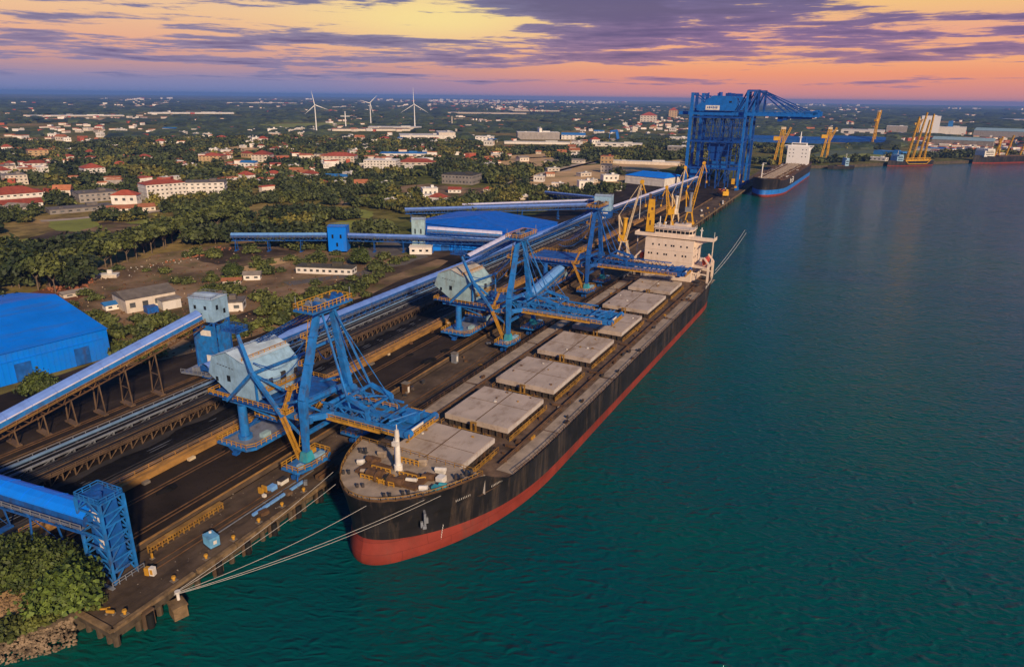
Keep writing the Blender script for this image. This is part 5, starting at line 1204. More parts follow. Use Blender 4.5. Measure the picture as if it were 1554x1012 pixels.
# ================================================================== BLUE GANTRY CRANES
def gantry(label, x, y, sc=1.0):
    t = thing('gantry_unloader', label, 'gantry crane', (x, y, 4), QS, 'tall blue gantry cranes at the second berth')
    for xx, top in ((0, 90), (-50, 88)):
        for s in (-1, 1):
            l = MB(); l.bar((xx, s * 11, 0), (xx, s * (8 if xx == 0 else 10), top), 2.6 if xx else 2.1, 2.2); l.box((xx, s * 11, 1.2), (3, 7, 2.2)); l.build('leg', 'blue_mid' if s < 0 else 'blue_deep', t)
    for xx in (-39, -30, -21, -12):
        for s in (-1, 1):
            l = MB(); l.bar((xx, s * 9, 0), (xx, s * 8, 68), .85, .85); l.build('inner_leg', 'blue_deep', t)
    b = MB()
    for z in (19, 44, 66):
        for s in (-1, 1): b.bar((0, s * 10, z), (-50, s * 10, z), 1.3 if z < 60 else 1.8, 1.5)
        for xx in (0, -50): b.bar((xx, -10, z), (xx, 10, z), 1.3, 1.5)
    seq = [-50, -39, -30, -21, -12, 0]
    for a, c in zip(seq, seq[1:]):
        for s in (-1, 1):
            for z0, z1 in ((44, 66),):
                b.bar((a, s * 9, z0), (c, s * 9, z1), .35); b.bar((c, s * 9, z0), (a, s * 9, z1), .35)
    for z in (28, 36, 52, 59):
        b.bar((-39, -9, z), (-12, -9, z), .4)
    b.bar((-39, -9, 0), (-30, -9, 19), .5); b.bar((-21, -9, 0), (-12, -9, 19), .5)
    b.build('brace', 'blue_deep', t)
    g = MB()
    for s in (-1, 1): g.box((-6, s * 4.2, 69.4), (114, 1.4, 3.0)); g.box((56, s * 4.2, 69.8), (14, 1.6, 4.2))
    for xx in range(-60, 62, 8): g.box((xx, 0, 68.6), (.8, 8.4, .8))
    g.box((59, 0, 71.4), (3, 10, 4)); g.box((46, 0, 66.6), (22, 5, 1.2)); g.bar((36, 0, 66), (58, 0, 69), 1.0)
    g.rail([(-62, -5.6, 70.9), (62, -5.6, 70.9)], 1.6, .25, 5); g.build('boom_girder', 'blue_mid', t)
    c = MB(); c.box((30, 0, 65.4), (4.4, 4, 4)); c.box((30, 0, 67.6), (5, 5, .5)); c.build('operator_cabin', 'blue_deep', t)
    h = MB(); h.prism([(-46, 72), (-11, 72), (-8.5, 77), (-10, 83), (-14, 85), (-31, 85.5), (-46, 76.5)], -7, 7, 'y'); hs = h.build('machinery_house', 'blue_mid', t)
    h = MB(); h.tube((-26, 0, 85), (-26, 0, 88.6), 1.8, 12); h.box((-17, 0, 86.4), (8, 6, 2.6)); h.build('roof_cooler', 'blue_deep', hs, smooth=40)
    MB().box((-31, -7.1, 74.6), (13, .25, 4.2)).build('sign_board', 'white', hs)
    k = MB()
    for i in range(6): k.box((-35.5 + i * 1.7, -7.3, 74.8), (1.0, .1, 1.9 if i % 2 else 1.4))
    k.build('sign_lettering', 'blue_dark', hs)
    MB().box((-15, -7.1, 80), (2.4, .25, 1.6)).build('window', 'glass', hs)
    m = MB()
    for s in (-1, 1):
        m.bar((-9, s * 5, 71), (-.6, s * 8, 89), 1.0); m.bar((0, s * 8, 71), (8, s * 3.5, 90), 1.2); m.bar((9, s * 3.5, 71), (9, s * 3.5, 90), 1.3); m.bar((0, s * 8, 89.5), (9, s * 3.5, 90), 1.0)
    m.bar((0, -8, 89.6), (0, 8, 89.6), 1.8, 2.2); m.bar((9, -3.5, 90), (9, 3.5, 90), 1.6, 2); m.box((4.5, 0, 90.4), (11, 4, 1.2)); m.build('mast', 'blue_deep', t)
    m = MB(); m.bar((-50, -10, 87), (-50, 10, 87), 1.6, 2)
    for s in (-1, 1): m.bar((-50, s * 10, 87), (-36, s * 6, 78), .8)
    m.bar((-36, -6, 88), (-36, -6, 78), 1.2); m.bar((-50, -10, 86.5), (-36, -6, 84), .7); m.build('rear_portal', 'blue_deep', t)
    f = MB()
    for s in (-1, 1):
        for xe in (34, 44, 54): f.bar((9, s * 3.5, 90), (xe, s * 4, 71), .55)
    f.build('forestay', 'blue_deep', t)
    hp = MB(); hp.prism([(-34, 42), (-16, 42), (-22, 26), (-28, 26)], -6, 6, 'y'); hp.build('hopper', 'blue_deep', t)
    cv = MB(); cv.box((-25, 0, 20.2), (22, 6, 2)); cv.box((-44, 3, 12), (10, 8, 8)); cv.build('hopper_deck', 'blue_mid', t)
    y_ = MB(); y_.box((-4, -11, 8), (3, 3, 5)); y_.box((-1, -12.6, 2.4), (2, 2, 3)); y_.build('drive_box', 'yellow_c', t)
gantry('nearer tall blue gantry crane with faceted machinery house and boom over the second ship', -121.5, 706)
gantry('farther tall blue gantry crane behind the nearer one, half hidden by its legs', -123.5, 757)

# ================================================================== YELLOW HARBOUR CRANES
HG = 'yellow and cream harbour cranes behind the white bridge block'
def jib_crane(label, x, y, rz, H, reach, col_m, jib_m, double=True):
    t = thing('harbour_crane', label, 'crane', (x, y, 4), rz, HG)
    p = MB()
    for sx in (-1, 1):
        for sy in (-1, 1): p.bar((sx * 3, sy * 3, 0), (sx * 1.4, sy * 1.4, 8), .7)
    p.box((0, 0, .5), (7.4, 1.2, .8)); p.box((0, 2.8, .5), (7.4, 1, .8)); p.box((0, 0, 8.2), (4, 4, .6)); p.build('portal', jib_m, t)
    c = MB(); c.tube((0, 0, 8), (0, 0, H * .5), 1.5, 12, r2=1.1); c.box((-1, 0, 10), (4.4, 3.4, 3.4)); c.tube((0, 0, H * .5), (0, 0, H * .52), 1.5, 12); c.build('column', col_m, t, smooth=40)
    j = MB(); tip = (reach, 0, H)
    if double:
        for s in (-1, 1): j.truss((.6, s * 1.3, 9), (reach, s * .5, H), .8, .9, 14, .26, .15, k=.6)
        for i in range(1, 9): u = i / 9; j.bar((.6 + (reach - .6) * u, -1.3 + .8 * u, 9 + (H - 9) * u), (.6 + (reach - .6) * u, 1.3 - .8 * u, 9 + (H - 9) * u), .22)
    else: j.truss((.6, 0, 9), tip, 2.0, 2.0, 14, .4, .2, k=.5)
    j.build('jib', jib_m, t)
    h = MB(); h.tube((reach, -1.2, H), (reach, 1.2, H), 1.1, 12); h.bar((reach, 0, H), (reach + 2.4, 0, H - 6), .5); h.bar((reach + .8, 0, H), (reach + 2.8, 0, H - 12), .12); h.box((reach + 2.8, 0, H - 12.4), (1, 1, 1.4)); h.build('jib_head', 'yellow_c', t, smooth=40)
    b = MB(); b.bar((-2.4, 0, 9.5), (-3.6, 0, H * .55), .7); b.bar((-3.6, 0, H * .55), (-.6, 0, H * .36), .5); b.bar((-3.6, 0, H * .55), (reach * .9, 0, H - 1), .25); b.bar((-3.6, .8, H * .55), (0, .8, 10), .35); b.build('back_stay', jib_m, t)
    return t
jib_crane('cream lattice jib crane with yellow head rising behind the far loader boom', -119, 360, R(10), 40.5, 7.5, 'yellow_c', 'cream')
jib_crane('white columned jib crane with yellow lattice jib right behind the wheelhouse', -120, 470, R(20), 39, 3.4, 'white', 'cream')
jib_crane('tallest yellow jib crane at the quay edge with leaning lattice jib', -113.6, 482, R(10), 41.5, 6.4, 'galv', 'yellow_c', False)
t = thing('crane_tower', 'plain yellow plated tower standing alone between the jib cranes', 'crane', (-128.5, 440, 4), R(8), HG)
b = MB(); b.box((0, 0, 10.5), (5.2, 2.6, 21), taper=.72); b.build('plated_tower', 'yellow_c', t)
b = MB(); b.box((-1.2, 0, 22.6), (1.6, 1.8, 3.4)); b.box((1.3, 0, 21.8), (1.0, 1.6, 1.8)); b.box((0, -1.25, 6), (1.0, .3, 3)); b.box((.8, -1.1, 15), (1.2, .3, 1.6)); b.box((-1, -1.2, 10.6), (.8, .3, 2.4)); b.build('cleat', 'rust', t)
jib_crane('short yellow jib crane half hidden by the white jib crane', -123.4, 466, R(190), 26, 3.2, 'yellow_c', 'yellow_c', False)
t = thing('light_mast', 'thin pale floodlight mast on the dark quay beyond the bridge block', 'lamp mast', (-147, 475, 4))
b = MB(); b.tube((0, 0, 0), (0, 0, 22), .3, 6, r2=.18); b.build('mast', 'white', t); b = MB(); b.box((0, 0, 22.4), (2.2, .8, 1.4)); b.build('lamp_head', 'yellow', t)
for k, (x, y, ln, m, lab) in enumerate(((-113.5, 520, 5, 'cream', 'pale dropped spreader beam lying on the quay'), (-118, 560, 3, 'yellow_c', 'yellow buoy shaped weight lying on the quay'), (-114.5, 600, 16, 'white', 'long pale hatch beam lying along the quay'), (-119.5, 545, 4, 'white', 'white tool box standing on the dark quay'), (-117, 490, 2.4, 'yellow_c', 'small yellow winch on the quay under the jib cranes'))):
    bundle(('spreader_beam', 'steel_weight', 'hatch_beam', 'tool_box', 'quay_winch')[k], lab, ('beam', 'weight', 'beam', 'box', 'winch')[k], x, y, [('main_beam', m, [((0, 0, .7), (1.2, ln, 1.0))]), ('skid', 'steel', [((0, -ln * .3, .1), (1.8, .4, .2)), ((0, ln * .3, .1), (1.8, .4, .2))])], .1 * k)

# ================================================================== FAR HARBOUR
def far_ship(name, label, x, y, rz, L, B, D, m, boot, house_m, hx, hh):
    t = thing(name, label, 'ship', (x, y, 0), rz)
    h = MB(); n = 16
    for i in range(n + 1):
        u = i / n; w = B / 2 * (1 - abs(2 * u - 1) ** 5 * .75) * (1 - max(0, (.18 - u) / .18) ** 2 * .95); d = D * (1 + .25 * max(0, (.25 - u) / .25))
        for s in (-1, 1):
            for z, k in ((-1, .9), (D * .2, .95), (D * .201, .95), (d, 1)): h.v.append((L * u, s * w * k, z))
    for i in range(n):
        for sd in (0, 1):
            for k in range(3):
                a = i * 8 + sd * 4 + k; q = (a, a + 8, a + 9, a + 1); h.f.append(q if sd == 0 else q[::-1]); h.mi.append(1 if k == 0 else 0)
        a = i * 8; h.f.append((a + 3, a + 11, a + 15, a + 7)); h.mi.append(0)
    h.f.append((n * 8, n * 8 + 3, n * 8 + 7, n * 8 + 4)); h.mi.append(0)
    h.build('hull', [m, boot], t)
    b = MB(); b.box((hx, 0, D + hh * .4), (L * .14, B * .7, hh * .8)); b.box((hx, 0, D + hh * .9), (L * .10, B * .85, hh * .25)); hs = b.build('deckhouse', house_m, t)
    for k in range(3): MB().box((hx, -B * .36 - .05 if k < 2 else B * .36, D + hh * (.3 + .28 * k)), (L * .1, .2, .9)).build('window', 'glass', hs)
    b = MB(); b.tube((hx, 0, D + hh), (hx, 0, D + hh * 1.6), .35, 6); b.box((hx, 0, D + hh * 1.35), (.3, 3, .3)); b.build('mast', 'white', t)
    b = MB(); b.box((L * .5, 0, D + .5), (L * .4, B * .6, 1.0)); b.build('deck_cargo', 'rust', t)
    return t
far_ship('tug', 'small dark tug with blue deckhouse and white mast at the basin corner', -66, 1032, R(40), 40, 10, 4, 'hull', 'hull', 'pale', 26, 10)
tt = far_ship('crane_barge', 'dark crane barge with four tall slanting yellow lattice booms', 4, 1130, R(47), 84, 16, 6.5, 'hull', 'boot', 'pale', 16, 9)
for i, (x0, dx, top) in enumerate(((30, 22, 66), (40, 26, 72), (52, 20, 62), (62, 14, 70))):
    MB().truss((x0, -3, 7), (x0 + dx * .75, 3, top), 2.2, 2.2, 14, .55, .3, k=.55).build('lattice_boom', 'yellow_c', tt)
b = MB(); b.box((48, 0, 7.6), (44, 13, 1.6)); b.rail([(26, -7, 8), (70, -7, 8)], 3, .5, 5); b.path([(24, -7.5, 8), (30, -8.2, 3), (64, -8.2, 3), (72, -7.5, 9)], .6); b.build('boom_deck', 'yellow_c', tt)
tt = far_ship('cargo_ship', 'dark cargo ship with white deckhouse and yellow derricks at the far basin quay', 116, 1258, R(47), 150, 22, 10, 'hull', 'boot', 'white', 22, 11)
for x0, dx, top in ((42, 10, 38), (52, -6, 36), (66, 8, 40), (96, 8, 36)): MB().truss((x0, 0, 10), (x0 + dx, 0, top), 1.6, 1.6, 8, .5, .3).build('derrick', 'yellow_c', tt)
FG = 'yellow cranes along the far harbour'
for lab, x, y, H, rz in (('slim yellow crane with pale cabin behind the far tug', -83, 1180, 42, .3), ('tall twin legged yellow crane before the blue roofed far shed', -27, 1652, 62, 1.2), ('small yellow crane at the edge of the far port beyond the white silo block', 60, 2150, 38, .5), ('yellow grab crane rising behind the second ship funnel', -128, 1010, 46, .2)):
    t = thing('far_crane', lab, 'crane', (x, y, 4), rz, FG)
    b = MB()
    for s in (-1, 1): b.truss((s * 4, 0, 0), (s * 1.5 + 3, 0, H), 2.2, 2.2, 10, .7, .4)
    b.build('lattice_tower', 'yellow_c', t)
    b = MB(); b.truss((3, 0, H * .5), (12, 0, H * 1.05), 2, 2, 8, .6, .35); b.box((-4, 0, H * .74), (8, 5, 5)); b.build('jib', 'yellow_c', t)
    MB().box((3, 0, H + 1.2), (6, 4, 3)).build('cabin', 'cream', t)

# ------------------------------------------------------------------ wind turbines
TG = 'white wind turbines over the woodland'
for lab, x, y, hub, bl, a0, yaw in (('wind turbine farthest towards the west, one blade pointing up', -1143, 1231, 63, 30, R(100), .35), ('middle wind turbine with two blades spread upwards', -1265, 1576, 65, 28, R(45), .25), ('tallest looking wind turbine with one blade straight up', -1108.6, 1562, 64, 42, R(91), -.1)):
    t = thing('wind_turbine', lab, 'wind turbine', (x, y, 4), AZ + yaw, TG)
    b = MB(); b.tube((0, 0, 0), (0, 0, hub - 4), 1.5, 14, r2=.8); b.build('tower', 'turbine', t, smooth=40)
    b = MB(); b.box((0, .6, hub - 3), (2.0, 5, 2.2)); b.build('nacelle', 'turbine', t)
    b = MB(); b.tube((0, -2.6, hub - 3), (0, -4.2, hub - 3), 1.6, 12, r2=.5); b.build('rotor_hub', 'turbine', t, smooth=40)
    for k in range(3):
        a = a0 + k * R(120); d = Vector((math.cos(a), 0, math.sin(a))); c = Vector((0, -3.6, hub - 3)); n_ = Vector((-d.z, 0, d.x))
        b = MB(); secs = [(.0, .6), (.12, 1.1), (.5, .8), (1.0, .25)]; o = 0
        for f, w in secs:
            p = c + d * (bl * f); b.v += [tuple(p + n_ * w), tuple(p + Vector((0, .35, 0))), tuple(p - n_ * w * .5), tuple(p - Vector((0, .35, 0)))]
        for i in range(3):
            for q in range(4): b.f.append((i * 4 + q, i * 4 + (q + 1) % 4, i * 4 + 4 + (q + 1) % 4, i * 4 + 4 + q)); b.mi.append(0)
        b.f.append((12, 13, 14, 15)); b.mi.append(0)
        b.build('blade', 'turbine', t)
c = G(525, 195); t = thing('radio_mast', 'pale mast with cross arm between the first two wind turbines', 'mast', (c.x, c.y, 4), AZ)
b = MB(); b.tube((0, 0, 0), (0, 0, 42), 1.6, 8, r2=1.0); b.build('mast', 'turbine', t); b = MB(); b.box((0, 0, 30), (24, 1.5, 1.6)); b.build('cross_arm', 'turbine', t)
c = G(686, 191); t = thing('water_chimney', 'lone pale chimney standing in the woodland past the wind turbines', 'chimney', (c.x, c.y, 4))
b = MB(); b.tube((0, 0, 0), (0, 0, 26), 1.5, 10, r2=1.1); b.build('shaft', 'wall', t); b = MB(); b.tube((0, 0, 26), (0, 0, 27), 1.6, 10); b.build('crown_ring', 'wall_g', t)
c = G(961, 207); t = thing('brick_chimney', 'square cream chimney among the houses behind the dry fields', 'chimney', (c.x, c.y, 4), AZ)
b = MB(); b.box((0, 0, 11), (7, 6, 22), taper=.9); b.build('shaft', 'wall', t); b = MB(); b.box((0, 0, 22.4), (7.6, 6.6, 1)); b.build('cap', 'wall_g', t)
c = G(936, 218); t = thing('loading_chute', 'tall vivid blue chute standing over low white sheds', 'chute', (c.x, c.y, 4), AZ)
b = MB(); b.bar((4, 0, 0), (-2, 0, 24), 5, 4); b.build('chute', 'blue_mid', t); b = MB(); b.bar((-1, 0, 24), (-14, 0, 22), 4, 3); b.bar((-14, 0, 22), (-16, 0, 0), 1); b.build('head_chute', 'blue_mid', t)

# ================================================================== BUILDINGS OF THE TOWN
HOUSES = []                                         # (x, y, r) kept clear of trees
WIN = None
def windows(parent, W, D, H, floors, bays, z0=1.4, side=True):
    global WIN
    if WIN is None:
        WIN = MB().box((0, 0, 0), (1, .2, 1)); o = WIN.build('window', 'window_far', parent); WIN = o; first = True
    else: first = False
    fh = H / floors
    lst = [(-W / 2 + W * (i + .5) / bays, -D / 2 - .06, 0.0, W / bays * .44) for i in range(bays)]
    if side:
        nb = max(1, int(bays * D / W)); lst += [(W / 2 + .06, -D / 2 + D * (i + .5) / nb, R(90), D / nb * .5) for i in range(nb)]
    for f in range(floors):
        for (x, y, rz, w) in lst:
            if first: o = WIN; first = False
            else: o = WIN.copy(); col.objects.link(o); o.parent = parent
            o.location = (x, y, fh * f + fh * .55); o.rotation_euler = (0, 0, rz); o.scale = (w, 1, fh * .34)
def roof_mesh(W, D, H, kind, rh):
    b = MB(); e = .5
    if kind == 'flat':
        b.box((0, 0, H + .2), (W + .5, D + .5, .4)); b.box((W * .2, D * .1, H + 1.2), (W * .18, D * .3, 1.8)); b.box((-W * .3, -D * .1, H + .7), (W * .06, D * .12, 1.0))
    elif kind == 'hip':
        k = min(D / 2, W / 2.2)
        b.add([(-W / 2 - e, -D / 2 - e, H), (W / 2 + e, -D / 2 - e, H), (W / 2 + e, D / 2 + e, H), (-W / 2 - e, D / 2 + e, H), (-W / 2 + k, 0, H + rh), (W / 2 - k, 0, H + rh)], [(0, 1, 5, 4), (2, 3, 4, 5), (3, 0, 4), (1, 2, 5), (0, 3, 2, 1)])
    else:
        b.add([(-W / 2 - e, -D / 2 - e, H), (W / 2 + e, -D / 2 - e, H), (W / 2 + e, D / 2 + e, H), (-W / 2 - e, D / 2 + e, H), (-W / 2 - e, 0, H + rh), (W / 2 + e, 0, H + rh)], [(0, 1, 5, 4), (2, 3, 4, 5), (3, 0, 4), (1, 2, 5), (0, 3, 2, 1)])
    return b
def building(label, pxl, pxr, pyb, H, D, yaw, floors, bays, wall, roof, kind='flat', rh=3.0, cat='building', extra=None, name='building', group=None):
    H *= .74; c0 = G((pxl + pxr) / 2, pyb); dist = (c0 - Vector((0, 0, CAM_H))).dot(_fw)
    view = Vector((c0.x, c0.y, 0)).normalized(); W = (pxr - pxl) * dist / F_PX
    cx, cyy = c0.x + view.x * D / 2, c0.y + view.y * D / 2
    rz = math.atan2(-view.x, view.y) + yaw
    t = thing(name, label, cat, (cx, cyy, ZL), rz, group)
    bw = MB(); bw.box((0, 0, H / 2), (W, D, H))
    if floors > 1:
        for f in range(1, floors): bw.box((0, 0, H * f / floors), (W + .5, D + .5, .35))
    bo = bw.build('wall', wall, t)
    roof_mesh(W, D, H, kind, rh).build('roof', roof, t)
    if bays: windows(bo, W, D, H, floors, bays)
    if extra: extra(t, W, D, H)
    HOUSES.append((cx, cyy, max(W, D) * .6 + 3))
    return t
def wing(dx, w, h, wall, roof, kind='flat', floors=3, bays=5, rh=2):
    def f(t, W, D, H):
        b = MB(); b.box((W * dx, D * .15, h / 2), (W * w, D * 1.1, h)); o = b.build('side_wing', wall, t)
        rb = roof_mesh(W * w, D * 1.1, h, kind, rh); rb.v = [(x + W * dx, y + D * .15, z) for x, y, z in rb.v]; rb.build('wing_roof', roof, t)
    return f
building('long white apartment block with red tiled roof edge among dark trees', 220, 278, 303, 17, 18, R(20), 4, 9, 'wall_w', 'roof_r', 'hip', 3)
building('white apartment block with curved balconies joined beside the red edged block', 286, 343, 299, 16, 20, R(-8), 4, 7, 'wall_w', 'roof_g', 'flat')
building('wide white office block with long rows of windows in the middle of the woods', 556, 605, 260, 16, 24, R(-14), 4, 10, 'wall_w', 'roof_w', 'flat')
building('cream hotel block with large red roof left of the white office block', 492, 541, 249, 13, 26, R(-12), 3, 8, 'wall', 'roof_r', 'hip', 4, extra=wing(-.42, .3, 10, 'wall_t', 'roof_o'))
building('square cream block with red roof near the hotel', 386, 413, 246, 12, 22, R(-15), 3, 5, 'wall', 'roof_r', 'hip', 5)
building('tan and white block with red roof standing above the long white apartments', 308, 341, 251, 15, 22, R(-20), 4, 6, 'wall_t', 'roof_r', 'hip', 3, extra=wing(-.38, .3, 13, 'wall_w', 'roof_g'))
building('red roofed villa complex with white walls beside the western trees', -8, 58, 306, 8, 22, R(10), 2, 8, 'wall_w', 'roof_r', 'hip', 5, extra=wing(.3, .5, 6, 'wall_w', 'roof_r', 'hip'))
building('low wide red roof hall in front of the villa complex', -10, 58, 316, 4, 14, R(8), 1, 6, 'wall_w', 'roof_r', 'gable', 3)
building('grey unfinished concrete block between the villa complex and the apartments', 120, 172, 306, 9, 22, R(12), 2, 7, 'wall_g', 'roof_g', 'flat', extra=wing(.5, .35, 5, 'wall', 'roof_o', 'gable'))
building('low grey sheds with flat roofs in front of the unfinished block', 80, 165, 322, 4, 16, R(10), 1, 8, 'wall_g', 'roof_g', 'flat')
building('long low cream terrace behind the front tree belt', 168, 232, 322, 4, 12, R(5), 1, 8, 'wall', 'roof_o', 'gable', 2)
building('white and red block of four floors on the western wood edge', 128, 156, 270, 13, 20, R(14), 4, 5, 'wall_w', 'roof_r', 'hip', 4, extra=wing(.35, .4, 9, 'wall', 'roof_o', 'hip'))
building('cream block with balconies near the western frame of trees', 10, 38, 281, 12, 20, R(10), 3, 5, 'wall', 'roof_g', 'flat')
building('pinkish terrace of flats far along the western edge', -8, 22, 266, 12, 18, R(8), 3, 5, 'wall', 'roof_g', 'flat')
building('ochre block with orange roof up on the western slope', 46, 72, 243, 16, 22, R(6), 4, 4, 'wall_t', 'roof_o', 'flat')
building('row of red roofed villas on the western slope', 40, 74, 255, 7, 16, R(-4), 2, 5, 'wall_w', 'roof_r', 'hip', 3)
building('large grey roofed hall with pale end wall above the brown field', 676, 726, 280, 12, 26, R(-22), 2, 9, 'wall_g', 'roof_d', 'flat', extra=wing(-.1, .7, 5, 'wall_g', 'roof_d'))
building('small white store with dark red roof on the brown field', 681, 700, 293, 4, 10, R(-5), 1, 3, 'wall_w', 'roof_r', 'gable', 2)
building('big grey box factory with white corner past the wind turbine wood', 784, 848, 212, 19, 36, R(6), 2, 0, 'wall_g', 'roof_w', 'flat', extra=wing(.05, .06, 22, 'wall_w', 'roof_w'))
building('blue roofed factory hall next to the big grey box factory', 852, 888, 212, 12, 36, R(0), 2, 6, 'wall_w', 'roof_b', 'gable', 4)
building('brown brick factory wing in front of the blue roofed hall', 866, 889, 222, 12, 24, R(-4), 2, 0, 'wall_t', 'roof_g', 'flat')
building('long white low plant in front of the big grey factory', 765, 868, 219, 5, 22, R(2), 1, 0, 'wall_w', 'roof_w', 'flat')
building('long white warehouse roof below the middle wind turbine', 505, 622, 199, 6, 50, R(4), 1, 0, 'wall', 'roof_g', 'flat')
building('wide cream warehouse at the foot of the tallest wind turbine', 560, 640, 197, 8, 60, R(-2), 1, 0, 'wall', 'roof_w', 'flat')
building('low blue grey plant spread before the tallest wind turbine', 606, 690, 211, 9, 70, R(4), 2, 0, 'wall_w', 'roof_w', 'flat', extra=wing(.35, .3, 12, 'wall', 'roof_w'))
building('distant long white hangar far out in the western woodland', 231, 351, 173, 6, 90, R(1), 1, 0, 'wall_w', 'roof_w', 'flat')
building('distant pale complex spread along the western woodland', 52, 180, 177, 4, 90, R(1), 1, 0, 'wall', 'roof_w', 'flat')
building('far cream plant beyond the white hangar', 348, 448, 157, 7, 120, R(1), 1, 0, 'wall', 'roof_w', 'flat')
building('distant cream terminal left of the third wind turbine', 505, 550, 164, 7, 120, R(1), 1, 0, 'wall', 'roof_w', 'flat')
building('distant white terminal curving along the plain', 680, 800, 173, 7, 160, R(-3), 1, 0, 'wall', 'roof_g', 'flat')
building('distant cream terminal with stepped roof before the town', 770, 850, 169, 7, 150, R(-4), 1, 0, 'wall', 'roof_g', 'flat', extra=None)
building('blue and white low plant between the office block and the red roofs', 578, 648, 239, 7, 30, R(-4), 1, 6, 'wall_w', 'roof_b', 'flat')
building('red roofed terrace right of the office block', 606, 660, 251, 5, 20, R(-6), 1, 6, 'wall', 'roof_r', 'hip', 4)
building('two storey white clinic east of the turbine wood', 722, 750, 215, 12, 30, R(-4), 2, 5, 'wall_w', 'roof_w', 'flat')
building('ochre gatehouse on the dry field beside the scattered huts', 912, 930, 249, 13, 16, R(-6), 2, 3, 'wall_t', 'roof_o', 'flat')
building('low white shed row on the dry field', 926, 1030, 250, 5, 14, R(-4), 1, 0, 'wall', 'roof_w', 'flat')
building('derelict pale house with two broken gables before the blue roofed store', 912, 928, 262, 11, 10, R(-6), 2, 3, 'wall', 'roof_g', 'gable', 2)
building('long low sheds with lilac roofs by the blue chute', 904, 974, 223, 8, 26, R(-4), 1, 6, 'wall_w', 'roof_w', 'flat')
building('red roofed palace like block on the far plain', 972, 996, 186, 32, 60, R(-4), 3, 5, 'wall', 'roof_r', 'hip', 12)
building('slender red tower house left of the gantry cranes', 1015, 1027, 180, 46, 40, R(-4), 4, 3, 'wall_t', 'roof_r', 'hip', 12)
building('white flats left of the gantry crane legs', 1016, 1045, 216, 12, 24, R(-4), 3, 4, 'wall_w', 'roof_w', 'flat')
building('grey sheds beside the gantry crane legs', 1014, 1046, 229, 9, 24, R(-6), 1, 4, 'wall_g', 'roof_w', 'flat')
# port side buildings near the camera
def veranda(t, W, D, H):
    b = MB(); b.box((W * .3, -D * .66, H * .35), (W * .38, D * .4, H * .7)); b.build('porch', 'wall_w', t); b = MB(); b.box((W * .3, -D * .66, H * .74), (W * .42, D * .5, .25)); b.build('porch_roof', 'roof_g', t)
    b = MB(); b.box((-W * .1, -D * .75, H * .22), (W * .22, D * .3, H * .44)); b.build('lean_to', 'blue_dark', t)
building('cream workshop with wide grey roof on the scrub behind the pale blue transfer house', 186, 258, 470, 7.5, 15, R(18), 1, 4, 'wall', 'roof_g', 'gable', 2.2, extra=veranda)
building('long white derelict block with open dark windows on the scrub', 452, 540, 416, 4.2, 7, R(-22), 1, 9, 'wall_w', 'roof_d', 'flat')
building('small cream annex behind the pale blue transfer house roof', 318, 371, 473, 5.0, 8, R(-12), 1, 3, 'wall_w', 'roof_g', 'flat')
building('tiny grey roofed hut beside the round tree on the scrub', 372, 396, 425, 3.4, 5, R(-10), 1, 2, 'wall_w', 'roof_g', 'gable', 1.4)
building('small pale hut with blue lean to beside the workshop', 160, 184, 470, 3.0, 5, R(14), 1, 2, 'wall_w', 'roof_b', 'gable', 1.0)
building('low cream shed by the dusty lane', 58, 92, 381, 2.6, 6, R(20), 1, 4, 'wall', 'roof_w', 'flat')
building('low rubble walled hut in the red scrap yard', 96, 130, 450, 2.4, 5, R(16), 1, 2, 'wall', 'roof_g', 'gable', .8)
building('flat ruined shed with orange debris on the tree line', 142, 178, 422, 1.8, 4, R(-20), 1, 0, 'wall', 'roof_w', 'flat')
building('tan hut with brown roof on the scrub by the small hut', 340, 366, 432, 2.6, 5, R(-8), 1, 2, 'wall', 'roof_o', 'gable', 1.0)
# far east port
building('white silo block with yellow crane in front, tallest in the far port', 1396, 1421, 205, 64, 34, R(0), 1, 0, 'turbine', 'turbine', 'flat')
building('wide cream warehouse right of the silo block', 1416, 1461, 204, 26, 50, R(0), 1, 0, 'wall_w', 'roof_w', 'flat', extra=wing(.02, .14, 33, 'roof_b', 'roof_b'))
building('grey blocky works left of the silo block', 1346, 1374, 201, 22, 50, R(0), 2, 0, 'wall_g', 'roof_w', 'flat')
building('long blue harbour shed behind the green meadow', 1135, 1252, 217, 10, 50, R(2), 1, 0, 'blue_dark', 'blue_dark', 'gable', 5)
building('long blue harbour shed farther east with grey roof end', 1250, 1338, 217, 10, 60, R(-2), 1, 0, 'blue_deep', 'blue_dark', 'gable', 5)
building('pale long warehouse with dark arches past the blue harbour sheds', 1279, 1338, 206, 18, 60, R(-3), 1, 4, 'wall_w', 'roof_w', 'flat')
building('blue grey shipyard hall at the east edge', 1420, 1500, 222, 15, 60, R(-4), 1, 0, 'roof_g', 'pale2', 'gable', 5)
building('grey shipyard hall with pale roof at the far east edge', 1486, 1575, 209, 20, 80, R(-4), 1, 0, 'wall_g', 'pale2', 'gable', 6)
building('vivid blue canopy roof above the shipyard at the east edge', 1518, 1560, 184, 14, 90, R(-4), 1, 0, 'wall_w', 'roof_b', 'flat')
building('low blue sheds behind the crane barge', 1330, 1372, 236, 8, 24, R(-20), 1, 0, 'roof_b', 'roof_b', 'flat')
building('low white and blue shed right of the crane barge', 1392, 1444, 230, 7, 24, R(-20), 1, 0, 'wall_w', 'roof_b', 'flat')
building('white quayside office between tug and crane barge', 1320, 1345, 244, 6, 10, R(-20), 1, 4, 'wall_w', 'roof_w', 'flat')

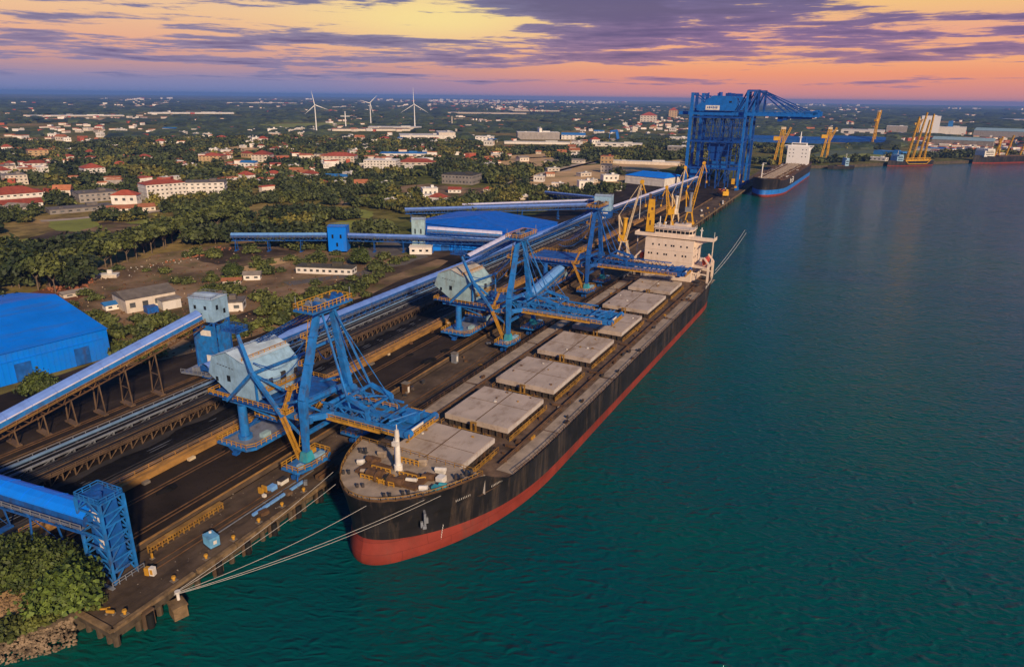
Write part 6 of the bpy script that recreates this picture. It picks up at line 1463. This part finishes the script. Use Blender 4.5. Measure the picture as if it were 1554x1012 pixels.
# many small houses: a few templates, copied
def house_tpl(W, D, H, wall, roof, kind, rh):
    b = MB(); b.box((0, 0, H / 2), (W, D, H), mi=0)
    r = roof_mesh(W, D, H, kind, rh); b.add(r.v, r.f, 1)
    for x in (-.3, 0, .3): b.box((W * x, -D / 2 - .03, H * .55), (W * .12, .12, H * .3), mi=2)
    for y in (-.25, .25): b.box((W / 2 + .03, D * y, H * .55), (.12, D * .14, H * .3), mi=2)
    me = bpy.data.meshes.new('house'); me.from_pydata(b.v, [], b.f)
    for m in (wall, roof, 'window_far'): me.materials.append(M[m])
    me.polygons.foreach_set('material_index', b.mi); return me
TPL = {
    'white house with red tile roof': house_tpl(12, 9, 6, 'wall_w', 'roof_r', 'hip', 3),
    'cream house with orange roof': house_tpl(11, 9, 5.5, 'wall', 'roof_o', 'gable', 3),
    'white flat roofed house': house_tpl(11, 9, 6.5, 'wall_w', 'roof_w', 'flat', 0),
    'cream flat roofed house': house_tpl(14, 9, 5, 'wall', 'roof_w', 'flat', 0),
    'cream house with weathered grey roof': house_tpl(14, 10, 4.6, 'wall', 'roof_g', 'gable', 2),
    'ochre house with red tile roof': house_tpl(11, 9, 6, 'wall_t', 'roof_r', 'hip', 3),
    'blue roofed white store': house_tpl(18, 10, 4.5, 'wall_w', 'roof_b', 'gable', 2),
}
KEYS = list(TPL)
CLUST = [  # (x0, x1, y0, y1, n, where, weights)
    (0, 210, 300, 326, 9, 'by the grey unfinished block', (3, 3, 1, 1, 2, 1, 1)),
    (350, 560, 262, 288, 17, 'between the apartments and office block', (5, 2, 2, 1, 1, 1, 1)),
    (0, 300, 228, 276, 26, 'among trees on the western slope', (5, 2, 3, 1, 1, 1, 0)),
    (300, 480, 214, 262, 24, 'around the red roofed blocks', (3, 2, 3, 2, 1, 1, 1)),
    (60, 420, 196, 226, 34, 'scattered over the western woodland', (2, 1, 4, 3, 0, 1, 1)),
    (480, 770, 212, 258, 30, 'in the woods below the wind turbines', (3, 2, 3, 2, 2, 0, 1)),
    (380, 480, 196, 208, 16, 'along the wood west of the turbines', (0, 0, 5, 4, 0, 0, 0)),
    (700, 900, 222, 250, 12, 'round fields below the grey factory', (1, 2, 3, 4, 2, 0, 0)),
    (880, 1040, 176, 222, 44, 'among trees beside the gantry cranes', (3, 2, 4, 3, 1, 2, 1)),
    (1150, 1330, 176, 206, 40, 'beyond the boom of the gantry cranes', (3, 3, 3, 3, 1, 2, 1)),
    (560, 800, 284, 318, 9, 'beyond the blue warehouse', (1, 0, 2, 2, 2, 0, 0)),
    (790, 1000, 256, 292, 12, 'along the dry field track', (0, 1, 3, 4, 1, 0, 0)),
    (250, 330, 288, 306, 4, 'beside the white apartment blocks', (2, 1, 2, 1, 0, 0, 0)),
]
for x0, x1, y0, y1, n, where, wts in CLUST:
    k = 0; tries = 0
    while k < n and tries < 400:
        tries += 1
        px, py = random.uniform(x0, x1), random.uniform(y0, y1); c = G(px, py, ZL)
        if any((c.x - hx) ** 2 + (c.y - hy) ** 2 < (hr + 9) ** 2 for hx, hy, hr in HOUSES): continue
        key = random.choices(KEYS, wts)[0]
        o = bpy.data.objects.new('house', TPL[key]); col.objects.link(o)
        s = random.uniform(.55, 1.1) * (1.0 if py > 225 else 1.2)
        o.location = (c.x, c.y, ZL); o.scale = (s * random.uniform(.9, 1.5), s, s * random.uniform(.8, 1.2)); o.rotation_euler = (0, 0, AZ + random.choice((-.5, -.25, 0.1, .3, .6)) + random.uniform(-.1, .1))
        lab = f'small {key} {where}'
        tag(o, lab, 'house', lab)
        HOUSES.append((c.x, c.y, 9.5 * s)); k += 1
# the far town that reads as one mass
town = MB(); hs_ = [[], []]
def town_boxes(x0, x1, y0, y1, n, smin=4, smax=15):
    for _ in range(int(n * 1.5)):
        px = random.uniform(x0, x1); py = y0 + (y1 - y0) * random.random(); c = G(px, py, ZL)
        if c.length > 16000 or c.y < 300: continue
        dd = c.length / 2500
        w, d, h = (random.uniform(smin, smax) * max(1, dd * .8) for _ in range(3)); h *= .42
        mi = random.choices((0, 1, 2, 3), (5, 4, 2, 1))[0]; rz = random.uniform(0, 3)
        town.box((c.x, c.y, ZL + h / 2), (w * 1.3, d, h), rz, mi=mi)
        town.box((c.x, c.y, ZL + h + .4), (w * 1.36, d * 1.05, .8), rz, mi=random.choice((2, 4, 4, 0)))
for a in ((650, 800, 152, 168, 260), (740, 930, 148, 158, 180), (800, 1045, 163, 170, 110), (860, 1045, 153, 156, 120), (1160, 1554, 155, 161, 330), (1160, 1330, 164, 182, 120), (150, 260, 150, 166, 40), (380, 660, 150, 172, 80), (0, 400, 156, 200, 110), (500, 800, 176, 200, 100), (870, 1045, 170, 200, 150), (1300, 1554, 165, 200, 110), (0, 560, 196, 262, 110), (560, 780, 205, 250, 45), (0, 300, 262, 300, 16), (240, 470, 268, 292, 12), (1380, 1554, 196, 222, 70), (1400, 1554, 215, 238, 60), (1180, 1400, 200, 216, 50)):
    town_boxes(*a)
tag(town.build('distant_town', ['wall_w', 'wall', 'roof_r', 'wall_g', 'roof_o']), kind='stuff')

# loose debris on the scrub, and shore rocks
rb = MB()
def rocks(b, pts, s0, s1, mi=0):
    for x, y, z in pts:
        s = random.uniform(s0, s1); a = random.uniform(0, 6.28)
        q = [Vector((math.cos(a + k * 1.256) * s * random.uniform(.6, 1.1), math.sin(a + k * 1.256) * s * random.uniform(.5, 1), 0)) for k in range(5)]
        top = [v * random.uniform(.35, .75) + Vector((0, 0, s * random.uniform(.4, .9))) for v in q]
        o = Vector((x, y, z)); b.add([o + v for v in q] + [o + v for v in top], [(i, (i + 1) % 5, 5 + (i + 1) % 5, 5 + i) for i in range(5)] + [(5, 6, 7, 8, 9)], mi)
pts = []
edge = [(-107.4, 49.3), (-109, 46.5), (-113.5, 41), (-124, 36.5), (-150, 24)]
for (a, c) in zip(edge, edge[1:]):
    L_ = math.hypot(c[0] - a[0], c[1] - a[1])
    for _ in range(int(L_ * 75)):
        u = random.random(); w = random.uniform(-1.2, 2.9); nx, ny = (c[1] - a[1]) / L_, -(c[0] - a[0]) / L_
        sgn = 1 if (nx * 1 + ny * -1) > 0 else -1
        z = max(-.4, ZL * (1 - (w + 1.2) / 4.0) - .2)
        pts.append((a[0] + (c[0] - a[0]) * u + nx * sgn * w, a[1] + (c[1] - a[1]) * u + ny * sgn * w, z))
rocks(rb, pts, .10, .46); tag(rb.build('shore_rocks', 'rock'), kind='stuff')
def debris(name, m, px, n, s0, s1):
    b = MB(); k = 0; xs = [p[0] for p in px]; ys = [p[1] for p in px]; pts = []
    while k < n:
        x, y = random.uniform(min(xs), max(xs)), random.uniform(min(ys), max(ys))
        if inpoly(x, y, px): c = G(x, y, ZL + .02); pts.append(tuple(c)); k += 1
    rocks(b, pts, s0, s1); tag(b.build(name, m), kind='stuff')
SCRUB = [(60, 462), (128, 424), (260, 382), (330, 372), (372, 366), (470, 372), (600, 385), (560, 448), (450, 492), (250, 545), (170, 560), (168, 505)]
debris('pale_rubble', 'cream', SCRUB, 120, .12, .45); debris('brown_rubble', 'rust', SCRUB, 900, .2, .9)
debris('scrap_rubble', 'roof_o', [(60, 440), (130, 424), (300, 388), (330, 374), (360, 378), (150, 420), (120, 450)], 160, .3, 1.1)
debris('scrap_pile_rubble', 'wall_w', [(130, 428), (200, 405), (330, 376), (345, 382), (200, 420)], 40, .2, .55)
debris('bank_earth_rubble', 'dirt', [(0, 905), (60, 880), (90, 900), (30, 935), (0, 945)], 240, .15, .5)
patch('bank_earth', 'tanf', [(-20, 905), (40, 886), (95, 890), (92, 915), (50, 935), (-20, 952)], .08)
debris('quay_litter', 'concrete', [(180, 930), (262, 880), (480, 740), (690, 560), (640, 560), (260, 810)], 120, .08, .28)
debris('yard_coal_lumps', 'coal', [(190, 820), (600, 590), (640, 560), (330, 700), (150, 800)], 260, .05, .2)

# ================================================================== TREES
def leaf_cloud(n, rx, rz, zc, q, flat=.0, seed=0):
    g = np.random.default_rng(seed)
    d = g.normal(size=(n, 3)); d /= np.linalg.norm(d, axis=1)[:, None]
    lob = 1 + .22 * np.sin(3 * np.arctan2(d[:, 1], d[:, 0]) + seed) + .16 * np.sin(5 * d[:, 2] + 2 * seed) + .12 * g.normal(size=n)
    r = (g.random(n) ** .38) * lob
    c = d * r[:, None] * np.array([rx, rx, rz]); c[:, 2] = np.where(c[:, 2] < 0, c[:, 2] * (1 - flat), c[:, 2]) + zc
    nrm = d + .8 * g.normal(size=(n, 3)) + np.array([0, 0, .5]); nrm /= np.linalg.norm(nrm, axis=1)[:, None]
    t1 = np.cross(nrm, g.normal(size=(n, 3))); t1 /= np.linalg.norm(t1, axis=1)[:, None]; t2 = np.cross(nrm, t1)
    sz = q * (.6 + .8 * g.random(n))[:, None]
    k = [(-1, -.55), (.2, -.8), (1, .1), (-.1, .9)]
    V = np.stack([c + t1 * sz * a + t2 * sz * b + nrm * sz * (.18 if i % 2 else -.18) for i, (a, b) in enumerate(k)], axis=1)
    return V.reshape(-1, 3)
def quad_mesh(name, V, m):
    n = len(V) // 4; me = bpy.data.meshes.new(name)
    me.vertices.add(len(V)); me.vertices.foreach_set('co', V.astype(np.float32).ravel())
    me.loops.add(4 * n); me.loops.foreach_set('vertex_index', np.arange(4 * n, dtype=np.int32))
    me.polygons.add(n); me.polygons.foreach_set('loop_start', np.arange(0, 4 * n, 4, dtype=np.int32))
    me.materials.append(M[m]); me.update(calc_edges=True); me.validate(); return me
def trunk_mesh(h, r, seed, spread=1.0):
    g = random.Random(seed); b = MB(); b.tube((0, 0, -.3), (g.uniform(-.2, .2), g.uniform(-.2, .2), h * .55), r, 7, r2=r * .7)
    for k in range(5):
        a = g.uniform(0, 6.28); b.tube((0, 0, h * g.uniform(.4, .54)), (math.cos(a) * h * .3 * spread, math.sin(a) * h * .3 * spread, h * g.uniform(.75, .95)), r * .5, 5, r2=r * .12)
    me = bpy.data.meshes.new('trunk'); me.from_pydata(b.v, [], b.f); me.materials.append(M['bark']); return me
KINDS_T = {
    'near': [(quad_mesh('crown', leaf_cloud(5200, 4.6, 3.6, 4.6, .34, .2, s), 'leaf_n'), trunk_mesh(6, .3, s)) for s in (1, 2)],
    'umbrella': [(quad_mesh('crown', leaf_cloud(620, 5.2, 3.4, 10.6, .80, .45, s), 'leaf'), trunk_mesh(11.5, .32, s, 1.1)) for s in (3, 4, 5)],
    'dark': [(quad_mesh('crown', leaf_cloud(560, 5.0, 5.2, 7.2, .9, .1, s), 'leaf_d'), trunk_mesh(8, .3, s)) for s in (6, 7)],
    'bush': [(quad_mesh('crown', leaf_cloud(420, 2.6, 1.5, 1.1, .42, .5, s), 'leaf'), trunk_mesh(2.0, .1, s)) for s in (8, 9, 10)],
    'wood': [(quad_mesh('crown', leaf_cloud(260, 4.6, 4.2, 6.0, 1.15, .2, s), 'leaf_d'), trunk_mesh(6.5, .28, s)) for s in (11, 12, 13)],
}
def tree(kind, x, y, s, label, cat='tree', group=None, name='tree', z=ZL):
    cm, tm = random.choice(KINDS_T[kind])
    t = thing(name, label, cat, (x, y, z), random.uniform(0, 6.28), group); t.scale = (s * random.uniform(.9, 1.12), s * random.uniform(.9, 1.12), s * random.uniform(.88, 1.12))
    for nm, me in (('crown', cm), ('trunk', tm)):
        o = bpy.data.objects.new(nm, me); col.objects.link(o); o.parent = t
    return t
# bushy trees by the quay corner
ct = tree('near', -108.3, 50.0, 1.10, 'round bright green tree at the quay corner below the lattice tower', 'tree')
for ch in ct.children:
    if ch.name.startswith('crown'): ch.data = ch.data.copy(); ch.data.materials[0] = M['leaf_b']
for px, py, sc_, lab in ((122, 872, .62, 'small dark green tree just behind the round quay corner tree'), (86, 884, .78, 'spreading green tree under the bright blue gallery'), (48, 890, .80, 'leafy green tree at the inland edge of the brown bank'), (8, 893, .86, 'green tree at the west edge of the quay corner thicket'), (66, 862, .72, 'green tree farthest inland under the blue gallery'), (18, 866, .8, 'broad green tree inland of the brown bank')):
    c = G(px, py); tree('near', c.x, c.y, sc_, lab, 'tree')
for px, py, sc_ in ((2, 968, 1.0), (18, 962, .9), (34, 956, .9), (50, 950, .8), (66, 944, .8), (82, 936, .7), (142, 922, .55), (154, 912, .5), (136, 906, .5), (96, 930, .6), (12, 950, .8), (40, 940, .6)):
    c = G(px, py); tree('bush', c.x, c.y, sc_ * .8, 'low green shrub on the rocky bank below the quay corner trees', 'shrub', 'shrubs on the rocky bank', 'shrub')
tree('near', -200.5, 97.5, .92, 'single round green tree between the huge blue shed and the lilac gallery')
tree('near', -228.5, 271, .95, 'rounded dark tree beside the tiny grey roofed hut')
tree('near', -262, 219, .8, 'rounded green tree on the scrub behind the cream workshop')
# umbrella row along the dirt lot
for i in range(34):
    u = i / 33; x = -325 + (-372 + 325) * u + 4 * math.sin(i * 1.7); y = 185 + 134 * u + random.uniform(-2, 2)
    tree('umbrella', x - random.uniform(0, 5), y, random.uniform(.85, 1.12), 'flat topped tree with pale trunk in the long row beside the dirt lot', 'tree', 'flat topped trees in a long row')
for i in range(16):
    c = G(random.uniform(-10, 135), random.uniform(412, 446)); tree('dark' if i % 3 else 'umbrella', c.x, c.y, random.uniform(.9, 1.25), 'tall dark tree in the dense clump above the huge blue shed', 'tree', 'tall dark trees above the huge shed')
for px, py, s in ((120, 430, .6), (155, 415, .6), (222, 412, .6), (285, 430, .9), (250, 415, .8), (268, 430, .8), (300, 490, 1.0), (330, 480, .9), (395, 455, 1.2), (410, 462, 1.3), (430, 470, 1.2), (445, 455, 1.0), (400, 478, .9), (350, 488, .8), (250, 492, 1.2), (230, 500, 1.2), (275, 498, 1.0), (205, 505, 1.0), (215, 520, .9), (240, 535, .8), (310, 505, .7), (500, 455, .9), (520, 445, 1.1), (545, 440, 1.1), (560, 430, 1.2), (575, 420, .9), (590, 412, .9), (535, 425, .9), (600, 400, .8), (615, 396, .8), (480, 432, .7), (500, 470, .7), (460, 480, .7), (555, 450, .6), (475, 395, .8), (455, 380, 1.2), (440, 376, 1.3), (470, 378, 1.2), (420, 372, 1.2), (400, 368, 1.2), (490, 380, 1.0), (130, 448, .9), (145, 455, .9), (330, 440, .7), (320, 416, .6), (365, 410, .6), (390, 395, .7), (410, 400, .6), (60, 395, .9), (40, 384, 1.1), (20, 380, 1.2), (10, 372, 1.4), (75, 372, 1.0)):
    c = G(px, py); tree('bush', c.x, c.y, s * random.uniform(1.1, 1.6), 'rounded green scrub bush on the brown ground behind the port conveyors', 'bush', 'scrub bushes behind the conveyors', 'bush')
k = 0
while k < 95:
    px, py = random.uniform(30, 690), random.uniform(366, 548)
    if not inpoly(px, py, [(60, 462), (128, 424), (260, 382), (330, 372), (470, 372), (600, 385), (680, 396), (560, 448), (450, 492), (250, 545), (170, 560), (168, 505)]): continue
    c = G(px, py)
    if mn.noise((c.x * .03, c.y * .03, 2)) < .02: continue
    if any((c.x - hx) ** 2 + (c.y - hy) ** 2 < (hr + 1) ** 2 for hx, hy, hr in HOUSES): continue
    tree('bush', c.x, c.y, random.uniform(.7, 1.7), 'rounded green scrub bush on the brown ground behind the port conveyors', 'bush', 'scrub bushes behind the conveyors', 'bush'); k += 1
N_IND = 130
# woodland placement
CLEAR = [(720, 310, 865, 365), (600, 335, 790, 395), (500, 335, 545, 385), (945, 255, 1030, 285)]
cell = {}
for hx, hy, hr in HOUSES:
    v = Vector((-hx, -hy, 0)).normalized(); dist = math.hypot(hx, hy)
    for k in (0, .5, 1.0):
        cx, cyy = hx + v.x * hr * k, hy + v.y * hr * k
        for a in range(int((cx - hr) // 40), int((cx + hr) // 40) + 1):
            for b_ in range(int((cyy - hr) // 40), int((cyy + hr) // 40) + 1): cell.setdefault((a, b_), []).append((cx, cyy, hr))
def free(x, y):
    for hx, hy, hr in cell.get((int(x // 40), int(y // 40)), ()):
        if (x - hx) ** 2 + (y - hy) ** 2 < hr * hr: return False
    return True
def on_land(x, y):
    if y < 780: return x < (-214 if y > 150 else -232)
    if y < 1000: return x < -150 - (y - 780) * .1
    return inpoly(x, y, coast) and x < (y - 1090) * .75 - 60
spots = []
def ring(r0, r1, n, thr, freq, a0=-.12, a1=1.40):
    for _ in range(n):
        r = math.sqrt(random.uniform(r0 * r0, r1 * r1)); az = random.uniform(R(-16), R(68)); x, y = -r * math.sin(az), r * math.cos(az)
        if not on_land(x, y): continue
        if mn.noise((x * freq, y * freq, 3.1)) + .5 * mn.noise((x * freq * 3, y * freq * 3, 7)) < thr: continue
        px, py = proj(x, y, ZL)
        if px < -60 or px > 1600: continue
        if any(inpoly(px, py, p) for p in PATCH): continue
        if any(x0 < px < x1 and y0 < py < y1 for x0, y0, x1, y1 in CLEAR): continue
        if not free(x, y): continue
        spots.append((r, x, y))
ring(285, 700, 13000, -.06, .016); ring(700, 1450, 24000, -.03, .009)
spots.sort()
for r, x, y in spots[:N_IND]:
    tree('wood', x, y, random.uniform(.6, 1.15), 'bushy dark woodland tree between the dirt lot and the apartment blocks', 'tree', 'nearer woodland trees')
WT = [leaf_cloud(n, rx, rz, 4.4, q, .2, 20 + i) for i, (n, q, rx, rz) in enumerate(((190, 1.0, 4.6, 3.9), (170, 1.05, 5.2, 3.2), (150, 1.0, 3.6, 4.6), (120, 1.1, 4.0, 2.8)))]
WF = [leaf_cloud(n, rx, rz, 4.0, q, .2, 30 + i) for i, (n, q, rx, rz) in enumerate(((70, 1.6, 5.2, 3.6), (64, 1.7, 6.0, 3.0), (50, 1.6, 4.2, 4.2)))]
def scatter(name, sp, tpl, m, smin, smax):
    out = []
    for (r, x, y) in sp:
        V = tpl[random.randrange(len(tpl))]; s = random.uniform(smin, smax); a = random.uniform(0, 6.28); ca, sa = math.cos(a) * s, math.sin(a) * s
        W_ = np.empty_like(V); W_[:, 0] = V[:, 0] * ca - V[:, 1] * sa + x; W_[:, 1] = V[:, 0] * sa + V[:, 1] * ca + y; W_[:, 2] = V[:, 2] * s * random.uniform(.8, 1.2) + ZL - .4
        out.append(W_)
    me = quad_mesh(name, np.concatenate(out), m); o = bpy.data.objects.new(name, me); col.objects.link(o); tag(o, kind='stuff')
def hue(x, y): return mn.noise((x * .02, y * .02, 9)) + .35 * random.uniform(-1, 1)
rest = [(r, x, y, hue(x, y)) for r, x, y in spots[N_IND:]]
for nm, m, lo, hi in (('woodland', 'leaf_d', -9, .02), ('green_woodland', 'leaf', .02, .30), ('yellowing_woodland', 'leaf_y', .30, 9)):
    scatter(nm, [q[:3] for q in rest if q[0] < 750 and lo <= q[3] < hi], WT, m, .55, 1.2)
    scatter('outer_' + nm, [q[:3] for q in rest if q[0] >= 750 and lo <= q[3] < hi], WF, m, .55, 1.25)

# canopy of the plain beyond
def canopy():
    g = np.random.default_rng(5); V = []; F = []; n0 = 0
    k = 8; ringv = [(1.0, 0.0), (.92, .45), (.55, .85)]
    cnt = 0
    while cnt < 11000:
        r = 1350 * (9500 / 1350) ** (random.random() ** .8); az = random.uniform(R(-5), R(66)); x, y = -r * math.sin(az), r * math.cos(az)
        cnt += 1
        if random.random() < .35: az = random.uniform(R(-14), R(2)); x, y = -r * math.sin(az), r * math.cos(az)
        if not on_land(x, y) or not free(x, y): continue
        if mn.noise((x * .0025, y * .0025, 1)) + .5 * mn.noise((x * .008, y * .008, 5)) < -.12: continue
        px, py = proj(x, y, ZL)
        if any(inpoly(px, py, p) for p in PATCH): continue
        R0 = random.uniform(.7, 1.4) * (7 + r * .0052); h = random.uniform(5, 10) * (1 + r / 12000); o = n0; ph = random.uniform(0, 6)
        for rr, zz_ in ringv:
            for i in range(k): a = ph + i * 6.283 / k; w = R0 * rr * random.uniform(.8, 1.2); V.append((x + math.cos(a) * w * 1.4, y + math.sin(a) * w, ZL + h * zz_ * random.uniform(.85, 1.15)))
        V.append((x, y, ZL + h)); 
        for q in range(2):
            for i in range(k): F.append((o + q * k + i, o + q * k + (i + 1) % k, o + q * k + k + (i + 1) % k, o + q * k + k + i))
        for i in range(k): F.append((o + 2 * k + i, o + 2 * k + (i + 1) % k, o + 3 * k))
        n0 += 3 * k + 1
    me = bpy.data.meshes.new('far_woodland'); me.from_pydata(V, [], F); me.materials.append(M['leaf_f'])
    o = bpy.data.objects.new('far_woodland', me); col.objects.link(o); tag(o, kind='stuff')
canopy()

# ================================================================== HAZE
HAZE_DENSITY = 8.0e-5
def haze():
    b = MB(); b.box((0, 11900, 54), (49400, 25800, 116))
    m = bpy.data.materials.new('evening haze'); m.use_nodes = True; t = m.node_tree; t.nodes.remove(t.nodes['Principled BSDF'])
    v = t.nodes.new('ShaderNodeVolumePrincipled'); v.inputs['Color'].default_value = (.20, .40, .90, 1); v.inputs['Density'].default_value = HAZE_DENSITY; v.inputs['Anisotropy'].default_value = 0.0
    t.links.new(v.outputs[0], t.nodes['Material Output'].inputs['Volume'])
    M['haze'] = m; o = b.build('haze', 'haze'); o['kind'] = 'stuff'
haze()
